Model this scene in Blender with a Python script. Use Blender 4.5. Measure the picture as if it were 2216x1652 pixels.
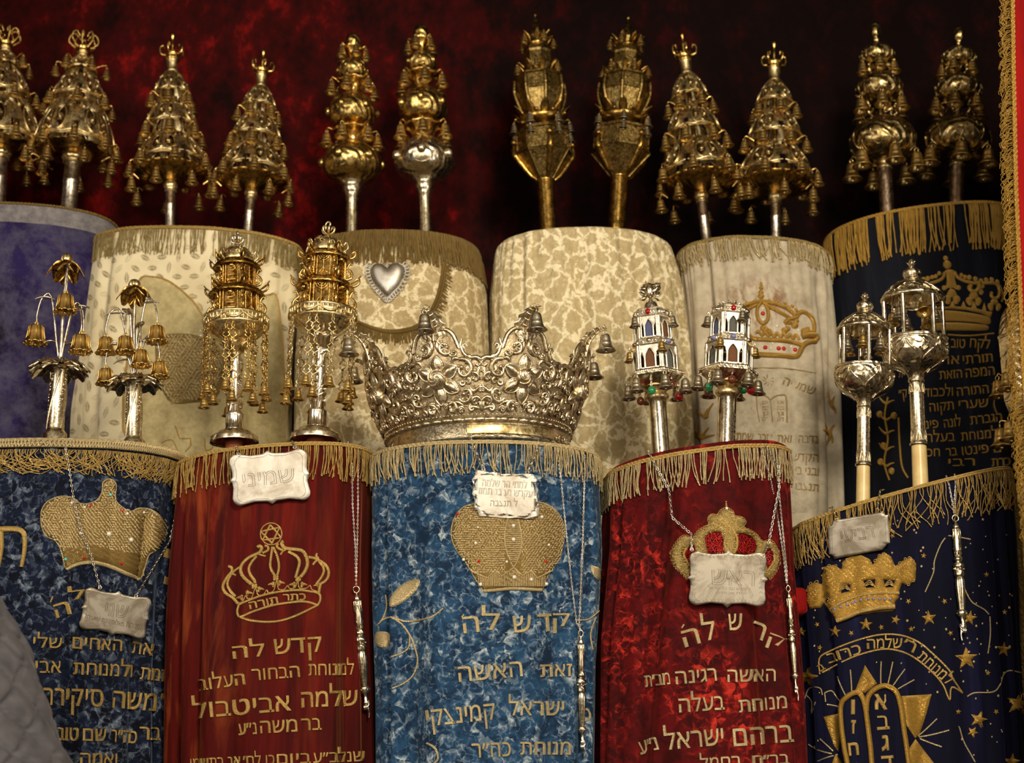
import bpy, bmesh, math, random
from mathutils import Vector, Matrix
from mathutils.bvhtree import BVHTree
from mathutils.geometry import tessellate_polygon, delaunay_2d_cdt

PI = math.pi
sin, cos, tan = math.sin, math.cos, math.tan
SC = bpy.context.scene
COL = SC.collection
for _o in list(bpy.data.objects):
    bpy.data.objects.remove(_o)

# ------------------------------------------------------------------ camera
W, H, F, PITCH = 2216.0, 1652.0, 3000.0, math.radians(16)
cam = bpy.data.cameras.new('camera')
cam.sensor_width = 36
cam.lens = 36 * F / W
cam.clip_start = .05
cam.dof.use_dof = True
cam.dof.focus_distance = 3.05
cam.dof.aperture_fstop = 2.8
camo = bpy.data.objects.new('camera', cam)
COL.objects.link(camo)
camo.rotation_euler = (PI / 2 + PITCH, 0, 0)
SC.camera = camo

# ------------------------------------------------------------------ exposure, world, lamps
SC.view_settings.view_transform = 'Standard'
SC.view_settings.look = 'None'
SC.view_settings.gamma = 1
SC.view_settings.use_curve_mapping = False
SC.view_settings.exposure = 0.08

wd = bpy.data.worlds.new('hall')
SC.world = wd
wd.use_nodes = True
_n, _l = wd.node_tree.nodes, wd.node_tree.links
_bg = _n['Background']
_tc = _n.new('ShaderNodeTexCoord')
_nz = _n.new('ShaderNodeTexNoise')
_nz.inputs['Scale'].default_value = 2.2
_nz.inputs['Detail'].default_value = 1.5
_cr = _n.new('ShaderNodeValToRGB')
_cr.color_ramp.elements[0].position = .38
_cr.color_ramp.elements[0].color = (.02, .015, .009, 1)
_cr.color_ramp.elements[1].position = .68
_cr.color_ramp.elements[1].color = (.7, .54, .32, 1)
_l.new(_tc.outputs['Generated'], _nz.inputs['Vector'])
_l.new(_nz.outputs['Fac'], _cr.inputs['Fac'])
_l.new(_cr.outputs['Color'], _bg.inputs['Color'])
_bg.inputs['Strength'].default_value = .55


def lamp(name, loc, target, size, power, col):
    d = bpy.data.lights.new(name, 'AREA')
    d.shape = 'RECTANGLE'
    d.size, d.size_y = size
    d.energy = power
    d.color = col
    o = bpy.data.objects.new(name, d)
    COL.objects.link(o)
    o.location = loc
    o.rotation_euler = (Vector(target) - Vector(loc)).to_track_quat('-Z', 'Y').to_euler()
    return o


lamp('hall_lamp', (.85, -.7, 1.75), (0, 3.3, .7), (.6, .6), 118, (1, .89, .70))
lamp('panel_fill', (-.2, -2.6, 1.1), (0, 3.3, .9), (2.6, 1.3), 75, (1, .87, .66))  # added broad panel behind the camera, brightens the metals evenly
lamp('side_fill', (-2.6, -.4, 1.2), (-.2, 3.3, .8), (.35, 1.6), 50, (1, .93, .82))  # added unseen strip light on the left, for highlights in the metal
lamp('side_fill', (3.2, .2, .2), (.6, 3.2, .5), (.3, 1.2), 22, (1, .93, .82))  # its counterpart on the right, likewise added for metal highlights


def at(px, py, Y):
    """world point on the plane y = Y seen at pixel (px, py) of the photograph"""
    a, b = (px - W / 2) / F, (H / 2 - py) / F
    dy = cos(PITCH) - b * sin(PITCH)
    dz = sin(PITCH) + b * cos(PITCH)
    return Vector((a * Y / dy, Y, dz * Y / dy))


def ray(px, py):
    return at(px, py, 1).normalized()


def mpp(p):
    """metres per pixel at point p"""
    return (p.y * cos(PITCH) + p.z * sin(PITCH)) / F


# ------------------------------------------------------------------ materials
class NT:
    def __init__(s, name):
        s.m = bpy.data.materials.new(name)
        s.m.use_nodes = True
        s.n, s.l = s.m.node_tree.nodes, s.m.node_tree.links
        s.b = s.n['Principled BSDF']
        s.tc = s.n.new('ShaderNodeTexCoord').outputs['Object']

    def node(s, t, ins=None, **pr):
        x = s.n.new(t)
        for k, v in pr.items():
            setattr(x, k, v)
        for k, v in (ins or {}).items():
            if hasattr(v, 'is_output'):
                s.l.new(v, x.inputs[k])
            else:
                x.inputs[k].default_value = v
        return x

    def map(s, scale=(1, 1, 1), rot=(0, 0, 0), src=None):
        return s.node('ShaderNodeMapping', {'Vector': src or s.tc, 'Scale': scale, 'Rotation': rot}).outputs[0]

    def noise(s, scale, detail=3, rough=.5, dist=0, vec=None):
        return s.node('ShaderNodeTexNoise', {'Vector': vec or s.tc, 'Scale': scale, 'Detail': detail, 'Roughness': rough, 'Distortion': dist}).outputs['Fac']

    def voro(s, scale, feature='F1', vec=None, out='Distance', rnd=1):
        return s.node('ShaderNodeTexVoronoi', {'Vector': vec or s.tc, 'Scale': scale, 'Randomness': rnd}, feature=feature).outputs[out]

    def wave(s, scale, dist=0, dirn='X', vec=None, det=2):
        return s.node('ShaderNodeTexWave', {'Vector': vec or s.tc, 'Scale': scale, 'Distortion': dist, 'Detail': det}, bands_direction=dirn).outputs['Fac']

    def warp(s, amount, scale):
        nz = s.node('ShaderNodeTexNoise', {'Vector': s.tc, 'Scale': scale, 'Detail': 3}).outputs['Color']
        sub = s.node('ShaderNodeVectorMath', {0: nz, 1: (.5, .5, .5)}, operation='SUBTRACT').outputs[0]
        sc = s.node('ShaderNodeVectorMath', {0: sub, 'Scale': amount}, operation='SCALE').outputs[0]
        return s.node('ShaderNodeVectorMath', {0: s.tc, 1: sc}, operation='ADD').outputs[0]

    def ramp(s, fac, *stops):
        x = s.node('ShaderNodeValToRGB', {'Fac': fac})
        e = x.color_ramp.elements
        while len(e) < len(stops):
            e.new(.5)
        for i, (p, c) in enumerate(stops):
            e[i].position = p
            e[i].color = (c, c, c, 1) if isinstance(c, (int, float)) else (*c, 1)
        return x.outputs['Color']

    def mix(s, fac, a, b, mode='MIX'):
        x = s.node('ShaderNodeMix', data_type='RGBA', blend_type=mode)
        for i, v in ((0, fac), (6, a), (7, b)):
            if hasattr(v, 'is_output'):
                s.l.new(v, x.inputs[i])
            else:
                x.inputs[i].default_value = v if i == 0 else (*v, 1)
        return x.outputs[2]

    def math(s, op, a, b=0.):
        return s.node('ShaderNodeMath', {0: a, 1: b}, operation=op).outputs[0]

    def set(s, k, v):
        if hasattr(v, 'is_output'):
            s.l.new(v, s.b.inputs[k])
        else:
            s.b.inputs[k].default_value = (*v, 1) if isinstance(v, tuple) and len(v) == 3 else v
        return s

    def bump(s, h, strength=.3, dist=1.):
        s.l.new(s.node('ShaderNodeBump', {'Height': h, 'Strength': strength, 'Distance': dist}).outputs[0], s.b.inputs['Normal'])
        return s


def metal(name, col, dark, rough=.3, patina=(.06, .45, .6), bump=(.12, .08), chased=0, scale=1., stretch=(1, 1, 1)):
    """metal in px-sized or metre-sized object coordinates (scale): tarnish blotches, scratches, optional chasing"""
    t = NT(name)
    v = t.map(stretch)
    n = t.noise(patina[0] * scale, 4, .65, .6, v)
    t.set('Base Color', t.mix(t.ramp(n, (patina[1], 0), (patina[2], 1)), col, dark))
    t.set('Metallic', 1.)
    t.set('Roughness', t.ramp(t.noise(.2 * scale, 2), (.3, rough * .75), (.7, rough * 1.3)))
    h = t.noise(bump[0] * scale, 2)
    if chased:
        w = t.warp(9 / scale, .03 * scale)
        a = t.voro(.06 * scale, 'SMOOTH_F1', w)
        b = t.wave(.03 * scale, 5, 'DIAGONAL', v, 1)
        h2 = t.math('ADD', t.math('MULTIPLY', a, 1.6), b)
        t.bump(t.math('ADD', t.math('MULTIPLY', h2, chased), t.math('MULTIPLY', h, bump[1])), 1., .0022)
    else:
        t.bump(h, min(1, bump[1] * 4), .0012)
    return t.m


def plain(name, col, rough=.5, metallic=0., **kw):
    t = NT(name)
    n = t.noise(kw.pop('scale', .1), 3)
    t.set('Base Color', t.mix(t.ramp(n, (.3, 0), (.7, 1)), col, kw.pop('col2', tuple(c * .7 for c in col))))
    t.set('Roughness', rough).set('Metallic', metallic)
    for k, v in kw.items():
        t.set(k, v)
    return t.m


def thread(name, col, dark, metallic=.5, rough=.38, scale=260.):
    """twisted metallic thread, metre coordinates"""
    t = NT(name)
    n = t.noise(scale * 2, 3, .7)
    w = t.wave(scale, 3, 'DIAGONAL')
    k = t.math('MULTIPLY', t.ramp(n, (.34, .15), (.6, 1)), t.ramp(w, (.1, .35), (.6, 1)))
    t.set('Base Color', t.mix(k, dark, col))
    t.set('Metallic', metallic).set('Roughness', rough)
    t.bump(w, .8, .0012)
    return t.m


MAT = {}
# metals in finial (pixel sized) coordinates
MAT['gilt'] = metal('gilt', (.78, .52, .17), (.33, .19, .045), .26)
MAT['gilt_dark'] = metal('gilt_dark', (.42, .25, .06), (.16, .09, .02), .3)
MAT['gilt_pale'] = metal('gilt_pale', (.84, .68, .38), (.42, .30, .12), .37)
MAT['gilt_chased'] = metal('gilt_chased', (.64, .45, .16), (.24, .15, .04), .28, chased=.7)
MAT['gilt_tower'] = metal('gilt_tower', (.36, .25, .09), (.13, .08, .02), .33, (.12, .4, .62), bump=(.35, .35))
MAT['bronze_chased'] = metal('bronze_chased', (.46, .34, .15), (.17, .11, .04), .3, chased=.8)
MAT['silver'] = metal('silver', (.86, .79, .66), (.5, .42, .3), .2, bump=(.08, .03))
MAT['silver_old'] = metal('silver_old', (.78, .68, .50), (.54, .45, .30), .27, bump=(.1, .03))
MAT['silver_chased'] = metal('silver_chased', (.78, .68, .50), (.52, .43, .28), .27, chased=.6)
MAT['silver_grey'] = metal('silver_grey', (.62, .56, .48), (.32, .26, .2), .32)
MAT['silver_plate'] = metal('silver_plate', (.86, .80, .67), (.6, .52, .4), .38, bump=(.08, .02))
MAT['crown_silver'] = metal('crown_silver', (.72, .61, .43), (.4, .31, .18), .34, bump=(.25, .12))
MAT['crown_sheet'] = metal('crown_sheet', (.50, .40, .25), (.27, .2, .11), .42, bump=(.3, .12))
MAT['bell_brass'] = metal('bell_brass', (.70, .48, .17), (.32, .2, .06), .34)
MAT['bell_dull'] = metal('bell_dull', (.56, .49, .37), (.28, .22, .14), .32)
MAT['wood'] = plain('wood', (.23, .055, .018), .5)
MAT['ivory'] = plain('ivory', (.72, .55, .25), .35, scale=.03, col2=(.58, .38, .13))
MAT['staff_brown'] = metal('staff_brown', (.45, .33, .24), (.22, .14, .09), .33)
MAT['glass_red'] = plain('glass_red', (.45, .008, .008), .08, **{'Transmission Weight': .35})
MAT['glass_brown'] = plain('glass_brown', (.13, .03, .012), .08)
MAT['glass_green'] = plain('glass_green', (.03, .32, .12), .12, **{'Transmission Weight': .3})
MAT['stone_blue'] = plain('stone_blue', (.22, .22, .42), .3)
MAT['enamel_brown'] = plain('enamel_brown', (.16, .07, .035), .75, scale=.8, **{'Specular IOR Level': .1})
MAT['enamel_blue'] = plain('enamel_blue', (.1, .11, .2), .75, scale=.8, **{'Specular IOR Level': .1})
MAT['enamel_grey'] = plain('enamel_grey', (.12, .115, .1), .75, scale=.8, **{'Specular IOR Level': .1})
# metre-sized coordinates
MAT['thread_gold'] = thread('thread_gold', (.90, .64, .23), (.36, .20, .04))
MAT['thread_yellow'] = thread('thread_yellow', (.72, .44, .09), (.34, .18, .03))
MAT['thread_pale'] = thread('thread_pale', (.98, .82, .50), (.42, .29, .10))
MAT['thread_olive'] = thread('thread_olive', (.62, .47, .19), (.27, .18, .05))
MAT['thread_brown'] = thread('thread_brown', (.42, .28, .09), (.17, .10, .025))
MAT['thread_faded'] = thread('thread_faded', (.50, .36, .15), (.27, .18, .07), .3)
MAT['plate'] = metal('plate', (.56, .53, .48), (.38, .33, .27), .48, (6, .42, .62), (8, .012), scale=3.)
MAT['plate_worn'] = metal('plate_worn', (.43, .385, .32), (.24, .2, .15), .48, (6, .40, .58), (10, .02), scale=3.)
MAT['engrave'] = plain('engrave', (.2, .15, .1), .5, .8, scale=100)
MAT['engrave_light'] = plain('engrave_light', (.3, .26, .2), .5, .8, scale=100)
MAT['chain'] = metal('chain', (.74, .70, .64), (.4, .34, .27), .3, (40, .4, .6), (60, .05))
MAT['chain_gold'] = metal('chain_gold', (.62, .5, .28), (.3, .22, .1), .3, (40, .4, .6), (60, .05))
MAT['pearl'] = plain('pearl', (.85, .78, .66), .15, .2)
MAT['gem_red'] = plain('gem_red', (.5, .01, .01), .1)
MAT['gem_teal'] = plain('gem_teal', (.1, .6, .6), .1)


def cloth(name, colour, rough=.85, sheen=.3, tint=(1, 1, 1), weave=900, bump=None, bs=.25, bd=.003):
    t = NT(name)
    colour_out = colour(t)
    t.set('Base Color', colour_out).set('Roughness', rough)
    t.set('Sheen Weight', sheen).set('Sheen Tint', tint).set('Sheen Roughness', .35)
    t.set('Specular IOR Level', .15)
    h = t.noise(weave, 1)
    if bump:
        h = t.math('ADD', t.math('MULTIPLY', h, .2), bump(t))
    t.bump(h, bs, bd)
    return t.m


def crushed(dark, mid, pale, sc=1., amount=1., patchy=False):
    """crushed pile: facets lying in all directions, their sheen painted as colour from dark to a pale broken edge"""
    def f(t):
        w = t.warp(.03, 30 * sc)
        tot = None
        for k, (q, st) in enumerate(((44, 1.), (85, .7))):
            v = t.node('ShaderNodeVectorMath', {0: w, 1: (k * 3.3, 0, k * 1.7)}, operation='ADD').outputs[0]
            vo = t.node('ShaderNodeTexVoronoi', {'Vector': v, 'Scale': q * sc}, feature='F1')
            loc = t.node('ShaderNodeVectorMath', {0: v, 1: vo.outputs['Position']}, operation='SUBTRACT').outputs[0]
            dr = t.node('ShaderNodeVectorMath', {0: vo.outputs['Color'], 1: (.5, .5, .5)}, operation='SUBTRACT').outputs[0]
            dr = t.node('ShaderNodeVectorMath', {0: dr}, operation='NORMALIZE').outputs[0]
            d = t.node('ShaderNodeVectorMath', {0: loc, 1: dr}, operation='DOT_PRODUCT').outputs['Value']
            g = t.math('MULTIPLY', d, q * sc * 1.15)
            g = t.math('MULTIPLY', t.ramp(g, (.08, 0), (.5, 1)), st)
            tot = g if tot is None else t.math('ADD', tot, g)
        br = t.ramp(t.noise(15 * sc, 4, .65, .3), (.32, .2), (.6, 1))
        w3 = t.warp(.02, 60 * sc)
        ln = None
        for k, q in enumerate((38, 70)):
            v = t.node('ShaderNodeVectorMath', {0: w3, 1: (k * 7.1, 0, k * 2.9)}, operation='ADD').outputs[0]
            ed = t.ramp(t.voro(q * sc, 'DISTANCE_TO_EDGE', v), (.0, 1), (.1, 0))
            ed = t.math('MULTIPLY', ed, t.ramp(t.noise(34 * sc, 3, .6, 0, v), (.46, 0), (.6, 1)))
            ln = ed if ln is None else t.math('MAXIMUM', ln, ed)
        k = t.math('MULTIPLY', t.math('ADD', t.math('MULTIPLY', tot, br), t.math('MULTIPLY', ln, .75)), amount)
        if patchy:
            k = t.math('MULTIPLY', k, t.ramp(t.noise(5, 3, .6, .5), (.42, .12), (.6, 1)))
        big = t.math('ADD', t.noise(24 * sc, 4, .7, .4, w), t.math('MULTIPLY', k, .35))
        col = t.ramp(big, (.42, dark), (.64, mid))
        return t.mix(t.ramp(k, (.18, 0), (.5, .22), (1., .95)), col, pale)
    return f


def brocade_field(t, sc):
    """lobed velvet islands (1) and the ground between them (0)"""
    w = t.warp(.05, 16 * sc)
    w2 = t.node('ShaderNodeVectorMath', {0: w, 1: t.node('ShaderNodeVectorMath', {0: t.warp(.016, 70 * sc), 1: t.tc}, operation='SUBTRACT').outputs[0]}, operation='ADD').outputs[0]
    ed = t.voro(17 * sc, 'DISTANCE_TO_EDGE', t.map((1, 1, .8), src=w2))
    lob = t.voro(62 * sc, 'F1', w2)
    f = t.math('ADD', t.math('MULTIPLY', ed, 1.5), t.math('MULTIPLY', t.math('SUBTRACT', .45, lob), .28))
    return t.ramp(f, (.035, 0), (.12, 1)), lob


def brocade(net, cell, deep, sc=1.):
    def f(t):
        k, lob = brocade_field(t, sc)
        body = t.mix(t.ramp(lob, (.1, 0), (.55, 1)), cell, deep)
        body = t.mix(t.ramp(t.noise(6, 3), (.42, 0), (.7, .7)), body, deep)
        return t.mix(t.math('MULTIPLY', k, .85), net, body)
    return f


def brocade_bump(sc=1.):
    def f(t):
        k, lob = brocade_field(t, sc)
        return t.math('ADD', k, t.math('MULTIPLY', t.math('SUBTRACT', 1., lob), .8))
    return f


def leaves(base, leaf):
    """sprinkled pointed leaves: cell-wise random turn, lens shape with a mid-rib"""
    def f(t):
        m = None
        for sc, off in ((22, 0.), (22, .53)):
            v = t.node('ShaderNodeVectorMath', {0: t.node('ShaderNodeVectorMath', {0: t.tc, 1: (sc, 0, sc * .8)}, operation='MULTIPLY').outputs[0], 1: (off + 40, 0, off + 40)}, operation='ADD').outputs[0]
            cell = t.node('ShaderNodeVectorMath', {0: v}, operation='FLOOR').outputs[0]
            loc = t.node('ShaderNodeVectorMath', {0: t.node('ShaderNodeVectorMath', {0: v}, operation='FRACTION').outputs[0], 1: (.5, 0, .5)}, operation='SUBTRACT').outputs[0]
            rn = t.node('ShaderNodeTexWhiteNoise', {'Vector': cell}, noise_dimensions='3D').outputs['Value']
            ang = t.math('MULTIPLY', t.math('SUBTRACT', rn, .5), 3.4)
            r = t.node('ShaderNodeVectorRotate', {'Vector': loc, 'Angle': ang}, rotation_type='Y_AXIS').outputs[0]
            sp = t.node('ShaderNodeSeparateXYZ', {0: r})
            x, z = t.math('ABSOLUTE', sp.outputs['X']), sp.outputs['Z']
            w = t.math('SUBTRACT', .17, t.math('MULTIPLY', t.math('MULTIPLY', z, z), 1.35))
            k = t.math('MULTIPLY', t.math('SUBTRACT', w, x), 14.)
            k = t.math('MINIMUM', t.math('MAXIMUM', k, 0.), 1.)
            rib = t.math('MINIMUM', t.math('MULTIPLY', t.math('ADD', x, .01), 22.), 1.)
            k = t.math('MULTIPLY', t.math('MULTIPLY', k, rib), t.ramp(rn, (.25, .35), (.6, 1)))
            m = k if m is None else t.math('MAXIMUM', m, k)
        c = t.mix(t.math('MULTIPLY', m, t.ramp(t.noise(260, 2), (.3, .4), (.6, 1))), base, leaf)
        return t.mix(t.ramp(t.noise(9, 3), (.45, 0), (.75, .5)), c, (.42, .32, .15))
    return f


def streaks(a, b, c, sx=40, sz=5):
    def f(t):
        v = t.map((sx, sx, sz))
        n = t.noise(1., 5, .65, .4, v)
        col = t.ramp(n, (.3, a), (.55, b), (.8, c))
        return t.mix(t.ramp(t.noise(3.2, 2), (.45, 0), (.72, .75)), col, a)
    return f


MAT['velvet_blue'] = cloth('velvet_blue', crushed((.0012, .0022, .007), (.005, .010, .031), (.15, .185, .24), .95, .62), sheen=.12, tint=(.5, .65, 1), bump=lambda t: t.noise(60, 3), bs=.6)
MAT['velvet_sky'] = cloth('velvet_sky', crushed((.006, .018, .045), (.017, .06, .135), (.40, .46, .48), .92, .62), sheen=.15, tint=(.7, .85, 1), bump=lambda t: t.noise(60, 3), bs=.6)
def worn_lit_red(t):  # worn stripes plus the lit orange pile on the left, painted as colour
    base = streaks((.022, .001, .001), (.085, .003, .002), (.17, .010, .004), 30, 2.2)(t)
    sp = t.node('ShaderNodeSeparateXYZ', {0: t.tc})
    n = t.math('ADD', t.noise(1., 4, .65, .5, t.map((24, 24, 4))), t.math('MULTIPLY', t.noise(5, 3), .45))
    left = t.math('MULTIPLY', t.ramp(t.math('ADD', sp.outputs['X'], 1.), (.26, 1), (.36, .55), (.47, .12)), t.ramp(n, (.74, 0), (1.02, 1)))
    return t.mix(left, base, (.34, .065, .014))


MAT['velvet_red'] = cloth('velvet_red', worn_lit_red, sheen=.25, tint=(1, .3, .12))
MAT['velvet_crimson'] = cloth('velvet_crimson', crushed((.03, .0006, .001), (.085, .0015, .002), (.46, .025, .014), .72, .75, True), sheen=.2, tint=(1, .15, .1), bump=lambda t: t.noise(45, 3), bs=.6)
MAT['velvet_navy'] = cloth('velvet_navy', streaks((.001, .0012, .006), (.003, .0035, .02), (.012, .013, .06), 24, 2.5), sheen=.16, tint=(.3, .32, 1))
MAT['velvet_black'] = cloth('velvet_black', streaks((.003, .003, .006), (.005, .006, .012), (.014, .017, .032), 30, 3), sheen=.06, tint=(.4, .5, 1))
MAT['velvet_violet'] = cloth('velvet_violet', lambda t: t.mix(t.ramp(t.noise(16, 5, .75, .15), (.4, 0), (.66, .8)), t.mix(t.ramp(t.noise(5, 4), (.4, 0), (.6, 1)), (.007, .005, .013), (.020, .012, .07)), (.085, .078, .125)), sheen=.25, tint=(.7, .6, 1))
MAT['velvet_worn'] = cloth('velvet_worn', lambda t: t.mix(t.ramp(t.noise(45, 5, .75), (.35, 0), (.7, 1)), (.12, .11, .12), (.26, .24, .245)))
MAT['brocade_leaf'] = cloth('brocade_leaf', leaves((.76, .66, .44), (.22, .17, .08)), .6, .1)
MAT['brocade_heart'] = cloth('brocade_heart', brocade((.78, .67, .43), (.58, .46, .24), (.38, .27, .12), 1.35), .65, .1, bump=brocade_bump(1.1), bs=.5)
MAT['brocade_cream'] = cloth('brocade_cream', brocade((.80, .70, .47), (.60, .49, .28), (.40, .30, .14), 1.25), .65, .1, bump=brocade_bump(1.), bs=.5)
MAT['satin_gold'] = cloth('satin_gold', lambda t: t.ramp(t.noise(40, 5, .7), (.3, (.33, .26, .12)), (.7, (.58, .48, .25))), .5, .1)
def stained_linen(t):
    base = t.mix(t.ramp(t.noise(6, 5, .65, .8), (.56, 0), (.72, .6)), t.ramp(t.noise(22, 5, .7), (.3, (.36, .30, .21)), (.7, (.60, .52, .39))), (.23, .12, .04))
    c = at(1640, 662, 3.46)
    d = t.node('ShaderNodeVectorMath', {0: t.node('ShaderNodeVectorMath', {0: t.tc, 1: tuple(c)}, operation='SUBTRACT').outputs[0], 1: (1, .3, 1.7)}, operation='MULTIPLY').outputs[0]
    r = t.node('ShaderNodeVectorMath', {0: d}, operation='LENGTH').outputs['Value']
    n = t.noise(30, 5, .7, .5, t.map((1, 1, .5)))
    k = t.math('MULTIPLY', t.ramp(r, (.05, 1), (.17, 0)), t.ramp(n, (.46, 0), (.6, .85)))
    return t.mix(k, base, (.20, .075, .02))


MAT['linen_grey'] = cloth('linen_grey', stained_linen, .8, .1)
MAT['linen_patch'] = cloth('linen_patch', lambda t: t.ramp(t.noise(50, 5, .7), (.3, (.32, .27, .19)), (.7, (.52, .45, .33))), .85, .05)
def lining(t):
    """dark red velvet with rubbed brighter patches; shade towards the right painted into the colour"""
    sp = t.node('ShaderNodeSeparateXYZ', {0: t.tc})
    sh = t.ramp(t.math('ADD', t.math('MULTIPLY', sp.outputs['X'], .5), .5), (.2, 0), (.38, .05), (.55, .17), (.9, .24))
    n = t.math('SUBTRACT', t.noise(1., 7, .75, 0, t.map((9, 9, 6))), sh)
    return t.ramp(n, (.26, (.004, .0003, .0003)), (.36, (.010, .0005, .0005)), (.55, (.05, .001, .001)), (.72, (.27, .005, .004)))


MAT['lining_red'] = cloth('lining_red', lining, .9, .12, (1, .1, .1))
MAT['curtain_red'] = cloth('curtain_red', streaks((.16, .002, .002), (.27, .003, .003), (.36, .012, .008), 30, 4), sheen=.3, tint=(1, .2, .15))
MAT['jacket_grey'] = cloth('jacket_grey', lambda t: t.ramp(t.noise(30, 4), (.3, (.058, .055, .062)), (.7, (.105, .098, .108))), .6, .2, weave=1500)
MAT['gold_lame'] = cloth('gold_lame', lambda t: t.ramp(t.noise(40, 4), (.3, (.45, .33, .14)), (.7, (.8, .68, .42))), .4, .1)
MAT['wood_dark'] = plain('wood_dark', (.03, .015, .008), .6, scale=8)

# ------------------------------------------------------------------ mesh helpers
class MB:
    """collects shapes and links them as ONE mesh object"""
    def __init__(s, M=None):
        s.v, s.f, s.sm, s.M = [], [], [], M

    def add(s, vs, fs, smooth=True):
        k = len(s.v)
        s.v += [(s.M @ Vector(p)) for p in vs] if s.M else [Vector(p) for p in vs]
        s.f += [tuple(i + k for i in f) for f in fs]
        s.sm += [smooth] * len(fs)
        return s

    def grid(s, rows, closed=False, smooth=True):
        n = len(rows[0])
        fs = []
        for i in range(len(rows) - 1):
            for j in range(n if closed else n - 1):
                a, b = i * n + j, i * n + (j + 1) % n
                fs.append((a, b, b + n, a + n))
        return s.add([p for r in rows for p in r], fs, smooth)

    def lathe(s, prof, n=32, fl=None, c=(0, 0), smooth=True, ph=0., close=True):
        rows = []
        for i, (r, z) in enumerate(prof):
            rows.append([(c[0] + r * (fl(2 * PI * j / n, i) if fl else 1) * cos(2 * PI * j / n + ph), c[1] + r * (fl(2 * PI * j / n, i) if fl else 1) * sin(2 * PI * j / n + ph), z) for j in range(n)])
        s.grid(rows, True, smooth)
        if close:
            for r, z, row in ((prof[0][0], prof[0][1], rows[0]), (prof[-1][0], prof[-1][1], rows[-1])):
                if r > .01 * max(q[0] for q in prof):
                    k = list(range(n))
                    s.add(row, [tuple(k[::-1]) if row is rows[0] else tuple(k)], False)
        return s

    def tube(s, pts, r, n=6, closed=False, flat=1.):
        pts = [Vector(p) for p in pts]
        m = len(pts)
        if m < 2:
            return s
        rad = r if isinstance(r, (list, tuple)) else [r] * m
        up = None
        rows = []
        for i, p in enumerate(pts):
            a = pts[i - 1] if i else (pts[-1] if closed else p)
            b = pts[i + 1] if i < m - 1 else (pts[0] if closed else p)
            d = b - a
            d = d.normalized() if d.length > 1e-9 else Vector((0, 0, 1))
            if up is None:
                up = Vector((0, 0, 1)) if abs(d.z) < .9 else Vector((1, 0, 0))
            u = up - d * up.dot(d)
            if u.length < 1e-6:
                u = d.orthogonal()
            u.normalize()
            up = u
            w = d.cross(u)
            rows.append([p + (u * cos(2 * PI * j / n) * flat + w * sin(2 * PI * j / n)) * rad[i] for j in range(n)])
        if closed:
            rows.append(rows[0])
        s.grid(rows, True)
        if not closed:
            s.add(rows[0], [tuple(range(n))[::-1]])
            s.add(rows[-1], [tuple(range(n))])
        return s

    def ball(s, c, r, n=10, m=7):
        r = r if isinstance(r, (list, tuple)) else (r, r, r)
        rows = []
        for i in range(m + 1):
            a = PI * i / m
            rows.append([(c[0] + r[0] * sin(a) * cos(2 * PI * j / n), c[1] + r[1] * sin(a) * sin(2 * PI * j / n), c[2] - r[2] * cos(a)) for j in range(n)])
        return s.grid(rows, True)

    def box(s, c, d, rz=0.):
        x, y, z = d[0] / 2, d[1] / 2, d[2] / 2
        R = Matrix.Rotation(rz, 3, 'Z')
        vs = [Vector(c) + R @ Vector((i * x, j * y, k * z)) for i in (-1, 1) for j in (-1, 1) for k in (-1, 1)]
        return s.add(vs, [(0, 1, 3, 2), (4, 6, 7, 5), (0, 4, 5, 1), (2, 3, 7, 6), (0, 2, 6, 4), (1, 5, 7, 3)], False)

    def petal(s, o, d, up, L, wd, bend=0., th=.6, n=6, pw=.8):
        """leaf: from o along d, widest in the middle, bending towards up"""
        d, up = Vector(d).normalized(), Vector(up).normalized()
        w = d.cross(up).normalized()
        rows = []
        for i in range(n + 1):
            t = i / n
            hw = wd * sin(PI * min(.97, .06 + t * .93)) ** pw
            c = Vector(o) + d * (L * t) + up * (bend * t * t)
            rows.append([c - w * hw, c - w * hw * .5 + up * th * 2, c + up * th, c + w * hw * .5 + up * th * 2, c + w * hw, c - up * th])
        return s.grid(rows, True)

    def mesh(s, name, mat):
        me = bpy.data.meshes.new(name)
        me.from_pydata([tuple(p) for p in s.v], [], s.f)
        me.polygons.foreach_set('use_smooth', s.sm)
        me.materials.append(MAT[mat])
        me.update()
        return me

    def build(s, name, mat, parent=None, world=False):
        return link(name, s.mesh(name, mat), parent, world)


def link(name, me, parent=None, world=False):
    o = bpy.data.objects.new(name, me)
    COL.objects.link(o)
    if parent is not None:
        o.parent = parent
        if world:
            q = parent
            off = Vector((0, 0, 0))
            while q is not None:
                off += q.location
                q = q.parent
            o.location = -off
    return o


def empty(name, loc, label, cat, group=None):
    o = bpy.data.objects.new(name, None)
    COL.objects.link(o)
    o.location = loc
    o.empty_display_size = .05
    tag(o, label, cat, group)
    return o


def tag(o, label, cat, group=None):
    o['label'] = label
    o['category'] = cat
    if group:
        o['group'] = group
    return o


def struct(o):
    o['kind'] = 'structure'
    return o


def spiral(cx, cy, r0, r1, a0, a1, n=14):
    return [(cx + (r0 + (r1 - r0) * i / n) * cos(a0 + (a1 - a0) * i / n), cy + (r0 + (r1 - r0) * i / n) * sin(a0 + (a1 - a0) * i / n)) for i in range(n + 1)]


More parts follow.
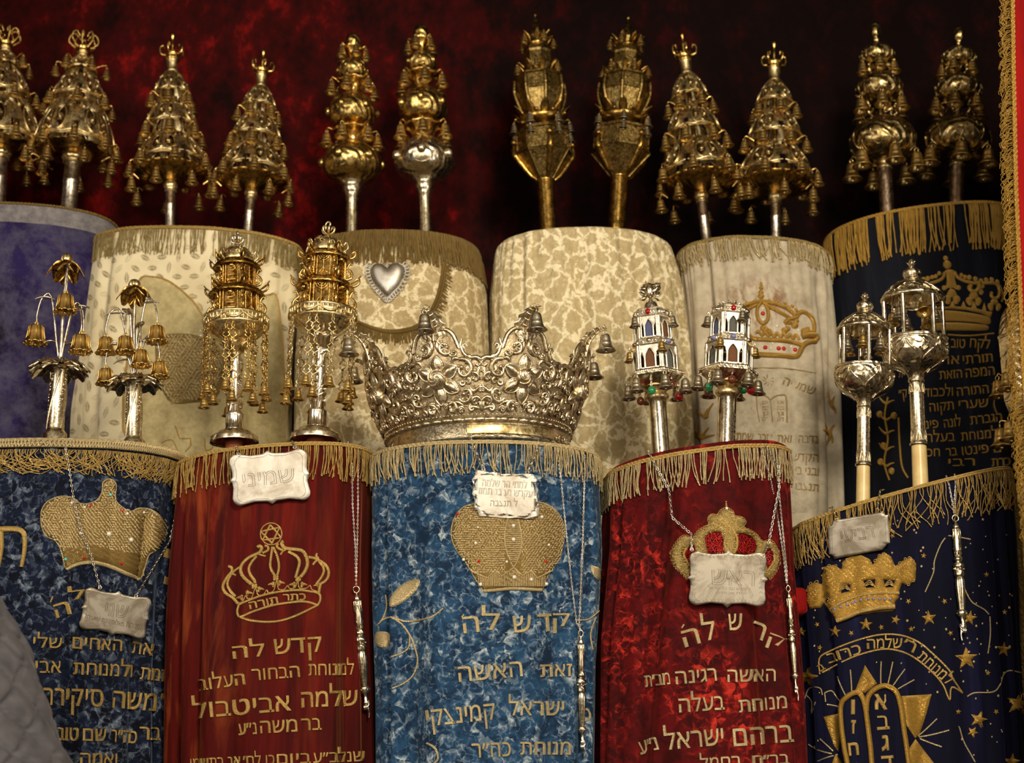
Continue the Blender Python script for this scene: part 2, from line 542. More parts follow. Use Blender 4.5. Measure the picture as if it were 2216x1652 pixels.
def smooth2(pts, k=5, closed=False):
    """Catmull-Rom through 2-D or 3-D points"""
    P = [Vector(p) for p in pts]
    n = len(P)
    if n < 3:
        return [P[0].lerp(P[-1], i / k) for i in range(k + 1)]
    out = []
    for i in range(n if closed else n - 1):
        p0 = P[i - 1] if (i or closed) else P[i]
        p1, p2 = P[i], P[(i + 1) % n]
        p3 = P[(i + 2) % n] if (i + 2 < n or closed) else p2
        for j in range(k):
            t = j / k
            out.append(.5 * ((2 * p1) + (p2 - p0) * t + (2 * p0 - 5 * p1 + 4 * p2 - p3) * t * t + (3 * p1 - p0 - 3 * p2 + p3) * t ** 3))
    if not closed:
        out.append(P[-1])
    return out


def dens(pts, step):
    """straight polyline resampled"""
    out = [Vector(pts[0])]
    for a, b in zip(pts[:-1], pts[1:]):
        a, b = Vector(a), Vector(b)
        m = max(1, int((b - a).length / step))
        out += [a.lerp(b, (i + 1) / m) for i in range(m)]
    return out


# ------------------------------------------------------------------ scroll mantles
def interp(tab, x):
    if x <= tab[0][0]:
        return tab[0][1]
    for (a, va), (b, vb) in zip(tab[:-1], tab[1:]):
        if x <= b:
            return va + (vb - va) * (x - a) / max(1e-9, b - a)
    return tab[-1][1]


class Mantle:
    """cloth mantle hanging round a pair of rollers: oval section, folds, rounded rim"""
    def __init__(s, Y, b, left, right, ytop, zbot, slope=0., fold=.006, freq=(7, 11, 17), seed=1, expo=2.25, gather=0., droop=.0, rim=.012, creases=()):
        s.Y, s.b, s.slope, s.zb, s.fold, s.e, s.gather, s.droop, s.rim = Y, b, slope, zbot, fold, expo, gather, droop, rim
        L = sorted((at(x, y, Y).z, at(x, y, Y).x) for x, y in left)
        R = sorted((at(x, y, Y).z, at(x, y, Y).x) for x, y in right)
        s.L, s.R = L, R
        rnd = random.Random(seed)
        s.ph = [(k, rnd.uniform(0, 6.3), rnd.uniform(.5, 1.1), rnd.uniform(-1.2, 1.2)) for k in freq]
        cx = (left[0][0] + right[0][0]) / 2
        s.mid = (cx, ytop + 200)
        s.creases = creases
        s.zt = at(cx, ytop, Y - b).z
        s.cx = (L[-1][1] + R[-1][1]) / 2
        s.hw = (R[-1][1] - L[-1][1]) / 2

    def ztop(s, x):
        u = min(1., abs(x - s.cx) / s.hw)
        return s.zt + s.slope * (x - s.cx) - s.droop * u ** 4

    def surf(s, t, d, out=0.):
        """t: angle from the front, d: metres below the rim"""
        for _ in range(2):
            if _ == 0:
                x = s.cx + s.hw * sin(t)
            z = s.ztop(x) - d
            l, r = interp(s.L, z), interp(s.R, z)
            c, a = (l + r) / 2, (r - l) / 2
            si, co = sin(t), cos(t)
            x = c + a * math.copysign(abs(si) ** (2 / s.e), si)
        y = s.Y - s.b * math.copysign(abs(co) ** (2 / s.e), co)
        am = s.fold * (.12 + .88 * min(1., max(0., d) / .35))
        f = 0.
        for k, p, w, dr in s.ph:
            q = sin(k * t + p + dr * d * 2.2)
            f += w * (q * abs(q) ** .5)
        f = f * am / len(s.ph) * 1.6
        for t0, w, dp, dr in s.creases:
            q = (t - t0 - dr * d) / w
            f -= dp * (math.exp(-q * q) - .55 * math.exp(-(q - 1.6) ** 2)) * min(1., max(0., d - .02) / .12)
        if s.gather:
            g = max(0., 1 - d / .3)
            f += s.gather * g * min(1, d / .03) * (sin(46 * t + 3 * sin(5 * t)) + .6 * sin(29 * t + 1))
        rr = 0.
        if d < s.rim:
            rr = -s.rim * (1 - math.sqrt(max(0., 1 - ((s.rim - d) / s.rim) ** 2)))
        nx, ny = si, -co
        k = f + rr + out
        return Vector((x + nx * k, y + ny * k, z))

    def make(s, root, mat, name='mantle', nt=260, nd=110):
        hmax = s.zt - s.zb + abs(s.slope) * s.hw
        rows = []
        for i in range(nd + 1):
            u = i / nd
            d = s.rim * u * 8 if u < .125 else s.rim + (hmax - s.rim) * ((u - .125) / .875)
            rows.append([s.surf(-PI + 2 * PI * j / nt, d) for j in range(nt)])
        for r in rows:
            for p in r:
                p.z = max(p.z, s.zb)
        m = MB()
        m.grid(rows[::-1], True)
        cap = [r.copy() for r in rows[0]]
        c = sum(cap, Vector()) / len(cap)
        m.grid([rows[0], [p.lerp(c, .5) for p in cap], [p.lerp(c, .97) for p in cap]], True)
        m.add([p.lerp(c, .97) for p in cap], [tuple(range(nt))])
        o = m.build(name, mat, root, True)
        s.bvh = BVHTree.FromPolygons([tuple(p) for p in m.v], m.f)
        return o

    def hit(s, px, py):
        h = s.bvh.ray_cast(Vector((0, 0, 0)), ray(px, py))
        if h[0] is None or (h[0].y > s.Y + .01):
            return None, None
        p, n = h[0], h[1]
        if n.dot(p) > 0:
            n = -n
        return p, n


    def near(s, px, py):
        c = s.mid
        for i in range(40):
            p, n = s.hit(px, py)
            if p is not None:
                return p, n
            px, py = (px, py + 2) if i < 26 else (px + (c[0] - px) * .08, py)
        return None, None


class Plane:
    def __init__(s, p, n):
        s.p, s.n = Vector(p), Vector(n).normalized()

    def hit(s, px, py):
        r = ray(px, py)
        k = s.p.dot(s.n) / r.dot(s.n)
        return r * k, s.n


# ------------------------------------------------------------------ needlework laid on a surface
def stroke(mb, S, pts, wpx, lift=.4, sm=True, closed=False, n=6, k=4):
    """cord of wpx pixels laid along pixel points on the surface S"""
    q = smooth2(pts, k, closed) if sm else dens(list(pts) + ([pts[0]] if closed else []), 8)
    run, rad = [], []
    ws = wpx if isinstance(wpx, (list, tuple)) else None
    for i, p in enumerate(q):
        h, nn = S.hit(p[0], p[1])
        if h is None:
            if len(run) > 1:
                mb.tube(run, rad, n, flat=1)
            run, rad = [], []
            continue
        w = wpx if ws is None else ws[0] + (ws[1] - ws[0]) * i / max(1, len(q) - 1)
        r = w * mpp(h) / 2
        run.append(h + nn * r * lift)
        rad.append(r)
    if len(run) > 1:
        cl = closed and sm and len(run) == len(q)
        mb.tube(run, rad, n, cl)
    return mb


def dot(mb, S, x, y, r, h=.6, n=8):
    p, nn = S.hit(x, y)
    if p is None:
        return
    k = r * mpp(p)
    mb.ball(p, (k, k * h + .0004, k), n, 6)


def applique(mb, S, poly, hpx=5, edge=9, step=7, sm=True, holes=(), wavy=0., shade=True):
    """padded cloth or couched-thread shape: polygon in pixels, rising from its edge to hpx"""
    P = [p.to_2d() for p in smooth2(poly, 4, True)] if sm else [Vector(p) for p in poly]
    loops = [P] + [[Vector(p) for p in h] for h in holes]
    bm = bmesh.new()
    tri = tessellate_polygon([[Vector((p.x, p.y, 0)) for p in lp] for lp in loops])
    allp = [p for lp in loops for p in lp]
    vs = [bm.verts.new((p.x, p.y, 0)) for p in allp]
    for t in tri:
        try:
            bm.faces.new([vs[i] for i in t])
        except ValueError:
            pass
    xs = [p.x for p in allp]
    ys = [p.y for p in allp]
    for lo, hi, ax in ((min(xs), max(xs), 0), (min(ys), max(ys), 1)):
        m = max(1, int((hi - lo) / step))
        for i in range(1, m):
            v = lo + (hi - lo) * i / m
            co = (v, 0, 0) if ax == 0 else (0, v, 0)
            no = (1, 0, 0) if ax == 0 else (0, 1, 0)
            bmesh.ops.bisect_plane(bm, geom=bm.verts[:] + bm.edges[:] + bm.faces[:], plane_co=co, plane_no=no, dist=1e-4)
    segs = []
    for lp in loops:
        for i in range(len(lp)):
            segs.append((lp[i], lp[(i + 1) % len(lp)]))
    bm.verts.index_update()
    out, ok = [], []
    for v in bm.verts:
        p = Vector((v.co.x, v.co.y))
        dm = 1e9
        for a, b in segs:
            ab = b - a
            L2 = ab.length_squared
            t = 0 if L2 == 0 else max(0, min(1, (p - a).dot(ab) / L2))
            dm = min(dm, (p - a - ab * t).length)
        k = min(1., dm / edge)
        hh = hpx * math.sqrt(max(0, 1 - (1 - k) ** 2))
        if wavy:
            hh += wavy * k * (sin(p.x * .55) * sin(p.y * .55 + p.x * .2))
        h, n = S.hit(p.x, p.y)
        ok.append(h is not None)
        out.append((h + n * (hh * mpp(h) + .0004)) if h is not None else Vector())
    fs = []
    for f in bm.faces:
        ids = [v.index for v in f.verts]
        if all(ok[i] for i in ids):
            q = [v.co for v in f.verts]
            ar = sum(a.x * b.y - b.x * a.y for a, b in zip(q, q[1:] + q[:1]))
            fs.append(tuple(ids) if ar < 0 else tuple(ids[::-1]))
    bm.free()
    mb.add(*used(out, fs), shade)
    return mb


def used(vs, fs):
    ids = sorted({i for f in fs for i in f})
    k = {v: i for i, v in enumerate(ids)}
    return [vs[i] for i in ids], [tuple(k[i] for i in f) for f in fs]


_glyph = {}


def glyphs(s, bold):
    """letter shapes as (points, faces): outline filled by a constrained triangulation, walls sloping out by bold"""
    k = (s, bold)
    if k in _glyph:
        return _glyph[k]
    c = bpy.data.curves.new('lettering', 'FONT')
    c.body = s[::-1] if any('\u0590' < ch < '\u05ff' for ch in s) else s
    c.size = 1
    c.resolution_u = 3
    c.fill_mode = 'NONE'
    o = bpy.data.objects.new('lettering', c)
    COL.objects.link(o)
    me = bpy.data.meshes.new_from_object(o.evaluated_get(bpy.context.evaluated_depsgraph_get()))
    bpy.data.objects.remove(o)
    nb = {}
    for e in me.edges:
        a, b = e.vertices
        nb.setdefault(a, []).append(b)
        nb.setdefault(b, []).append(a)
    seen, loops = set(), []
    for st in range(len(me.vertices)):
        if st in seen or st not in nb:
            continue
        lp, cur, prev = [], st, None
        while cur not in seen:
            seen.add(cur)
            lp.append(Vector((me.vertices[cur].co.x, me.vertices[cur].co.y)))
            nx = [q for q in nb[cur] if q != prev and q not in seen]
            prev = cur
            if not nx:
                break
            cur = nx[0]
        q = [lp[0]]
        for v in lp[1:]:
            if (v - q[-1]).length > 1e-4:
                q.append(v)
        if len(q) > 2 and (q[0] - q[-1]).length < 1e-4:
            q.pop()
        if len(q) > 2:
            loops.append(q)
    bpy.data.meshes.remove(me)

    def area(lp):
        return sum(a.x * b.y - b.x * a.y for a, b in zip(lp, lp[1:] + lp[:1])) / 2

    def inside(p, poly):
        r = False
        for a, b in zip(poly, poly[1:] + poly[:1]):
            if (a.y > p.y) != (b.y > p.y) and p.x < (b.x - a.x) * (p.y - a.y) / (b.y - a.y) + a.x:
                r = not r
        return r
    vs, fs = [], []
    outer = [lp for lp in loops if sum(inside(lp[0], q) for q in loops if q is not lp) % 2 == 0]
    for lp in loops:
        is_out = any(lp is q for q in outer)
        if (area(lp) > 0) != is_out:
            lp.reverse()
    zt, z0 = .012 + bold, -.012
    for lp in outer:
        grp = [lp] + [q for q in loops if not any(q is w for w in outer) and inside(q[0], lp)]
        pts, faces = [], []
        for g in grp:
            faces.append(list(range(len(pts), len(pts) + len(g))))
            pts += g
        r = delaunay_2d_cdt(pts, [], faces, 0, 1e-5)
        n = len(vs)
        vs += [(v.x, v.y, zt) for v in r[0]]
        for f in r[2]:
            ce = sum((r[0][i] for i in f), Vector((0, 0))) / len(f)
            if sum(inside(ce, g) for g in grp) % 2:
                fs.append(tuple(i + n for i in f))
        for g in grp:
            m = len(g)
            n = len(vs)
            off = []
            for i in range(m):
                d = (g[(i + 1) % m] - g[i]).normalized() + (g[i] - g[i - 1]).normalized()
                d = d.normalized() if d.length > 1e-6 else Vector((1, 0))
                off.append(g[i] + Vector((d.y, -d.x)) * bold)
            vs += [(v.x, v.y, zt) for v in g] + [(v.x, v.y, .3 * zt) for v in off] + [(v.x, v.y, z0) for v in off]
            for lvl in (0, m):
                fs += [(n + lvl + i, n + lvl + m + i, n + lvl + m + (i + 1) % m, n + lvl + (i + 1) % m) for i in range(m)]
    _glyph[k] = (vs, fs, loops)
    return _glyph[k]


def text(mb, S, s, xl, yl, xr, yr, h, bold=.03, rise=3., cuts=14, hollow=0.):
    """line of lettering fitted between two baseline points (pixels), h = letter height"""
    gv, gf, gl = glyphs(s, bold)
    bm = bmesh.new()
    bv = [bm.verts.new(v) for v in gv]
    for f in gf:
        try:
            bm.faces.new([bv[i] for i in f])
        except ValueError:
            pass
    xs = [v.co.x for v in bm.verts]
    x0, x1 = min(xs), max(xs)
    wpx = math.hypot(xr - xl, yr - yl)
    if hollow:
        bm.free()
        for lp in gl:
            q = []
            for v in lp:
                u, w = (v.x - x0) / (x1 - x0), v.y * h / .6
                p, n = S.hit(xl + (xr - xl) * u + (yr - yl) / wpx * w, yl + (yr - yl) * u - (xr - xl) / wpx * w)
                if p is not None:
                    q.append(p + n * .0002)
            if len(q) > 2:
                mb.tube(q, hollow * mpp(q[0]), 4, True)
        return mb
    if wpx > cuts * 1.5:
        m = int(wpx / cuts)
        for i in range(1, m):
            bmesh.ops.bisect_plane(bm, geom=bm.verts[:] + bm.edges[:] + bm.faces[:], plane_co=(x0 + (x1 - x0) * i / m, 0, 0), plane_no=(1, 0, 0), dist=1e-5)
    dx, dy = (xr - xl) / wpx, (yr - yl) / wpx
    zm = .012 + bold
    bm.verts.index_update()
    out, ok = [], []
    for v in bm.verts:
        u = (v.co.x - x0) / (x1 - x0) * wpx
        q = v.co.y
        q = (.62 + (q - .62) * 1.9 if q > .62 else q * 1.35 if q < -.03 else q) * h / .6
        px, py = xl + dx * u + dy * q, yl + dy * u - dx * q
        p, n = S.hit(px, py)
        ok.append(p is not None)
        out.append(p + n * (rise * (getattr(S, 'k', 0) or mpp(p)) * (.35 + .65 * v.co.z / zm)) if p is not None else Vector())
    fs = [tuple(v.index for v in f.verts) for f in bm.faces if all(ok[v.index] for v in f.verts)]
    bm.free()
    mb.add(*used(out, fs), False)
    return mb


def words(S, root, mat, lines, rise=4., cuts=14, name='embroidered_word'):
    for ln in lines:
        m = MB()
        if ln[0] == "'":
            stroke(m, S, [(ln[3], ln[4] - 8), (ln[1], ln[2] - 8)], 4, sm=False)
            m.build('embroidered_mark', mat, root, True)
            continue
        text(m, S, *ln, rise=rise, cuts=cuts)
        if m.f:
            m.build(name, mat, root, True)


def fringe(M, root, mat, length, count, r, t0=-1.75, t1=1.75, top=.0, jit=.12, drift=.004, clump=0., seed=3, name='fringe', out=.003, wob=.0015, band=None, sides=4):
    """hanging strands sewn under the rim, one cord each; count strands between the two angles"""
    rnd = random.Random(seed)
    mb = MB()
    for i in range(count):
        t = t0 + (t1 - t0) * (i + rnd.uniform(-.35, .35)) / count
        if clump and sin(t * 34 + 2 * sin(t * 13)) > 1 - clump and rnd.random() < .9:
            continue
        L = length * (1 + rnd.uniform(-jit, jit))
        dt = rnd.gauss(0, drift) / .2
        ph = rnd.uniform(0, 6)
        o = out + rnd.uniform(0, .003)
        pts = []
        m = 7
        for j in range(m + 1):
            u = j / m
            tt = t + dt * u * u + wob / .2 * sin(ph + u * 5) * u
            pts.append(M.surf(tt, top + L * u, o + .003 * sin(u * PI) * rnd.random()))
        rr = r * rnd.uniform(.8, 1.15)
        mb.tube(pts, [rr * (.75 + .25 * (j % 2)) for j in range(m)] + [rr * 1.15], sides)
    fr = mb.build(name, mat, root, True)
    if band:
        bmat, br, drop, n = band
        b = MB()
        for i in range(n):
            d = drop + i * br * 1.7
            ts = [t0 - .1 + (t1 - t0 + .2) * j / 300 for j in range(301)]
            b.tube([M.surf(t, d, out + .0015 + .0012 * (sin(j * 1.5 + i * PI))) for j, t in enumerate(ts)], br, 6)
        b.build('braid_trim', bmat, root, True)
    return fr


def chain(mb, pts, link_len, r, wide=.55):
    """links along a polyline of world points, alternately turned"""
    d = dens(pts, link_len * .78)
    for i in range(len(d) - 1):
        a, b = d[i], d[i + 1]
        c = (a + b) / 2
        ax = (b - a).normalized()
        u = ax.cross(Vector((0, 1, 0)))
        u = u.normalized() if u.length > 1e-4 else Vector((1, 0, 0))
        w = ax.cross(u)
        s = u if i % 2 else (u * .45 + w * .9).normalized()
        mb.tube([c + ax * cos(2 * PI * j / 8) * link_len * .5 + s * sin(2 * PI * j / 8) * link_len * wide * .5 for j in range(8)], r, 4, True)
    return mb


def hitpts(S, pts, lift=.004):
    o = []
    for x, y in pts:
        p, n = S.near(x, y)
        if p is not None:
            o.append(p + n * lift)
    return o


# ------------------------------------------------------------------ bells
_bell = {}


def bell(parent, loc, size, mat='bell_brass', name='bell', clap=True, tilt=0.):
    """bell hanging from loc; size = its height in parent units"""
    if mat not in _bell:
        m = MB()
        m.tube([(.1 * cos(a), 0, -.1 + .1 * sin(a)) for a in [2 * PI * i / 10 for i in range(10)]], .028, 5, True)
        prof = [(.0, -.19), (.12, -.2), (.2, -.24), (.245, -.33), (.27, -.5), (.29, -.62), (.31, -.64), (.3, -.68), (.34, -.8), (.42, -.9), (.5, -.97), (.5, -1.0), (.45, -.99), (.36, -.88), (.26, -.7), (.22, -.4), (.0, -.3)]
        m.lathe(prof, 20)
        c = MB()
        c.tube([(0, 0, -.3), (0, 0, -1.0)], .025, 5)
        c.ball((0, 0, -1.03), .085, 8, 6)
        _bell[mat] = (m.mesh('bell', mat), c.mesh('clapper', mat))
    b, c = _bell[mat]
    o = link(name, b, parent)
    o.location = loc
    o.scale = (size, size, size)
    o.rotation_euler = (tilt, 0, loc[0] * 1.7 + loc[2])
    if clap:
        link('clapper', c, o)
    return o


def ring_bells(parent, n, r, z, size, mat='bell_brass', ph=0., arm=None, drop=0.):
    """n bells around the axis, hung at radius r; arm = (mesh builder, radius it springs from)"""
    for i in range(n):
        a = ph + 2 * PI * i / n
        x, y = r * cos(a), r * sin(a)
        if arm:
            mb, r0 = arm
            mb.tube(smooth2([(r0 * cos(a), r0 * sin(a), z - 2), ((r0 * .5 + r * .5) * cos(a), (r0 * .5 + r * .5) * sin(a), z + 3), (x * .97, y * .97, z + 5), (x, y, z + 1)], 3), [1.6] * 9 + [1.2], 5)
        bell(parent, (x, y, z), size, mat)

# ------------------------------------------------------------------ finials (rimonim); builders work in photograph pixels
class Fin:
    def __init__(s, base, top, Hn, M, Y, label, group, wk=1., yaw=0., name='torah_finial'):
        """base/top: pixels of the visible foot and of the tip, Hn: height of the builder, M: mantle it stands on"""
        A, B = at(*base, Y), at(*top, Y)
        ax = (B - A)
        L = ax.length
        d = ax.normalized()
        zt = M.ztop(A.x) - .001
        k = (A.z - zt) / d.z
        k = max(k, 0.)
        foot = A - d * k
        s.u = L / Hn
        s.e = k / s.u
        w = mpp(A) * wk
        s.root = empty(name, foot, label, 'finial', group)
        q = d.to_track_quat('Z', 'Y')
        s.root.rotation_mode = 'QUATERNION'
        s.root.rotation_quaternion = Vector((0, 0, 1)).rotation_difference(d) @ Matrix.Rotation(yaw, 3, 'Z').to_quaternion()
        s.root.scale = (w, w, s.u)
        s.amat = 'gilt'

    def mb(s):
        return MB(Matrix.Translation((0, 0, s.e)))

    def put(s, m, name, mat):
        return m.build(name, mat, s.root) if m.f else None

    def bells(s, n, r, z, size, mat='bell_brass', ph=0., arm=None, r0=0.):
        if arm:
            for i in range(n):
                a = ph + 2 * PI * i / n
                q = [(r0 * cos(a), r0 * sin(a), z - 3), ((r0 + r) / 2 * cos(a), (r0 + r) / 2 * sin(a), z + 3), (r * .96 * cos(a), r * .96 * sin(a), z + 5), (r * cos(a), r * sin(a), z)]
                b = s.mb()
                b.tube(smooth2(q, 3), 1.7, 5)
                s.put(b, 'bell_bracket', s.amat)
        ring_bells(s.root, n, r, z + s.e, size, mat, ph)


def lerp_prof(p, n=10):
    q = smooth2([(a, b) for a, b in p], n)
    return [(max(0., v.x), v.y) for v in q]


def openwork(m, rz, n, z0, z1, seed=1, thick=2.2, holes=2):
    """pierced dome: rz(t)=radius for t in 0..1 between z0 and z1, n panels with cut-outs and C-scrolls"""
    NA, NV = 22 * n, 16
    per = NA // n

    def P(a, t, o=0.):
        r = rz(t) + o
        return (r * cos(a), r * sin(a), z0 + (z1 - z0) * t)
    keep = []
    for i in range(NV):
        for j in range(NA):
            x = ((j % per) + .5) / per * 2 - 1
            t = (i + .5) / NV
            h = False
            if holes:
                h = ((abs(x) - .38) / .29) ** 2 + ((t - .50) / .30) ** 2 < 1 or (abs(x) > .78 and t < .34) or (abs(x) > .74 and t > .74)
                if ((abs(x) - .30) / .12) ** 2 + ((t - .40) / .12) ** 2 < 1:
                    h = False
            if not h:
                keep.append((i, j))
    for sgn in (0, -thick):
        vs = [P(2 * PI * j / NA, i / NV, sgn) for i in range(NV + 1) for j in range(NA)]
        fs = [(i * NA + j, i * NA + (j + 1) % NA, (i + 1) * NA + (j + 1) % NA, (i + 1) * NA + j) for i, j in keep]
        m.add(vs, fs if sgn == 0 else [f[::-1] for f in fs])
    for k in range(n):
        a0 = 2 * PI * (k + .5) / n
        w = PI / n
        for sg in (-1, 1):
            pts = spiral(.33, .47, .42, .1, -2.4, 3.3, 16)
            m.tube([P(a0 + sg * w * x * .92, max(0, min(1, t)), 1.2) for x, t in pts], [2.6 - 1.2 * i / 16 for i in range(17)], 5)
            m.ball(P(a0 + sg * w * .30, .40, 2), 3.2, 7, 5)
            pts = spiral(.62, .8, .26, .08, 3.2, -1.5, 10)
            m.tube([P(a0 + sg * w * x, max(0, min(1.02, t)), 1.4) for x, t in pts], [2.2 - i * .1 for i in range(11)], 5)
            for q in range(4):
                m.tube([P(a0 + sg * w * (.04 + .07 * q), .98 - .06 * q, 1.4), P(a0 + sg * w * (.07 + .11 * q), .80 - .03 * q, 2.6), P(a0 + sg * w * (.03 + .05 * q), .66, 1.2)], [1.2, 1.9, .6], 5)
        m.tube([P(a0, .12, 1.2), P(a0, .34, 2.6), P(a0, .6, 1.)], [.8, 2., .5], 5)
        cr = [P(a0 + w * x, .03 + .07 * abs(cos(x * PI)), 1.8) for x in [-.95 + 1.9 * i / 12 for i in range(13)]]
        m.tube(cr, [1.6 + 1.6 * sin(PI * i / 12) for i in range(13)], 5)


def tree_finial(f, Hn, tiers, staff, rs, saucer, coronet, bells, top, wide):
    """filigree pear-shaped finial: staff, fluted collar, ribbed saucer, pierced tiers with bells, coronet"""
    zc = staff
    m = f.mb()
    m.lathe([(rs * 1.15, -f.e), (rs * 1.15, -f.e + 3), (rs, -f.e + 6), (rs * .96, zc * .55), (rs * 1.05, zc * .58), (rs * .97, zc * .6), (rs * .92, zc)], 24)
    f.put(m, 'staff', 'silver_grey')
    m = f.mb()
    m.lathe(lerp_prof([(rs * .95, zc - 2), (rs * 1.2, zc), (rs * 1.05, zc + 4), (rs * 1.35, zc + 10), (rs * 1.2, zc + 17), (rs * .8, zc + 24)], 3), 40, lambda a, i: 1 + .06 * cos(14 * a) * (1 if 8 < i < 15 else .2))
    f.put(m, 'fluted_collar', 'gilt_pale')
    z0, z1 = zc + 18, saucer
    m = f.mb()
    pr = lerp_prof([(rs * .9, z0), (rs * 1.6, z0 + 4), (wide * .6, z0 + (z1 - z0) * .35), (wide * .9, z0 + (z1 - z0) * .72), (wide, z1), (wide * .9, z1 + 3), (wide * .4, z1 + 1), (4, z1)], 4)
    m.lathe(pr, 96, lambda a, i: 1 + .035 * cos(24 * a) * (1 if i < 17 else 0))
    f.put(m, 'ribbed_saucer', 'gilt_dark')
    m = f.mb()
    m.lathe([(5, z1), (5, top[0])], 10)
    f.put(m, 'core_rod', 'gilt_dark')
    arms = f.mb()
    for k, (za, zb, ra, rb, n) in enumerate(tiers):
        m = f.mb()
        openwork(m, lambda t, ra=ra, rb=rb: ra + (rb - ra) * (t ** 1.6), n, za, zb, k)
        m.lathe([(rb * .95, zb - 1), (rb * .7, zb + 3), (rb * .5, zb + 6)], 24, close=False)
        f.put(m, 'pierced_tier', 'gilt_pale')
    for n, r, z, sz, ph, r0 in bells:
        f.bells(n, r, z, sz, 'bell_brass', ph, arms, r0)
    f.put(arms, 'bell_brackets', 'gilt')
    za, zb = top
    m = f.mb()
    m.lathe(lerp_prof([(16, za - 6), (13, za), (11, za + 4), (13.5, za + 8), (11, za + 12), (13, za + (zb - za) - 4), (15, zb)], 3), 24)
    f.put(m, 'neck', 'gilt_pale')
    m = f.mb()
    m.lathe([(14, zb - 2), (17, zb), (15, zb + 3), (16, zb + 9), (19, zb + 12), (17, zb + 12.5), (13, zb + 5)], 24)
    hz = Hn - zb
    if coronet == 'arches':
        for k in range(8):
            a = 2 * PI * k / 8 + .2
            q = [(15, zb + 10), (24, zb + 16), (32, zb + hz * .55), (29, zb + hz * .85), (20, zb + hz * .97), (12, zb + hz * .8)]
            pts = [Vector((r * cos(a), r * sin(a), z)) for r, z in q]
            for p in smooth2(pts, 4):
                m.ball(p, 2.6, 6, 4)
    else:
        for k in range(5):
            a = 2 * PI * k / 5 + .5
            q = [(15, zb + 10), (25, zb + 13), (27, zb + hz * .42), (20, zb + hz * .5), (18, zb + hz * .38)]
            m.tube(smooth2([(r * cos(a), r * sin(a), z) for r, z in q], 4), [2.8 - .08 * i for i in range(17)], 6)
            m.ball((16 * cos(a + .6), 16 * sin(a + .6), zb + 13), 3, 6, 5)
    f.put(m, 'coronet', 'gilt')
    if coronet != 'arches':
        m = f.mb()
        m.lathe([(2, zb), (2.6, zb + hz * .5), (4, zb + hz * .55), (2.4, zb + hz * .62), (2.4, zb + hz * .75), (5, zb + hz * .82), (6, zb + hz * .9), (3, zb + hz * .97), (0, Hn)], 12)
        f.put(m, 'knob', 'gilt')


def finial_tree(f, v=0):
    tree_finial(f, 414, [(120, 184, 76, 38, 5), (198, 258, 56, 26, 5), (272, 322, 38, 14, 5)], 66, 11, 106, 'arms',
                [(6, 48, 268, 27, .3 + v, 30), (7, 67, 196, 28, .1 + v, 46), (7, 88, 130, 29, .25 + v, 66), (7, 86, 84, 29, .7 + v, 70)], (318, 352), 78)


def finial_wide(f, v=0):
    tree_finial(f, 376, [(122, 214, 86, 54, 5), (222, 288, 58, 26, 5), (290, 322, 32, 13, 5)], 92, 18, 116, 'arches',
                [(6, 56, 304, 24, .2, 30), (7, 76, 226, 27, .5, 52), (8, 92, 138, 31, .3, 72), (7, 90, 96, 28, .8, 66)], (318, 332), 78)


def finial_bulbs(f, v=0):
    """stack of chased bulbs with bells between them and a domed cap"""
    m = f.mb()
    m.lathe([(13, -f.e), (12.5, 20), (12, 60), (14, 66), (13, 70), (16, 76), (21, 83), (19.5, 88), (19.5, 94), (27, 98), (28, 103), (24, 106), (18, 108)], 28)
    f.put(m, 'staff', 'silver_old')
    for (z0, z1, r, ri, mat) in ((98, 178, 66, 27, 'gilt_chased' if v else 'silver_chased'), (212, 286, 54, 22, 'gilt_chased'), (318, 364, 34, 14, 'gilt_chased')):
        m = f.mb()
        h = z1 - z0
        pr = lerp_prof([(ri * .8, z0 - 2), (ri, z0), (ri * 1.25, z0 + h * .06), (r * .82, z0 + h * .18), (r, z0 + h * .45), (r * .9, z0 + h * .7), (ri * 1.5, z0 + h * .93), (ri, z1), (ri * .7, z1 + 3)], 4)
        m.lathe(pr, 48)
        for k in range(6):
            a = 2 * PI * k / 6 + v
            c = Vector((r * .97 * cos(a), r * .97 * sin(a), z0 + h * .5))
            m.ball(c, (r * .17,) * 2 + (h * .13,), 10, 8)
            t = Vector((-sin(a), cos(a), 0))
            for q in range(1, 3):
                pts = []
                for i in range(17):
                    b = 2 * PI * i / 16
                    w = .3 * q
                    aa = a + w * cos(b) * .75
                    zz = .5 + .15 * q * sin(b)
                    rr = interp([(0, ri), (.18, r * .83), (.45, r), (.7, r * .9), (.93, ri * 1.5), (1, ri)], zz)
                    pts.append((rr * cos(aa), rr * sin(aa), z0 + h * zz))
                m.tube(pts, 1.3, 5, True)
        f.put(m, 'chased_bulb', mat)
    for (z0, z1, r, rb, n, sz) in ((176, 212, 24, 52, 6, 34), (284, 320, 19, 45, 6, 31), (362, 396, 12, 27, 5, 26)):
        m = f.mb()
        m.lathe(lerp_prof([(r, z0), (r * .9, z0 + 8), (r * 1.2, z1 - 14), (rb * .85, z1 - 5), (rb * .7, z1 - 1), (r, z1 + 2)], 3), 32, lambda a, i: 1 + .05 * cos(12 * a))
        f.put(m, 'bell_gallery', 'gilt')
        arm = f.mb()
        f.bells(n, rb * 1.08, z1 - 5, sz, 'bell_brass', v + z0, arm, rb * .7)
        f.put(arm, 'bell_brackets', 'gilt')
    m = f.mb()
    m.lathe(lerp_prof([(13, 392), (17, 397), (18, 408), (14, 419), (5, 424), (0, 424.5)], 4), 24)
    f.put(m, 'domed_cap', 'gilt_chased')


def octa(rs, z, ph=0.):
    return [(rs * cos(2 * PI * (j + .5) / 8 + ph), rs * sin(2 * PI * (j + .5) / 8 + ph), z) for j in range(8)]


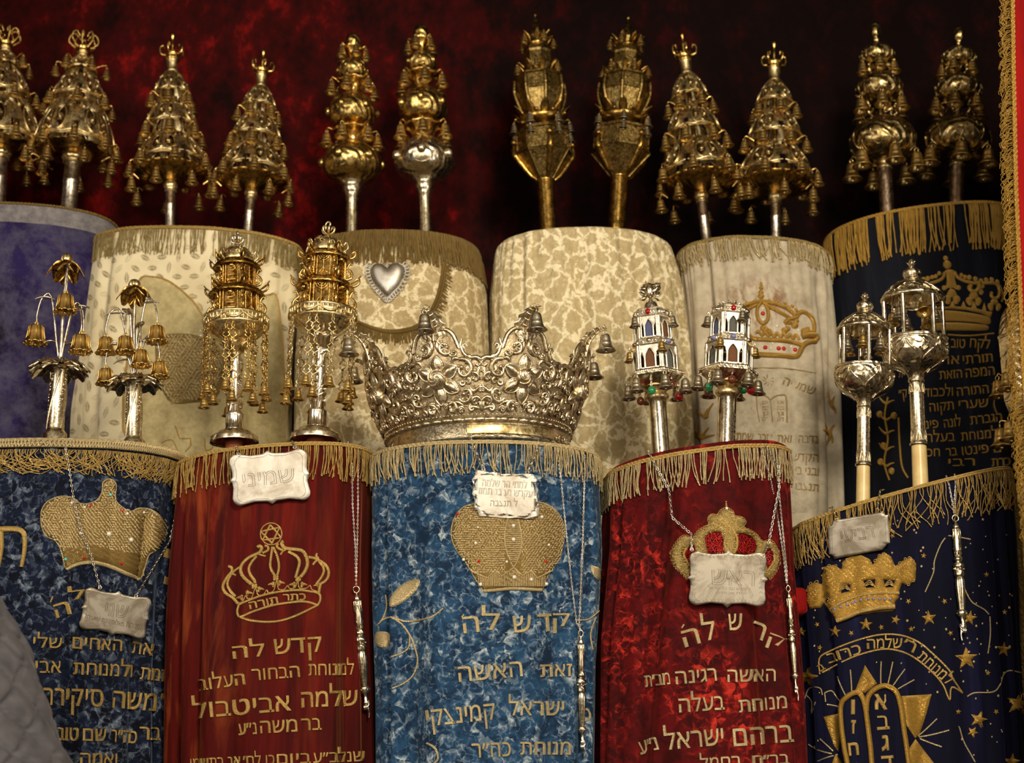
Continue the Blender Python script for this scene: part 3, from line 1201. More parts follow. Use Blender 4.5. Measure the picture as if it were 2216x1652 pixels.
def finial_tower(f, v=0):
    """octagonal gilt tower on a ringed stem, with figures on brackets and a spire"""
    f.amat = 'gilt_dark'
    m = f.mb()
    pr = [(19, -f.e)]
    for i in range(28):
        z = 2 + i * 3.4
        pr += [(17.2, z), (18.6, z + .9), (18.6, z + 2.2), (17.2, z + 3.1)]
    pr += [(19, 98), (21, 101), (19, 104)]
    m.lathe(pr, 28)
    f.put(m, 'ringed_stem', 'gilt_dark')
    m = f.mb()
    m.grid([octa(18, 100), octa(28, 112), octa(62, 152), octa(62, 153)], True, False)
    m.grid([octa(65, 152), octa(65, 156), octa(61, 158), octa(61, 193), octa(65, 195), octa(65, 200), octa(50, 206), octa(38, 212), octa(30, 216)], True, False)
    for k in range(8):
        a = 2 * PI * k / 8
        x, y = 57 * cos(a), 57 * sin(a)
        tx, ty = -sin(a), cos(a)
        for p, q in (((-19, 160), (19, 160)), ((19, 160), (19, 192)), ((19, 192), (-19, 192)), ((-19, 192), (-19, 160))):
            m.tube([(x + tx * p[0], y + ty * p[0], p[1]), (x + tx * q[0], y + ty * q[0], q[1])], 1.6, 5)
        b = a + PI / 8
        m.tube([(20 * cos(b), 20 * sin(b), 103), (64 * cos(b), 64 * sin(b), 153)], 2, 5)
    f.put(m, 'octagonal_cup', 'gilt_tower')
    for k in range(4):
        a = 2 * PI * k / 4 + PI / 8
        m = f.mb()
        q = [(21, 104), (34, 114), (52, 136), (63, 150), (67, 160), (66, 172)]
        m.tube(smooth2([(r * cos(a), r * sin(a), z) for r, z in q], 4), [3, 3.5, 4, 4.5, 5, 5, 6, 6, 7, 7, 7, 7, 8, 8, 7, 7, 6, 5.5, 5, 4.5, 4], 8)
        m.ball((66 * cos(a), 66 * sin(a), 180), 7, 10, 8)
        f.put(m, 'bracket_figure', 'gilt_dark')
    m = f.mb()
    m.lathe([(30, 212), (44, 218), (56, 226), (52, 231), (40, 228)], 24)
    for k in range(10):
        a = 2 * PI * k / 10
        m.petal((42 * cos(a), 42 * sin(a), 226), (cos(a) * .5, sin(a) * .5, 1), (cos(a), sin(a), -.2), 32, 10, 9, 1.2)
        m.ball((58 * cos(a + .3), 58 * sin(a + .3), 232), 4, 7, 5)
    f.put(m, 'leaf_crown', 'gilt_dark')
    m = f.mb()
    m.grid([octa(34, 228), octa(36, 236), octa(53, 282), octa(55, 284), octa(55, 288), octa(52, 290), octa(52, 314), octa(56, 316), octa(56, 320), octa(40, 326), octa(28, 332)], True, False)
    for k in range(8):
        b = 2 * PI * (k + .5) / 8
        m.tube(smooth2([(38 * cos(b), 38 * sin(b), 238), (48 * cos(b), 48 * sin(b), 256), (58 * cos(b), 58 * sin(b), 284), (57 * cos(b), 57 * sin(b), 312)], 3), 4, 6)
        m.ball((58 * cos(b), 58 * sin(b), 290), 5, 7, 5)
    f.put(m, 'octagonal_tier', 'gilt_tower')
    for zz, rr, n, L in ((322, 34, 9, 26), (392, 22, 8, 26)):
        m = f.mb()
        m.lathe([(rr * .7, zz - 2), (rr * 1.15, zz + 2), (rr * 1.05, zz + 6), (rr * .6, zz + 6)], 20)
        for k in range(n):
            a = 2 * PI * k / n + .2
            m.petal((rr * cos(a), rr * sin(a), zz + 3), (cos(a) * .55, sin(a) * .55, 1), (cos(a), sin(a), -.3), L, 7, 6, 1.)
        f.put(m, 'leaf_tier', 'gilt_dark')
    m = f.mb()
    m.grid([octa(24, 326), octa(26, 334), octa(33, 348), octa(33, 372), octa(35, 376), octa(33, 384), octa(24, 391), octa(15, 398)], True, False)
    f.put(m, 'upper_drum', 'gilt_tower')
    m = f.mb()
    m.lathe([(10, 392), (12, 404), (17, 416), (16, 422), (12, 432), (7, 446), (3, 458), (2, 460)], 8, smooth=False)
    m.ball((0, 0, 463), 4.6, 10, 8)
    f.put(m, 'spire', 'gilt_tower')
    arm = f.mb()
    f.bells(6, 62, 226, 24, 'bell_dull', .26, arm, 48)
    f.bells(6, 62, 202, 20, 'bell_dull', .26, arm, 58)
    f.bells(6, 52, 345, 20, 'bell_brass', .6, arm, 36)
    f.bells(5, 38, 412, 20, 'bell_brass', .3, arm, 22)
    f.put(arm, 'bell_brackets', 'gilt_dark')


def finial_bronze(f, v=0):
    """three chased bulbs with open galleries, acorn on top"""
    f.amat = 'bronze_chased'
    m = f.mb()
    m.lathe([(16, -f.e), (15.5, 20), (15, 72)], 24)
    f.put(m, 'staff', 'staff_brown')
    m = f.mb()
    m.lathe(lerp_prof([(14, 70), (17, 74), (12, 78), (11, 84), (14, 88), (12, 86), (20, 92)], 3), 24)
    f.put(m, 'collar', 'gilt_pale')
    for (z0, z1, r) in ((88, 178, 71), (212, 276, 51), (294, 340, 38)):
        m = f.mb()
        h = z1 - z0
        m.lathe(lerp_prof([(r * .3, z0), (r * .62, z0 + h * .07), (r * .93, z0 + h * .25), (r, z0 + h * .48), (r * .9, z0 + h * .7), (r * .55, z0 + h * .93), (r * .25, z1)], 4), 56, lambda a, i: 1 + .018 * cos(9 * a + i * .45))
        for k in range(9):
            a = 2 * PI * k / 9 + v
            for sg in (-1, 1):
                pts = []
                for (x, t) in spiral(.1, .5, .34, .06, -1.9, 2.6, 14):
                    rr = interp([(0, .3), (.07, .62), (.25, .93), (.48, 1), (.7, .9), (.93, .55), (1, .25)], t) * r * 1.015
                    aa = a + sg * x * .62
                    pts.append((rr * cos(aa), rr * sin(aa), z0 + h * t))
                m.tube(pts, [2.1 - .09 * i for i in range(15)], 5)
        f.put(m, 'chased_bulb', 'bronze_chased')
    for (z0, z1, r) in ((174, 216, 40), (272, 298, 29)):
        m = f.mb()
        m.lathe([(6, z0), (6, z1)], 10)
        for k in range(6):
            a = 2 * PI * k / 6 + .4
            q = [(r * .5, z0 + 2), (r * .95, z0 + (z1 - z0) * .3), (r * .75, z0 + (z1 - z0) * .6), (r * .95, z0 + (z1 - z0) * .8), (r * .5, z1)]
            m.tube(smooth2([(x * cos(a), x * sin(a), z) for x, z in q], 3), 3.2, 6)
            m.petal((r * .8 * cos(a), r * .8 * sin(a), z0 + 6), (-sin(a), cos(a), .5), (cos(a), sin(a), 0), 18, 5, 4, 1)
        f.put(m, 'open_gallery', 'bronze_chased')
    arm = f.mb()
    f.bells(6, 70, 104, 44, 'bell_brass', .5 + v, arm, 56)
    f.bells(6, 50, 222, 36, 'bell_brass', .25 + v, arm, 34)
    f.bells(5, 36, 304, 30, 'bell_brass', .7 + v, arm, 22)
    f.put(arm, 'bell_hooks', 'bronze_chased')
    m = f.mb()
    m.lathe(lerp_prof([(10, 337), (6, 346), (8, 352), (5, 355), (6, 358)], 3), 16)
    m.lathe(lerp_prof([(5, 357), (10, 362), (12.5, 372), (11, 382), (6, 389), (0, 391)], 4), 20, lambda a, i: 1 + .03 * cos(9 * a + i))
    f.put(m, 'acorn_tip', 'bronze_chased')


def flower_bell(f, loc, size):
    """gilt lily-shaped bell with a scalloped lip"""
    o = link('lily_bell', FLOWER[0], f.root)
    o.location = (loc[0], loc[1], loc[2] + f.e)
    o.scale = (size,) * 3
    link('clapper', FLOWER[1], o)
    return o


def make_flower_bell():
    m = MB()
    pr = [(.0, -.02), (.16, -.03), (.30, -.07), (.36, -.16), (.38, -.4), (.42, -.66), (.50, -.86), (.56, -.94), (.52, -.9), (.42, -.72), (.36, -.4), (.30, -.12), (0, -.08)]
    m.lathe(pr, 40, lambda a, i: 1 + (.07 * cos(10 * a) if 6 <= i <= 9 else .025 * cos(10 * a)))
    for k in range(10):
        a = 2 * PI * k / 10 + .31
        m.ball((.53 * cos(a), .53 * sin(a), -.94), (.075, .075, .06), 7, 5)
        m.tube([(.36 * cos(a), .36 * sin(a), -.12), (.39 * cos(a), .39 * sin(a), -.4), (.45 * cos(a), .45 * sin(a), -.68)], [.02, .03, .01], 5)
    m.tube([(.08 * cos(t), 0, .06 + .08 * sin(t)) for t in [2 * PI * i / 8 for i in range(8)]], .03, 4, True)
    c = MB()
    c.tube([(0, 0, -.1), (0, 0, -.92)], .025, 5)
    c.ball((0, 0, -.98), .09, 8, 6)
    return m.mesh('lily_bell', 'gilt'), c.mesh('clapper', 'gilt')


FLOWER = make_flower_bell()


def finial_flower(f, arms, v=0):
    """engraved silver stem, petalled saucer and a spray of stalks with hanging lily bells; arms = (dx, z, depth, size)"""
    m = f.mb()
    m.lathe([(24, -f.e), (25, -2), (22, 2), (19, 5), (18, 10), (17, 130), (19, 133), (22, 137), (20, 142), (14, 146)], 32, lambda a, i: 1 + (.02 * cos(3 * a)))
    for k in range(3):
        pts = []
        for i in range(40):
            z = 8 + i * 3.1
            a = 2 * PI * k / 3 + i * .045 - 1.2 + .55
            pts.append((18 * cos(a), 18 * sin(a), z))
        m.tube(pts, 2.4, 5)
    rnd = random.Random(4 + v)
    for k in range(3):
        for i in range(11):
            z = 14 + i * 10.8
            a = 2 * PI * k / 3 + (z - 8) / 3.1 * .045 - 1.2 + .55 + 1.05
            sg = 1 if i % 2 else -1
            pts = [(17.9 * cos(a + x * .05 * sg), 17.9 * sin(a + x * .05 * sg), z + y) for x, y in spiral(0, 0, 6.2, 1.2, -2, 4.2, 12)]
            m.tube(pts, .85, 4)
            m.ball((17.8 * cos(a), 17.8 * sin(a), z), 1.4, 6, 4)
    f.put(m, 'engraved_stem', 'silver_old')
    m = f.mb()
    m.lathe(lerp_prof([(16, 138), (30, 141), (50, 139), (58, 133), (60, 128), (56, 132), (44, 143), (26, 148), (8, 149)], 4), 72, lambda a, i: 1 + (.06 * cos(9 * a)))
    for k in range(9):
        a = 2 * PI * k / 9 + .2
        d = (cos(a), sin(a), 0)
        m.petal((24 * cos(a), 24 * sin(a), 146), (cos(a), sin(a), -.02), (0, 0, 1), 42, 18, -16, 2.2, 10, .42)
        m.petal((40 * cos(a), 40 * sin(a), 143), (cos(a), sin(a), -.6), (0, 0, -1), 26, 15, 8, 1.8, 8, .42)
        for q in (-1, 0, 1):
            m.tube([(28 * cos(a + q * .1), 28 * sin(a + q * .1), 149), (48 * cos(a + q * .14), 48 * sin(a + q * .14), 147), (62 * cos(a + q * .12), 62 * sin(a + q * .12), 134)], [.8, 1.5, .8], 4)
    f.put(m, 'petal_saucer', 'silver_old')
    m = f.mb()
    m.tube(smooth2([(0, 0, 148), (1, 0, 200), (-1, 0, 260), (0, 0, 300), (2, 0, 345)], 4), [5 - .08 * i for i in range(17)], 8)
    for dx, z, dp, sz in arms:
        zs = max(165, z - 60)
        pts = smooth2([(0, 0, zs - 25), (dx * .18, dp * .18, zs + 25), (dx * .5, dp * .5, z + 62), (dx * .85, dp * .85, z + 58), (dx, dp, z + 25), (dx, dp, z + 8)], 4)
        m.tube(pts, [2.8 - .05 * i for i in range(len(pts))], 6)
        m.petal((dx * .35, dp * .35, z + 55), (dx, dp, 20), (0, 0, 1), 44, 9, -16, 1.2)
        m.petal((dx * .2, dp * .2, zs + 24), (dx * .9, dp + 6, 14), (0, 0, 1), 34, 9, -18, 1.2)
    f.put(m, 'stalks_and_leaves', 'silver_grey')
    for dx, z, dp, sz in arms:
        flower_bell(f, (dx, dp, z), sz)
        m = f.mb()
        chain(m, [(dx, dp, z + 14), (dx, dp, z + 2)], 5, .8)
        f.put(m, 'bell_link', 'gilt')
    m = f.mb()
    m.lathe(lerp_prof([(3, 318), (6, 330), (9, 345), (7, 352)], 3), 16)
    for k in range(6):
        a = 2 * PI * k / 6 + .3
        m.petal((5 * cos(a), 5 * sin(a), 368), (cos(a), sin(a), -.05), (0, 0, 1), 36, 18, -32, 1.6, 10, .5)
    for k in range(3):
        a = 2 * PI * k / 3
        m.petal((3 * cos(a), 3 * sin(a), 352), (cos(a) * .3, sin(a) * .3, -1), (cos(a), sin(a), 0), 34, 11, 3, 1.4)
    f.put(m, 'blossom', 'gilt')
    m = f.mb()
    m.lathe(lerp_prof([(4, 362), (12, 368), (13, 376), (9, 384), (0, 388)], 4), 40, lambda a, i: 1 + .08 * cos(8 * a))
    f.put(m, 'bud', 'gilt_pale')


def finial_lantern(f, v=0):
    """two-storey gilt lantern above a gallery hung with chains and bells; twisted silver stem on a round foot"""
    m = f.mb()
    m.lathe([(20, -f.e), (20, 10), (18, 12)], 20)
    f.put(m, 'wood_peg', 'wood')
    m = f.mb()
    m.lathe([(54, 1), (55, 4), (52, 9), (53, 12), (46, 17), (38, 20), (36, 24), (24, 26), (22, 29), (22, 22), (40, 16), (50, 6)], 64, lambda a, i: 1 + (.012 * cos(36 * a) if 2 < i < 6 else 0), close=False)
    f.put(m, 'round_foot', 'silver_old')
    m = f.mb()
    m.lathe([(21, 27), (22, 30), (19.5, 33), (19, 60), (20.5, 63), (17, 66)], 60, lambda a, i: 1 + (.05 * cos(18 * a) if 2 <= i <= 3 else 0))
    m.lathe([(17, 64), (15, 70), (14, 130), (13, 200), (15, 203)], 28)
    rnd = random.Random(7)
    for k in range(3):
        pts = [(15.5 * cos(k * 2.1 + z * .045 + .3 * sin(z * .13)), 15.5 * sin(k * 2.1 + z * .045 + .3 * sin(z * .13)), z) for z in range(68, 200, 4)]
        m.tube(pts, 2.1, 5)
    for k in range(40):
        a, z = rnd.uniform(0, 6.28), rnd.uniform(72, 195)
        m.petal((14 * cos(a), 14 * sin(a), z), (-sin(a) * .8, cos(a) * .8, rnd.uniform(-.6, 1)), (cos(a), sin(a), 0), 12, 4, 1, .8, 4)
    f.put(m, 'twisted_stem', 'silver')
    m = f.mb()
    m.lathe(lerp_prof([(13, 196), (18, 202), (27, 212), (30, 220), (24, 222)], 3), 48, lambda a, i: 1 + .06 * cos(8 * a))
    for k in range(10):
        a = 2 * PI * k / 10
        m.petal((16 * cos(a), 16 * sin(a), 200), (cos(a) * .6, sin(a) * .6, 1), (cos(a), sin(a), -.4), 26, 9, 6, 1.2)
    m.lathe(lerp_prof([(18, 218), (34, 224), (52, 236), (62, 246), (66, 252)], 3), 64, lambda a, i: 1 + .03 * cos(12 * a))
    f.put(m, 'lotus_calyx', 'silver_old' if v else 'gilt_pale')
    m = f.mb()
    m.lathe([(62, 246), (70, 252), (72, 256), (70, 258), (70, 270), (74, 273), (74, 277), (70, 278), (30, 279)], 64)
    for k in range(44):
        a = 2 * PI * k / 44
        m.tube([(70.5 * cos(a), 70.5 * sin(a), 257), (72.5 * cos(a), 72.5 * sin(a), 271)], 1.9, 4)
    for k in range(10):
        a0 = 2 * PI * k / 10
        m.tube([(73.5 * cos(a0 + b * .06283), 73.5 * sin(a0 + b * .06283), 269 - 11 * sin(PI * b / 10)) for b in range(11)], [1.5 + 1.6 * sin(PI * b / 10) for b in range(11)], 5)
        m.tube([(74 * cos(a0) + 4 * cos(t) * -sin(a0), 74 * sin(a0) + 4 * cos(t) * cos(a0), 271 + 4 * sin(t)) for t in [2 * PI * i / 10 for i in range(10)]], 1.4, 5, True)
    f.put(m, 'gallery_ring', 'gilt_pale')

    def storey(z0, z1, r, eave, name, n=6):
        m = f.mb()
        ph = .52 + v * .3
        m.lathe([(r, z0), (r * .97, z0 + 3), (r * .94, z1)], n * 4, lambda a, i: 1 / max(.9, cos(((a + PI / n) % (2 * PI / n)) - PI / n)) * .93, ph=ph)
        for k in range(n):
            a = ph + 2 * PI * k / n
            b = a + PI / n
            h = z1 - z0
            m.tube([(r * 1.02 * cos(b), r * 1.02 * sin(b), z0), (r * cos(b), r * sin(b), z1)], 3.2, 6)
            cx, cy = r * .93 * cos(a), r * .93 * sin(a)
            t = Vector((-sin(a), cos(a), 0))
            c0 = Vector((cx, cy, z0))
            o = Vector((cos(a), sin(a), 0))
            w = r * .34
            if k % 2 == 0:
                # lampstand relief: stem, base and nested arms
                m.tube([c0 + Vector((0, 0, h * .12)) + o * 2, c0 + Vector((0, 0, h * .85)) + o * 2], 1.4, 5)
                for q in (1, 2, 3):
                    m.tube([c0 + t * (w * .27 * q * cos(x)) + Vector((0, 0, h * .84 - w * .27 * q * 1.15 * sin(x))) + o * 2 for x in [PI * i / 10 for i in range(11)]], 1.1, 4)
                m.tube([c0 + t * -w * .55 + Vector((0, 0, h * .1)) + o * 2, c0 + Vector((0, 0, h * .32)) + o * 2, c0 + t * w * .55 + Vector((0, 0, h * .1)) + o * 2], 1.5, 5)
            else:
                # altar or basin relief
                for q in range(3):
                    zz = z0 + h * (.14 + .2 * q)
                    m.tube([c0 + t * (-w * (.7 - .15 * q)) + o * 2 + Vector((0, 0, zz - z0)), c0 + t * (w * (.7 - .15 * q)) + o * 2 + Vector((0, 0, zz - z0))], 2.6, 5)
                m.ball(c0 + o * 2 + Vector((0, 0, h * .74)), (w * .5, w * .5, h * .1), 10, 6)
                m.petal(c0 + o * 2 + Vector((0, 0, h * .78)), t * .4 + Vector((0, 0, 1)), o, h * .2, 3, 0, 1)
            for sg in (-1, 1):
                m.tube([c0 + t * sg * w * .98 + o * 1.2, c0 + t * sg * w * .98 + Vector((0, 0, h * .96)) + o * 1.2], 1.7, 5)
            # volute buttress at the corner
            q = [(r * 1.02, z0 + 2), (r * 1.34, z0 + h * .1), (r * 1.32, z0 + h * .36), (r * 1.12, z0 + h * .52), (r * 1.25, z0 + h * .72), (r * 1.4, z0 + h * .66)]
            m.tube(smooth2([(x * cos(b), x * sin(b), z) for x, z in q], 4), [3.4 - .07 * i for i in range(21)], 6)
            q = spiral(r * 1.22, z0 + h * .24, h * .16, 2, 0, 6.4, 14)
            m.tube([(x * cos(b), x * sin(b), z) for x, z in q], 1.8, 5)
        f.put(m, name, 'gilt')
        m = f.mb()
        z = z1
        m.lathe([(r * .95, z - 6), (eave * .8, z - 6), (eave, z - 11), (eave * 1.03, z - 9), (eave * .86, z + 3), (r * .8, z + 9), (r * .5, z + 11)], 72, lambda a, i: 1 + (.02 * cos(36 * a) if i in (2, 3, 4) else 0))
        for k in range(n):
            b = ph + 2 * PI * (k + .5) / n
            q = [(eave * .75, z + 2), (eave * .98, z - 4), (eave * 1.16, z + 1), (eave * 1.2, z + 12), (eave * 1.1, z + 10)]
            m.tube(smooth2([(x * cos(b), x * sin(b), zz) for x, zz in q], 3), [3.2 - .1 * i for i in range(13)], 6)
            m.petal((eave * .9 * cos(b), eave * .9 * sin(b), z + 1), (cos(b), sin(b), .5), (0, 0, 1), eave * .4, 6, 7, 1.2)
        f.put(m, 'eaves', 'gilt_dark' if not v else 'gilt')
    storey(279, 336, 50, 62, 'lower_storey')
    storey(345, 398, 42, 53, 'upper_storey')
    m = f.mb()
    m.lathe(lerp_prof([(34, 402), (38, 408), (33, 424), (22, 436), (10, 441), (6, 443)], 4), 40)
    rnd = random.Random(3)
    for k in range(26):
        a, z = rnd.uniform(0, 6.28), rnd.uniform(406, 434)
        r = interp([(402, 36), (424, 34), (436, 23), (443, 8)], z)
        m.tube([((r + 1) * cos(a + x / r), (r + 1) * sin(a + x / r), z + y) for x, y in spiral(0, 0, 6, 1.5, 0, 5, 10)], 1.3, 4)
    for k in range(6):
        a = .52 + 2 * PI * (k + .5) / 6
        m.tube(smooth2([(40 * cos(a), 40 * sin(a), 404), (50 * cos(a), 50 * sin(a), 412), (46 * cos(a), 46 * sin(a), 426), (40 * cos(a), 40 * sin(a), 420)], 3), [3, 3, 3, 3, 2.8, 2.6, 2.4, 2.2, 2, 2], 6)
    f.put(m, 'dome', 'gilt_pale')
    m = f.mb()
    m.lathe([(7, 440), (8, 444), (3, 447), (3, 452)], 12)
    for k in range(6):
        a = 2 * PI * k / 6
        m.tube(smooth2([(2 * cos(a), 2 * sin(a), 448), (12 * cos(a), 12 * sin(a), 452), (15 * cos(a), 15 * sin(a), 461), (9 * cos(a), 9 * sin(a), 464), (7 * cos(a), 7 * sin(a), 458)], 3), [2.6 - .09 * i for i in range(13)], 5)
    m.tube(smooth2([(0, 0, 450), (-3, 0, 462), (-8, 0, 470), (-2, 0, 477), (4, 0, 472), (0, 0, 466)], 4), 2.2, 5)
    f.put(m, 'flower_tip', 'gilt_pale' if v else 'silver_old')
    # hanging chains with bells
    n = 9
    for k in range(n):
        a = 2 * PI * k / n + .17 + v * .4
        for row, (rr, drop, sz) in enumerate(((72, 122, 27), (68, 150, 27)) if k % 2 == 0 else ((72, 118, 27),)):
            aa = a + row * .2
            x, y = rr * cos(aa), rr * sin(aa)
            m = f.mb()
            z, i = 252., 0
            t = Vector((-sin(aa), cos(aa), 0))
            while z > 252 - drop + 4:
                if i % 4 == 2:
                    L, w = 26, 9
                    q = [(0, 0), (w * .25, -.14 * L), (w, -.3 * L), (w, -.36 * L), (w * .45, -.5 * L), (w * .9, -.64 * L), (w, -.7 * L), (w * .25, -.86 * L), (0, -L)]
                    q = q + [(-p, zz) for p, zz in q[-2:0:-1]]
                    m.tube([Vector((x, y, z + zz)) + t * p for p, zz in q], 1.5, 5, True)
                else:
                    L = 9
                    u = t if i % 2 else Vector((cos(aa), sin(aa), 0)) * .8 + t * .5
                    m.tube([Vector((x, y, z - L / 2)) + u * (3 * cos(b)) + Vector((0, 0, L * .55 * sin(b))) for b in [2 * PI * j / 8 for j in range(8)]], 1.1, 4, True)
                z -= L * .86
                i += 1
            c = f.put(m, 'hanging_chain', 'gilt' if not v else 'gilt_pale')
            bell(c, (x, y, z + 2 + f.e), sz, 'bell_brass')


def hexring(r, z, ph):
    return [(r * cos(2 * PI * j / 6 + ph), r * sin(2 * PI * j / 6 + ph), z) for j in range(6)]


def finial_gothic(f, v=0):
    """silver hexagonal lantern with two storeys of pointed windows, coloured panes, bells and glass beads"""
    f.amat = 'silver_old'
    ph = PI / 6 + .14 if v == 0 else .04
    m = f.mb()
    m.lathe([(20, -f.e), (20, 90), (19, 96)], 32)
    f.put(m, 'staff', 'silver')
    if v:
        # engraved dedication running down the staff
        class Stem:
            k = 1.

            @staticmethod
            def hit(x, y):
                a = -PI / 2 + x / 20.
                return Vector((20 * cos(a), 20 * sin(a), y)), Vector((cos(a), sin(a), 0))
        for s, x, y0, y1 in (('EN MEMORIA DE SUS', 5.5, 84, 4), ('ESTHER BENSUS', -8, 78, 4), ('PADRES', 15, 60, 4)):
            m = f.mb()
            text(m, Stem, s, x, y0, x, y1, -5.5, .012, .35, 999)
            f.put(m, 'engraved_line', 'engrave')
    m = f.mb()
    m.lathe(lerp_prof([(19, 92), (21, 95), (26, 101), (26, 108), (21, 113), (24, 117), (34, 124), (30, 128)], 4), 36)
    f.put(m, 'ring_collar', 'gilt_pale')
    m = f.mb()
    m.grid([hexring(20, 112, ph), hexring(30, 122, ph), hexring(60, 140, ph), hexring(66, 143, ph), hexring(67, 150, ph), hexring(64, 153, ph), hexring(50, 155, ph), hexring(10, 156, ph)], True, False)
    for k in range(6):
        a, b = Vector(hexring(65.5, 148, ph)[k]), Vector(hexring(65.5, 148, ph)[(k + 1) % 6])
        for i in range(14):
            p = a.lerp(b, (i + .5) / 14)
            m.ball(p, (2.2, 2.2, 3), 6, 4)
    f.put(m, 'base_plate', 'silver_chased')

    def storey(z0, z1, r, pane):
        m = f.mb()
        h = z1 - z0
        frames = f.mb()
        for k in range(6):
            a, b = Vector(hexring(r, z0, ph)[k]), Vector(hexring(r, z0, ph)[(k + 1) % 6])
            t = (b - a).normalized()
            c = (a + b) / 2
            o = Vector((c.x, c.y, 0)).normalized()
            w = (b - a).length
            for q in (0, 1):
                p = a if q == 0 else b
                p = p + t * (4 if q == 0 else -4)
                m.tube([p, p + Vector((0, 0, h))], 2.4, 6)
                m.tube([p + Vector((0, 0, h * .82)), p + Vector((0, 0, h * .9))], 3.4, 6)
                m.tube([p, p + Vector((0, 0, h * .08))], 3.4, 6)
            # three pointed openings: outline cords and spandrel plate with holes
            def arch(cx, hw, top, zb=0.):
                q = [(cx - hw, zb), (cx - hw, top * .6), (cx - hw * .72, top * .8), (cx, top), (cx + hw * .72, top * .8), (cx + hw, top * .6), (cx + hw, zb)]
                return q
            outs = [(-.0, .21, .86), (-.345, .095, .7), (.345, .095, .7)]
            W2 = w * .5
            rows = []
            NX, NZ = 36, 20
            vs, fs, back = [], [], []
            for i in range(NZ + 1):
                for j in range(NX + 1):
                    p = a + t * (w * j / NX) + Vector((0, 0, h * i / NZ))
                    vs.append(p)
            for i in range(NZ):
                for j in range(NX):
                    x, z = (j + .5) / NX - .5, (i + .5) / NZ
                    hole = False
                    for cx, hw, tp in outs:
                        u = abs(x - cx) / hw
                        if u < 1 and z < tp * (1 - .4 * u ** 1.6) and z > .04:
                            hole = True
                    if not hole:
                        q = i * (NX + 1) + j
                        fs.append((q, q + 1, q + NX + 2, q + NX + 1))
            m.add(vs, fs, False)
            m.add([p - o * 1.5 for p in vs], [g[::-1] for g in fs], False)
            for cx, hw, tp in outs:
                q = smooth2(arch(cx, hw, tp), 3)
                m.tube([a + t * (w * (x + .5)) + Vector((0, 0, h * z)) + o * .8 for x, z in [(p[0], p[1]) for p in q]], 1.5 if hw > .15 else 1.1, 5)
            q = f.mb()
            q.add([c + t * (-w * .22) - o * 3, c + t * (w * .22) - o * 3, c + t * (w * .22) - o * 3 + Vector((0, 0, h * .88)), c + t * (-w * .22) - o * 3 + Vector((0, 0, h * .88)),
                   c + t * (-w * .22) - o * 5, c + t * (w * .22) - o * 5, c + t * (w * .22) - o * 5 + Vector((0, 0, h * .88)), c + t * (-w * .22) - o * 5 + Vector((0, 0, h * .88))],
                  [(0, 1, 2, 3), (7, 6, 5, 4), (0, 4, 5, 1), (1, 5, 6, 2), (2, 6, 7, 3), (3, 7, 4, 0)], False)
            f.put(q, 'coloured_pane', pane[k % len(pane)])
        f.put(m, 'window_storey', 'silver_plate')

    def cornice(z0, z1, r, gem):
        m = f.mb()
        m.grid([hexring(r * .9, z0 - 1, ph), hexring(r, z0, ph), hexring(r * 1.06, z0 + 2, ph), hexring(r, z0 + 3, ph), hexring(r * .92, z1 - 3, ph), hexring(r * .98, z1 - 1, ph), hexring(r * .92, z1, ph), hexring(5, z1 + 1, ph)], True, False)
        for k in range(6):
            a, b = Vector(hexring(r * .97, (z0 + z1) / 2, ph)[k]), Vector(hexring(r * .97, (z0 + z1) / 2, ph)[(k + 1) % 6])
            for i in (.2, .35, .65, .8):
                p = a.lerp(b, i)
                m.ball(p, (3.5, 3.5, 4), 7, 5)
        f.put(m, 'cornice', 'silver_plate')
        for k in range(6):
            a, b = Vector(hexring(r * .98, (z0 + z1) / 2, ph)[k]), Vector(hexring(r * .98, (z0 + z1) / 2, ph)[(k + 1) % 6])
            g = f.mb()
            c = (a + b) / 2
            mt = gem[k % len(gem)]
            g.ball(c, (6.5, 6.5, 6.5) if mt == 'glass_red' else (8, 8, 5), 12, 8)
            f.put(g, 'gemstone', mt)
    storey(156, 205, 53, ['enamel_brown', 'enamel_grey'] if v else ['enamel_grey', 'enamel_brown'])
    cornice(206, 222, 51, ['stone_blue', 'stone_blue', 'silver'] if v else ['silver', 'stone_blue', 'silver'])
    storey(223, 268, 44, ['enamel_grey', 'enamel_blue'] if v else ['enamel_brown', 'enamel_blue'])
    cornice(268, 288, 44, ['glass_red', 'silver'] if v else ['silver', 'glass_red'])
    if v == 0:
        m = f.mb()
        m.lathe(lerp_prof([(20, 286), (17, 292), (15, 302), (11, 308), (6, 311), (4, 316)], 3), 24)
        f.put(m, 'small_dome', 'silver_grey')
        m = f.mb()
        rnd = random.Random(5)
        m.ball((0, 0, 334), (11, 11, 17), 12, 10)
        for k in range(26):
            a, z = rnd.uniform(0, 6.28), rnd.uniform(316, 348)
            r = 9 + 5 * sin(PI * (z - 312) / 44)
            m.petal((r * cos(a), r * sin(a), z), (cos(a) * .5 - sin(a) * .6, sin(a) * .5 + cos(a) * .6, rnd.uniform(-.4, .9)), (cos(a), sin(a), .3), 13, 5, 3, 1.2, 4)
        f.put(m, 'leafy_tip', 'silver_old')
    else:
        m = f.mb()
        m.lathe(lerp_prof([(12, 286), (18, 288), (20, 293), (14, 297)], 3), 24)
        for k in range(10):
            a = 2 * PI * k / 10
            m.petal((13 * cos(a), 13 * sin(a), 289), (cos(a), sin(a), .5), (0, 0, 1), 14, 5, 3, 1.)
        f.put(m, 'cap', 'silver_old')
    arm = f.mb()
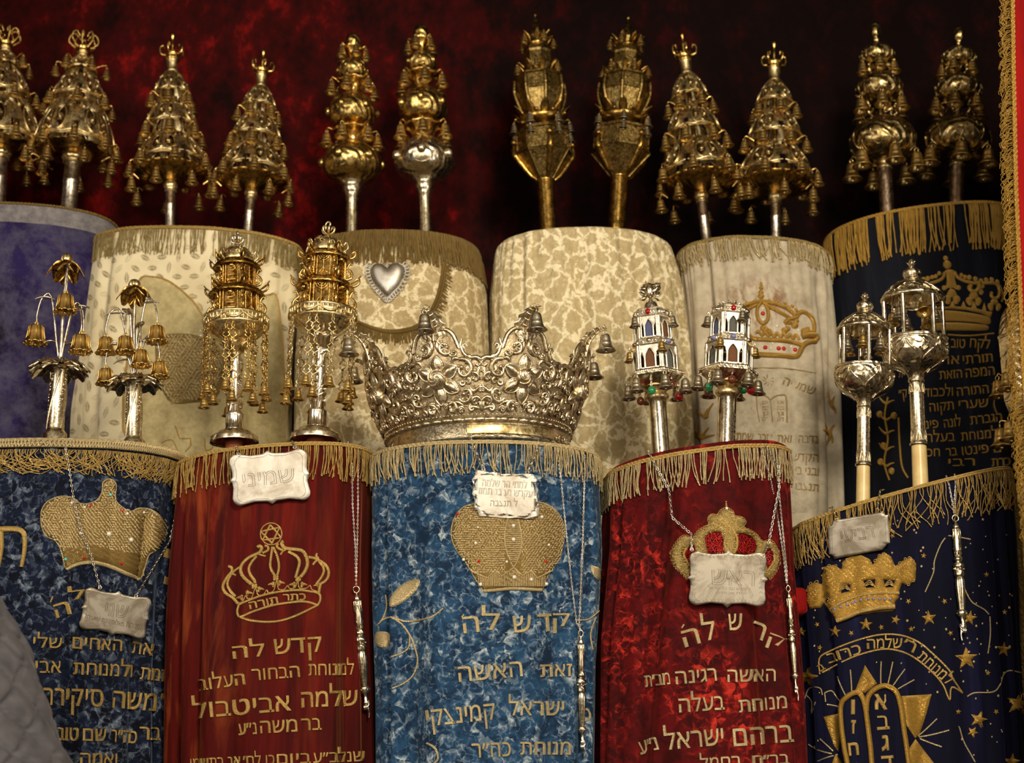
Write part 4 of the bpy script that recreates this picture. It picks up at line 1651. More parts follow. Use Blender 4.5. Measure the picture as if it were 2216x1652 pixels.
    for (n, r, z, sz, p0, mat) in ((6, 66, 143, 36, ph, 'bell_dull'), (3, 58, 212, 26, ph, 'bell_brass'), (3, 50, 275, 27, ph + .9, 'bell_dull')):
        f.bells(n, r, z, sz, mat, p0, arm, r - 6)
    for k in range(6):
        a = ph + PI / 6 + 2 * PI * k / 6
        r, L = (52, 24) if k % 2 else (46, 10)
        x, y = r * cos(a), r * sin(a)
        g = f.mb()
        chain(g, [(x, y, 140), (x, y, 140 - L)], 7, .9)
        f.put(g, 'bead_link', 'silver_old')
        g = f.mb()
        g.ball((x, y, 140 - L - 9), 9, 14, 10)
        f.put(g, 'glass_bead', ['glass_green', 'glass_brown', 'glass_red'][k % 3])
    f.put(arm, 'hooks', 'silver_old')


def finial_cage(f, v=0):
    """domed cage of columns with bells inside, on an engraved bowl, silver sleeve and ivory stem"""
    m = f.mb()
    m.lathe([(17, -f.e), (16.5, 20), (16, 58)], 24)
    f.put(m, 'ivory_stem', 'ivory')
    m = f.mb()
    m.lathe([(16, 54), (18, 54), (20, 56), (20, 59), (17.5, 61), (16.5, 64), (16, 120), (15.5, 186), (16.5, 188), (18, 190), (18, 193), (16, 195), (16, 198)], 32)
    for z0, z1 in ((64, 88), (165, 186)):
        for k in range(6):
            a = 2 * PI * k / 6
            m.tube(smooth2([(16.6 * cos(a - .4), 16.6 * sin(a - .4), z0), (16.9 * cos(a - .25), 16.9 * sin(a - .25), (z0 + z1) / 2), (16.6 * cos(a), 16.6 * sin(a), z1), (16.9 * cos(a + .25), 16.9 * sin(a + .25), (z0 + z1) / 2), (16.6 * cos(a + .4), 16.6 * sin(a + .4), z0)], 3), 1.1, 4)
            m.tube([(16.6 * cos(a), 16.6 * sin(a), z0 + 1), (16.8 * cos(a), 16.8 * sin(a), z0 + 13)], [2, .6], 4)
    f.put(m, 'silver_sleeve', 'silver_old')
    m = f.mb()
    m.lathe(lerp_prof([(16, 194), (19, 204), (30, 214), (56, 228), (68, 244), (71, 262), (70, 272), (72, 274), (72, 278), (68, 279), (20, 277)], 4), 56)
    for k in range(6):
        a = 2 * PI * k / 6 + .2
        R = lambda z: interp([(204, 19), (214, 30), (228, 56), (244, 68), (262, 71.5), (278, 71)], z) + .8
        for sg in (-1, 1):
            pts = [(R(z) * cos(a + sg * x), R(z) * sin(a + sg * x), z) for x, z in [(p[0], p[1]) for p in smooth2([(.52, 270), (.42, 252), (.16, 236), (.02, 222), (.0, 208)], 4)]]
            m.tube(pts, [2.2] * len(pts), 5)
            pts = [(R(z) * cos(a + sg * x), R(z) * sin(a + sg * x), z) for x, z in [(p[0], p[1]) for p in smooth2([(.0, 266), (.1, 256), (.3, 262), (.44, 268)], 4)]]
            m.tube(pts, 1.6, 5)
        for q in range(-3, 4):
            m.tube([(R(240) * cos(a), R(240) * sin(a), 240), (R(252) * cos(a + q * .045), R(252) * sin(a + q * .045), 252 - abs(q) * 2)], [1., 1.6], 4)
    f.put(m, 'engraved_bowl', 'silver_chased')
    for k in range(6):
        a = 2 * PI * k / 6 + .35 + v * .3
        m = f.mb()
        m.lathe([(5.5, 277), (4.8, 281), (4.6, 362), (5.5, 366)], 14, c=(64 * cos(a), 64 * sin(a)))
        f.put(m, 'column', 'silver')
    m = f.mb()
    m.lathe(lerp_prof([(62, 366), (68, 364), (71, 367), (70, 372), (64, 377), (52, 392), (34, 406), (18, 413), (12, 414)], 4) + [(8, 414), (8, 410), (30, 402), (50, 388), (60, 372)], 56, close=False)
    for k in range(8):
        a = 2 * PI * k / 8
        R = lambda z: interp([(372, 70), (377, 65), (392, 53), (406, 35), (413, 18)], z) + .8
        for sg in (-1, 1):
            m.tube([(R(z) * cos(a + sg * x), R(z) * sin(a + sg * x), z) for x, z in ((.38, 376), (.2, 386), (.0, 396))], 1.5, 4)
        for q in range(-3, 4):
            m.tube([(R(377) * cos(a), R(377) * sin(a), 377), (R(388 - abs(q)) * cos(a + q * .06), R(388 - abs(q)) * sin(a + q * .06), 388 - abs(q))], [.8, 1.5], 4)
    f.put(m, 'dome', 'silver_chased')
    m = f.mb()
    m.lathe(lerp_prof([(10, 411), (17, 417), (20, 426), (17, 435), (8, 440), (4, 443)], 4), 28)
    for k in range(6):
        a = 2 * PI * k / 6
        m.tube([(20 * cos(a + x * .06), 20 * sin(a + x * .06), 427 + y) for x, y in spiral(0, 0, 5.5, 1.5, 0, 6, 12)], 1., 4)
    f.put(m, 'ball', 'silver_chased')
    m = f.mb()
    m.lathe(lerp_prof([(3.5, 441), (6, 445), (8, 451), (6, 458), (2, 463), (0, 464)], 4), 24, lambda a, i: 1 + .07 * cos(6 * a))
    for k in range(5):
        a = 2 * PI * k / 5
        m.petal((5 * cos(a), 5 * sin(a), 446), (cos(a) * .5, sin(a) * .5, 1), (cos(a), sin(a), 0), 9, 3.5, 2, .6)
    f.put(m, 'bud_tip', 'silver_old')
    f_b = [(6, 46, 352, 34, .1 + v * .2)]
    for n, r, z, sz, p0 in f_b:
        for k in range(n):
            a = p0 + 2 * PI * k / n
            hooks = f.mb()
            chain(hooks, [(r * cos(a), r * sin(a), 378), (r * cos(a), r * sin(a), z)], 7, .9)
            f.put(hooks, 'bell_link', 'silver_old')
            bell(f.root, (r * cos(a), r * sin(a), z + f.e), sz, 'bell_dull' if k % 2 else 'bell_brass', tilt=.5 if k == 4 and v else 0)

# ------------------------------------------------------------------ the ark (setting)
YF, YB, YW = 3.10, 3.62, 4.08
ZF = at(1100, 1900, YF).z
ZBK = at(1100, 1230, 3.42).z


def wall_mesh(name, rows, mat):
    m = MB()
    m.grid(rows, False)
    o = m.build(name, mat)
    return struct(o)


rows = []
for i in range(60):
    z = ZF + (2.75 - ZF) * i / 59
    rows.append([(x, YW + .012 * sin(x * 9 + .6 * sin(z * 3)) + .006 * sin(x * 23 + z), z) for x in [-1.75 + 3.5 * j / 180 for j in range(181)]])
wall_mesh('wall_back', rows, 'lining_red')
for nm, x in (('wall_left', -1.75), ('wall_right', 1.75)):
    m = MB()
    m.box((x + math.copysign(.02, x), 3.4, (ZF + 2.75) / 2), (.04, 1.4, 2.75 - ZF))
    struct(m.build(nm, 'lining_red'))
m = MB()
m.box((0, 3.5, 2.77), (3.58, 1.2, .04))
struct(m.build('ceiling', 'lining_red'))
m = MB()
m.box((0, 3.4, ZF - .02), (3.58, 1.4, .04))
struct(m.build('floor', 'wood_dark'))
m = MB()
m.box((0, 3.75, (ZF + ZBK) / 2), (3.5, .66, ZBK - ZF))
struct(m.build('trim_1', 'wood_dark'))

# ------------------------------------------------------------------ scrolls of the back row
SG = 'dressed scrolls on the raised back step'
FG = 'dressed scrolls on the front shelf'


def scroll(label, group, M, mat):
    root = empty('torah_scroll', ((M.L[-1][1] + M.R[-1][1]) / 2, M.Y, M.zb), label, 'scroll', group)
    o = M.make(root, mat)
    return root, o


zB = ZBK
def inside(p, poly):
    c = False
    for a, b in zip(poly, poly[1:] + poly[:1]):
        if (a.y > p.y) != (b.y > p.y) and p.x < (b.x - a.x) * (p.y - a.y) / (b.y - a.y) + a.x:
            c = not c
    return c


def beads(mb, S, poly, step, ln, w, lift, rule, seed=1, skip=0.):
    """rows of short couched bullion stitches inside a polygon"""
    rn = random.Random(seed)
    pl = [Vector(p) for p in poly]
    x0, x1, y0, y1 = min(p.x for p in pl), max(p.x for p in pl), min(p.y for p in pl), max(p.y for p in pl)
    y, row = y0, 0
    while y < y1:
        x = x0 + (step / 2 if row % 2 else 0)
        while x < x1:
            p = Vector((x + rn.uniform(-.6, .6), y + rn.uniform(-.6, .6)))
            if inside(p, pl) and rn.random() > skip:
                a = rule(p, rn)
                d = Vector((cos(a), sin(a))) * ln / 2 if a is not None else None
                if a is not None and inside(p + d * 1.1, pl) and inside(p - d * 1.1, pl):
                    h1, n1 = S.hit(p.x - d.x, p.y - d.y)
                    h2, n2 = S.hit(p.x + d.x, p.y + d.y)
                    if h1 is not None and h2 is not None:
                        k = mpp(h1)
                        mid = (h1 + h2) / 2 + n1 * (lift + w * .35) * k
                        mb.tube([h1 + n1 * lift * k, mid, h2 + n2 * lift * k], [w * k * .3, w * k * .5, w * k * .3], 5)
            x += step
        y += step * .8
        row += 1


# violet, far left
M_BL = Mantle(YB, .17, [(-240, 520), (-260, 1200)], [(250, 505), (232, 640), (170, 950), (150, 1200)], 436, zB, seed=1, fold=.004)
R_BL, _ = scroll('violet velvet mantle with a worn grey top edge, at the far left', SG, M_BL, 'velvet_violet')
m = MB()
m.grid([[M_BL.surf(-1.75 + 3.5 * j / 120, d, .0025 if 0 < d < .05 else .001) for j in range(121)] for d in (.004, .012, .022, .034, .05, .058)][::-1])
m.build('worn_band', 'velvet_worn', R_BL, True)
m = MB()
m.tube([M_BL.surf(-1.75 + 3.5 * j / 400, .004, .003 + .002 * sin(j * 1.7)) for j in range(401)], .0045, 6)
m.build('rim_cord', 'thread_brown', R_BL, True)

# leaf brocade
M_B1 = Mantle(YB, .17, [(205, 540), (190, 640), (165, 900), (158, 1200)], [(655, 560), (645, 700), (628, 900), (622, 1200)], 488, zB, slope=-.03, seed=2, fold=.012, creases=((-.75, .08, .014, 0), (.8, .07, .012, .05)))
R_B1, _ = scroll('cream mantle woven with small leaves, arched gold satin panel, behind the flower finials', SG, M_B1, 'brocade_leaf')
fringe(M_B1, R_B1, 'thread_olive', .072, 330, .0013, seed=4, jit=.1, clump=.2, top=.006, band=('thread_gold', .003, .003, 2))
P = [(290, 985), (285, 700), (300, 610), (330, 600), (370, 612), (420, 655), (455, 705), (480, 668), (520, 640), (575, 640), (600, 650), (612, 800), (606, 985)]
m = MB()
applique(m, M_B1, P, 2, 4, 12)
m.build('satin_panel', 'satin_gold', R_B1, True)
m = MB()
stroke(m, M_B1, P, 5, closed=True)
stroke(m, M_B1, [(380, 922), (387, 943), (389, 950), (413, 950), (413, 966), (402, 979)], 5, sm=False)
stroke(m, M_B1, [(350, 960), (361, 954), (374, 954), (381, 966), (387, 977)], 5)
stroke(m, M_B1, [(443, 948), (445, 974), (460, 970), (470, 945)], 5)
stroke(m, M_B1, [(455, 950), (456, 962)], 4)
m.build('embroidered_lettering', 'thread_gold', R_B1, True)
m = MB()
applique(m, M_B1, [(335, 735), (350, 725), (400, 722), (440, 730), (475, 750), (490, 790), (485, 830), (465, 868), (430, 872), (385, 876), (362, 866), (345, 830), (336, 790)], 9, 18, 7, wavy=2.2)
cr = m.build('embroidered_crown', 'thread_olive', R_B1, True)
m = MB()
beads(m, M_B1, [(338, 735), (352, 727), (400, 724), (440, 732), (473, 752), (486, 790), (482, 830), (462, 864), (430, 870), (385, 872), (366, 862), (348, 830), (340, 790)], 8, 9, 5, 8.4, lambda p, rn: rn.uniform(-.4, .4) + (.8 if int(p.x / 26 + p.y / 31) % 2 else -.6), 11)
m.build('bullion_stitches', 'thread_pale', cr, True)
m = MB()
stroke(m, M_B1, [(372, 872), (400, 868), (440, 866), (478, 868)], 8)
stroke(m, M_B1, [(428, 738), (421, 770), (424, 800), (436, 832), (446, 800), (447, 770), (440, 740)], 4)
stroke(m, M_B1, [(360, 852), (388, 856), (402, 838), (420, 848), (436, 834), (455, 850)], 3, sm=False)
for i in range(12):
    stroke(m, M_B1, [(424 + abs(i - 6) * .5, 748 + i * 6), (443 - abs(i - 6) * .5, 748 + i * 6)], 2.5, sm=False)
for (x, y, dx, dy) in ((433, 700, 0, 1), (424, 690, -10, -14), (440, 692, 8, -14), (448, 695, 14, -2), (420, 700, -16, 0)):
    stroke(m, M_B1, [(x, y), (x + dx * .6 - dy * .3, y + dy * .6 + dx * .3), (x + dx, y + dy), (x + dx * .6 + dy * .3, y + dy * .6 - dx * .3), (x, y)], 2.5)
m.build('couched_cord', 'thread_pale', cr, True)
for x, y, r in ((434, 701, 3), (434, 708, 3.5), (434, 716, 4), (435, 727, 5), (322, 739, 3), (383, 738, 3), (405, 720, 3), (372, 720, 3), (366, 864, 4), (340, 790, 3), (438, 750, 3)):
    m = MB()
    dot(m, M_B1, x, y, r)
    m.build('pearl', 'pearl', cr, True)

# brocade with the heart
M_B2 = Mantle(YB, .17, [(672, 545), (650, 640), (640, 800), (634, 1200)], [(1036, 562), (1052, 640), (1058, 850), (1062, 1200)], 494, zB, seed=3, fold=.005, droop=.006)
R_B2, _ = scroll('cream brocade mantle with a silver heart and brown fringed bib', SG, M_B2, 'brocade_heart')
fringe(M_B2, R_B2, 'thread_brown', .092, 430, .0019, seed=5, jit=.1, top=.004, drift=.003)
m = MB()
rnd = random.Random(8)
bib = smooth2([(962, 570), (957, 610), (943, 660), (915, 700), (880, 715), (840, 718), (800, 708), (768, 695), (740, 690)], 8)
for wid in (-3, 2):
    stroke(m, M_B2, [(p.x + wid, p.y + wid * .6) for p in bib[::4]], 7)
for i, p in enumerate(bib[:-1]):
    q = bib[i + 1]
    d = (q - p).normalized()
    nrm = Vector((d.y, -d.x))
    if nrm.x < 0 and i < 30:
        nrm = -nrm
    if i >= 30 and nrm.y < 0:
        nrm = -nrm
    for k in range(3):
        b = p.lerp(q, k / 3)
        L = rnd.uniform(13, 24)
        e = b + nrm * L * .75 + Vector((rnd.uniform(-4, 4), L * .5))
        stroke(m, M_B2, [b, b.lerp(e, .5) + Vector((rnd.uniform(-2, 2), 2)), e], 3, k=2, n=4)
m.build('bib_fringe', 'thread_brown', R_B2, True)
HC, HN = M_B2.hit(838, 600)
S_H = Plane(HC + HN * .004, HN)
heart = [(838, 580), (846, 572), (862, 570), (873, 580), (873, 598), (862, 618), (850, 630), (838, 640), (827, 630), (814, 616), (805, 600), (803, 582), (812, 571), (828, 572)]
m = MB()
applique(m, S_H, heart, 11, 22, 4)
hr = m.build('silver_heart', 'plate', R_B2, True)
m = MB()
q = smooth2(heart, 3, True)
for i, p in enumerate(q):
    c = Vector((838, 600))
    e = c + (p.to_2d() - c) * 1.2 + Vector((0, 2))
    pts = [(e.x + 5 * cos(a), e.y + 5 * sin(a)) for a in [2 * PI * j / 8 for j in range(8)]]
    if p.y > 575:
        stroke(m, S_H, pts, 3, closed=True, k=1)
m.build('scalloped_border', 'plate', hr, True)

# plain cream brocade
M_B3 = Mantle(YB, .18, [(1072, 560), (1064, 640), (1062, 850), (1060, 1200)], [(1452, 548), (1478, 640), (1492, 750), (1500, 950), (1505, 1200)], 488, zB, seed=4, fold=.013, creases=((-.1, .06, .010, .1), (.45, .07, .012, .1), (-.7, .06, .010, -.1)), gather=.0042, droop=.004)
R_B3, _ = scroll('plain cream brocade mantle gathered at the top, without fringe or lettering', SG, M_B3, 'brocade_cream')

# grey linen
M_B4 = Mantle(YB, .17, [(1468, 560), (1482, 700), (1502, 950), (1508, 1200)], [(1790, 585), (1806, 780), (1816, 1100), (1818, 1250)], 510, zB, slope=-.05, seed=5, fold=.013, creases=((-.8, .07, .014, .1), (.75, .08, .016, .1), (-.2, .06, .008, -.1)), gather=.003)
R_B4, _ = scroll('stained greyish linen mantle with a gold crown set with red stones', SG, M_B4, 'linen_grey')
fringe(M_B4, R_B4, 'thread_pale', .058, 250, .0017, seed=6, jit=.2, clump=.3, top=.006, drift=.008, band=('thread_olive', .003, .003, 2))
m = MB()
applique(m, M_B4, [(1600, 798), (1640, 803), (1700, 800), (1750, 806), (1764, 812), (1772, 950), (1772, 1110), (1600, 1110)], 2, 4, 12, sm=False)
m.build('lower_panel', 'linen_patch', R_B4, True)
Z = lambda pts: [(1480 + x / 3.177, 600 + y / 3.177) for x, y in pts]
m = MB()
stroke(m, M_B4, Z([(320, 250), (400, 200), (470, 180), (530, 165), (590, 175), (660, 195), (720, 225), (765, 265)]), 9.1)
stroke(m, M_B4, Z([(345, 262), (420, 230), (500, 190)]), 8.0)
stroke(m, M_B4, Z([(560, 190), (620, 220), (690, 260), (740, 290)]), 9.1)
stroke(m, M_B4, Z([(535, 170), (508, 210), (505, 260), (520, 300), (545, 320), (572, 300), (582, 260), (572, 210), (545, 172)]), 8.0)
stroke(m, M_B4, Z([(770, 260), (820, 240), (870, 275), (890, 330), (885, 380), (850, 370), (845, 350)]), 10.2)
stroke(m, M_B4, Z([(690, 320), (720, 290), (770, 280), (790, 250)]), 9.1)
stroke(m, M_B4, Z([(440, 400), (470, 420), (520, 428), (600, 432), (700, 440), (770, 455), (815, 470)]), 10.2)
stroke(m, M_B4, Z([(470, 528), (560, 535), (660, 540), (760, 548), (790, 530), (815, 480), (850, 450), (905, 440)]), 11.3)
stroke(m, M_B4, Z([(810, 410), (850, 400), (895, 405), (905, 435)]), 14.8)
sc = [(500, 385)]
for i in range(7):
    sc += [(515 + i * 42, 372 + i * 4), (540 + i * 42, 402 + i * 5)]
stroke(m, M_B4, Z(sc), 6.8)
for x, y, r in ((530, 130, 7), (530, 105, 6), (530, 75, 5), (530, 55, 4), (530, 40, 3), (560, 360, 8), (545, 350, 7), (590, 372, 6), (690, 370, 8), (710, 355, 7), (830, 375, 9), (760, 330, 9), (720, 310, 7), (770, 300, 7)):
    dot(m, M_B4, *Z([(x, y)])[0], r, .5)
for i in range(16):
    x = 380 + i * 26
    y = 172 + ((x - 560) / 180) ** 2 * 34 + (8 if i % 2 else -8)
    dot(m, M_B4, *Z([(x, y)])[0], 4.5, .6)
cr = m.build('embroidered_crown', 'thread_yellow', R_B4, True)
for x, y in ((543, 250), (475, 488), (560, 484), (652, 490), (686, 492), (765, 500)):
    m = MB()
    dot(m, M_B4, *Z([(x, y)])[0], 5, .7)
    m.build('red_stone', 'gem_red', cr, True)
for x, y in ((543, 218), (545, 292), (610, 456), (597, 490), (740, 478), (515, 490), (640, 335), (625, 368), (788, 365), (770, 390), (660, 400)):
    m = MB()
    dot(m, M_B4, *Z([(x, y)])[0], 3.2, .7)
    m.build('clear_stone', 'pearl', cr, True)
m = MB()
stroke(m, M_B4, [(1505, 800), (1560, 797), (1620, 797), (1700, 798), (1765, 808)], 3)
stroke(m, M_B4, [(1637, 860), (1648, 855), (1660, 860), (1668, 866), (1676, 860), (1690, 856), (1700, 862), (1702, 916)], 5)
stroke(m, M_B4, [(1637, 860), (1640, 888), (1645, 915)], 5)
stroke(m, M_B4, [(1668, 866), (1670, 890), (1672, 915)], 5)
for k in range(4):
    for x0 in (1650, 1682):
        text(m, M_B4, 'אבגדה'[k] + 'שמן'[k % 3], x0, 876 + k * 12, x0 + 14, 876 + k * 12, 8, .03, 2.5)
for k in range(9):
    a = 2 * PI * k / 9
    stroke(m, M_B4, [(1663 + 5 * cos(a), 824 + 5 * sin(a)), (1663 + 13 * cos(a + .3), 824 + 13 * sin(a + .3))], 4, sm=False)
m.build('embroidered_tablets', 'thread_faded', R_B4, True)
words(M_B4, R_B4, 'thread_faded', [('שמעיה', 1692, 832, 1760, 856, 16, .035), ('נדבה מאת', 1682, 958, 1768, 960, 16, .035), ('לזכר נשמת', 1594, 952, 1672, 956, 15, .035), ('הקדש לה', 1682, 996, 1770, 1000, 16, .035), ('ובני ביתו', 1700, 1026, 1770, 1030, 16, .035), ('תנצבה', 1712, 1060, 1770, 1064, 15, .035)], 3)
m = MB()
for (bx, by, dirs) in ((1520, 948, ((-24, -4), (-20, -18), (-6, -28), (14, -22), (26, -6))), (1528, 905, ((-20, -18), (16, -32), (4, -20))), (1795, 940, ((-10, -26), (-14, -10), (10, -20), (6, 20), (-8, 24))), (1800, 880, ((-8, -30), (6, -22), (8, 16)))):
    m = MB()
    for dx, dy in dirs:
        stroke(m, M_B4, [(bx, by), (bx + dx * .5 + dy * .1, by + dy * .5), (bx + dx, by + dy)], [9, 3])
    m.build('embroidered_sprig', 'thread_yellow', R_B4, True)

# black velvet
M_B5 = Mantle(YB, .17, [(1792, 560), (1806, 700), (1816, 900), (1822, 1250)], [(2188, 500), (2192, 800), (2196, 1250)], 440, zB, slope=.12, seed=6, fold=.004)
R_B5, _ = scroll('black velvet mantle with thick gold fringe and gold crown, beside the red curtain', SG, M_B5, 'velvet_black')
fringe(M_B5, R_B5, 'thread_yellow', .125, 270, .0021, seed=7, jit=.1, clump=.38, top=.006, drift=.006, band=('thread_yellow', .003, .003, 2))
Z = lambda pts: [(1920 + x / 7.914, 540 + y / 7.914) for x, y in pts]
m = MB()
K = M_B5
applique(m, K, Z([(985, 370), (1060, 345), (1160, 370), (1150, 450), (1170, 560), (1210, 660), (1240, 690), (1190, 690), (1120, 660), (1090, 690), (1060, 660), (1000, 690), (950, 690), (1000, 620), (1020, 520), (1000, 430)]), 4, 6, 4)
stroke(m, K, Z([(980, 400), (940, 500), (830, 560), (660, 600), (590, 590)]), 8)
stroke(m, K, Z([(1150, 390), (1200, 480), (1320, 545), (1480, 580), (1560, 570)]), 8)
stroke(m, K, Z([(1550, 560), (1560, 650), (1510, 720), (1430, 710), (1390, 650), (1440, 630)]), 9)
stroke(m, K, Z([(1600, 590), (1750, 580), (1860, 600), (1910, 700), (1890, 820), (1820, 840), (1770, 790), (1780, 740)]), 8)
stroke(m, K, Z([(1890, 590), (1950, 700), (1970, 820), (1950, 890)]), 6)
stroke(m, K, Z([(640, 600), (720, 700), (790, 690)]), 8)
stroke(m, K, Z([(150, 720), (170, 640), (260, 590)]), 8)
for cx, cy, s in ((1105, 820, 1), (1480, 850, .95), (1830, 950, .85)):
    for dx, dy, r in ((0, -70, 10), (-80, 30, 9), (80, 30, 9), (-35, -50, 7), (35, -50, 7), (-70, 70, 7), (70, 70, 7)):
        dot(m, K, *Z([(cx + dx * s, cy + dy * s)])[0], r * s, .45)
for x, y, r in ((1000, 150, 6), (1025, 262, 10), (890, 410, 5), (830, 460, 5), (770, 475, 5), (695, 500, 6), (620, 515, 6), (1270, 440, 5), (1330, 470, 5), (1405, 480, 6), (1505, 505, 6), (1600, 540, 6), (1690, 525, 6), (1785, 520, 6), (1880, 560, 6), (975, 660, 6), (1220, 655, 6), (770, 665, 7), (1600, 730, 7), (1620, 630, 6), (210, 595, 7)):
    dot(m, K, *Z([(x, y)])[0], r, .45)
applique(m, K, Z([(620, 980), (720, 960), (800, 1010), (900, 900), (1000, 985), (1060, 980), (1110, 880), (1160, 970), (1260, 985), (1305, 880), (1350, 985), (1440, 1000), (1480, 870), (1530, 1010), (1620, 1040), (1660, 900), (1690, 1060), (1800, 1070), (1770, 1170), (1600, 1090), (1350, 1040), (1100, 1020), (800, 1030), (640, 1060)]), 5, 7, 4, sm=False)
applique(m, K, Z([(650, 1070), (1000, 1045), (1300, 1070), (1600, 1120), (1760, 1180), (1740, 1290), (1500, 1250), (1200, 1230), (900, 1230), (680, 1240)]), 4, 8, 5)
applique(m, K, Z([(690, 1255), (950, 1250), (1250, 1255), (1500, 1275), (1720, 1310), (1700, 1390), (1400, 1395), (1000, 1390), (720, 1385)]), 6, 9, 5)
for x, y in ((1130, 1130), (1300, 1150), (1450, 1160), (1590, 1195)):
    dot(m, K, *Z([(x, y)])[0], 6, .8)
m.build('embroidered_crown', 'thread_yellow', R_B5, True)
words(M_B5, R_B5, 'thread_yellow', [q + (.012,) for q in (('לקח', 2098, 752, 2141, 755, 19), ('טוב', 2057, 753, 2088, 754, 19), ('תורתי', 2084, 789, 2148, 783, 18), ('או', 2050, 789, 2076, 788, 18),
                            ('המפה', 2090, 818, 2152, 812, 19), ('הזאת', 2033, 822, 2082, 818, 18), ('ת', 1945, 818, 1953, 818, 16), ('כד', 2146, 848, 2172, 846, 18), ('התורה', 2071, 858, 2139, 851, 18), ('ולכבוד', 2000, 860, 2062, 857, 18),
                            ('ק״', 1946, 862, 1964, 860, 17), ('שערי', 2075, 886, 2138, 881, 18), ('(', 2150, 886, 2156, 885, 19), ('תקוה', 2012, 892, 2064, 887, 18), ('הגברת', 2100, 920, 2168, 912, 18), ('לונה', 2043, 927, 2080, 922, 18), ('פינ', 2003, 929, 2031, 926, 17),
                            ('למנוחת', 2080, 955, 2158, 947, 18), ('בעלה', 2004, 958, 2066, 955, 18), ('יים', 2150, 980, 2180, 978, 17), ('פינטו', 2082, 986, 2139, 980, 18), ('בר', 2047, 988, 2071, 986, 17), ('חכ', 2006, 989, 2034, 988, 17), ('כרת', 2146, 1010, 2186, 1007, 17), ('רבי', 2052, 1010, 2110, 1008, 16))], 2.5)
m = MB()
stroke(m, M_B5, [(1945, 905), (1947, 960), (1952, 1010), (1965, 1035)], 5)
m.build('couched_line', 'thread_yellow', R_B5, True)
m = MB()
stroke(m, M_B5, [(2050, 725), (2100, 727), (2150, 722)], 4)
m.build('couched_line', 'thread_yellow', R_B5, True)
m = MB()
stroke(m, M_B5, [(1922, 860), (1915, 900), (1922, 950), (1914, 1000), (1925, 1040)], 5)
for y in (875, 910, 940, 975, 1010):
    for sg in (-1, 1):
        stroke(m, M_B5, [(1919, y), (1919 + sg * 9, y - 6), (1919 + sg * 17, y - 12 + 4 * sg)], [7, 2])
for x, y in ((1904, 897), (1935, 900), (1912, 965), (1906, 1000), (1930, 1020)):
    dot(m, M_B5, x, y, 8, .45)
m.build('embroidered_flowers', 'thread_yellow', R_B5, True)

# ------------------------------------------------------------------ scrolls of the front row
# blue crushed velvet, far left
M_F1 = Mantle(YF, .2, [(-95, 1030), (-110, 1900)], [(412, 1004), (392, 1060), (374, 1250), (366, 1450), (364, 1900)], 948, ZF, seed=11, fold=.014, creases=((-.32, .05, .016, -.14), (.95, .07, .012, 0)), expo=2.5)
R_F1, _ = scroll('dark blue crushed velvet mantle with braided gold rim, behind the grey jacket', FG, M_F1, 'velvet_blue')
fringe(M_F1, R_F1, 'thread_gold', .042, 420, .0011, seed=14, jit=.35, drift=.03, top=.026, wob=.006, band=('thread_pale', .0042, .004, 3))
m = MB()
for j in range(150):
    t = -1.7 + 3.4 * j / 150
    for sg in (1, -1):
        m.tube([M_F1.surf(t + sg * (-.011 + .022 * i / 6), .004 + .017 * i / 6, .0095 + .002 * sin(PI * i / 6)) for i in range(7)], .0019, 5)
m.build('braid_lacing', 'thread_pale', R_F1, True)
m = MB()
for i in range(7):
    L = .09 + .008 * (i % 3)
    m.tube([M_F1.surf(1.32 + i * .03 + .01 * sin(i), .02 + L * j / 6, .01) for j in range(7)], .0026, 6)
m.build('end_tassel', 'thread_gold', R_F1, True)
Z = lambda pts: [(80 + x / 6.607, 1020 + y / 6.607) for x, y in pts]
body = [(60, 720), (70, 560), (150, 440), (300, 370), (430, 365), (540, 400), (620, 465), (720, 470), (840, 430), (910, 350), (940, 250), (945, 160), (1040, 115), (1130, 190), (1120, 330), (1130, 430), (1220, 520), (1340, 580), (1450, 535), (1600, 545), (1730, 620), (1810, 740), (1820, 900), (1780, 1000), (1700, 1130), (1600, 1200), (1550, 1360), (1470, 1550), (1300, 1470), (1050, 1350), (780, 1290), (600, 1320), (440, 1410), (390, 1320), (350, 1150), (270, 1000), (150, 940), (90, 850)]
m = MB()
applique(m, M_F1, Z(body), 9, 12, 5, wavy=2.4)
cr = m.build('embroidered_crown', 'thread_brown', R_F1, True)
m = MB()
stroke(m, M_F1, Z(body), 3.5, closed=True, k=3)
stroke(m, M_F1, Z([(440, 1400), (600, 1330), (800, 1310), (1050, 1370), (1300, 1480), (1470, 1550)]), 10)
stroke(m, M_F1, Z([(370, 1180), (560, 1125), (760, 1110), (1000, 1140), (1250, 1200), (1400, 1260), (1540, 1350)]), 3.5)
for i in range(34):
    u = i / 33
    x = 385 + u * 1130
    yt = interp([(370, 1190), (560, 1140), (760, 1125), (1000, 1155), (1250, 1215), (1400, 1275), (1540, 1365)], x)
    yb = interp([(400, 1330), (600, 1290), (800, 1265), (1050, 1320), (1300, 1430), (1500, 1500)], x)
    stroke(m, M_F1, Z([(x, yt), (x + 6, (yt + yb) / 2), (x + 14, yb)]), 3.6, k=2, lift=1.4)
rnd = random.Random(21)
segs = [Vector(p) for p in Z(body)]


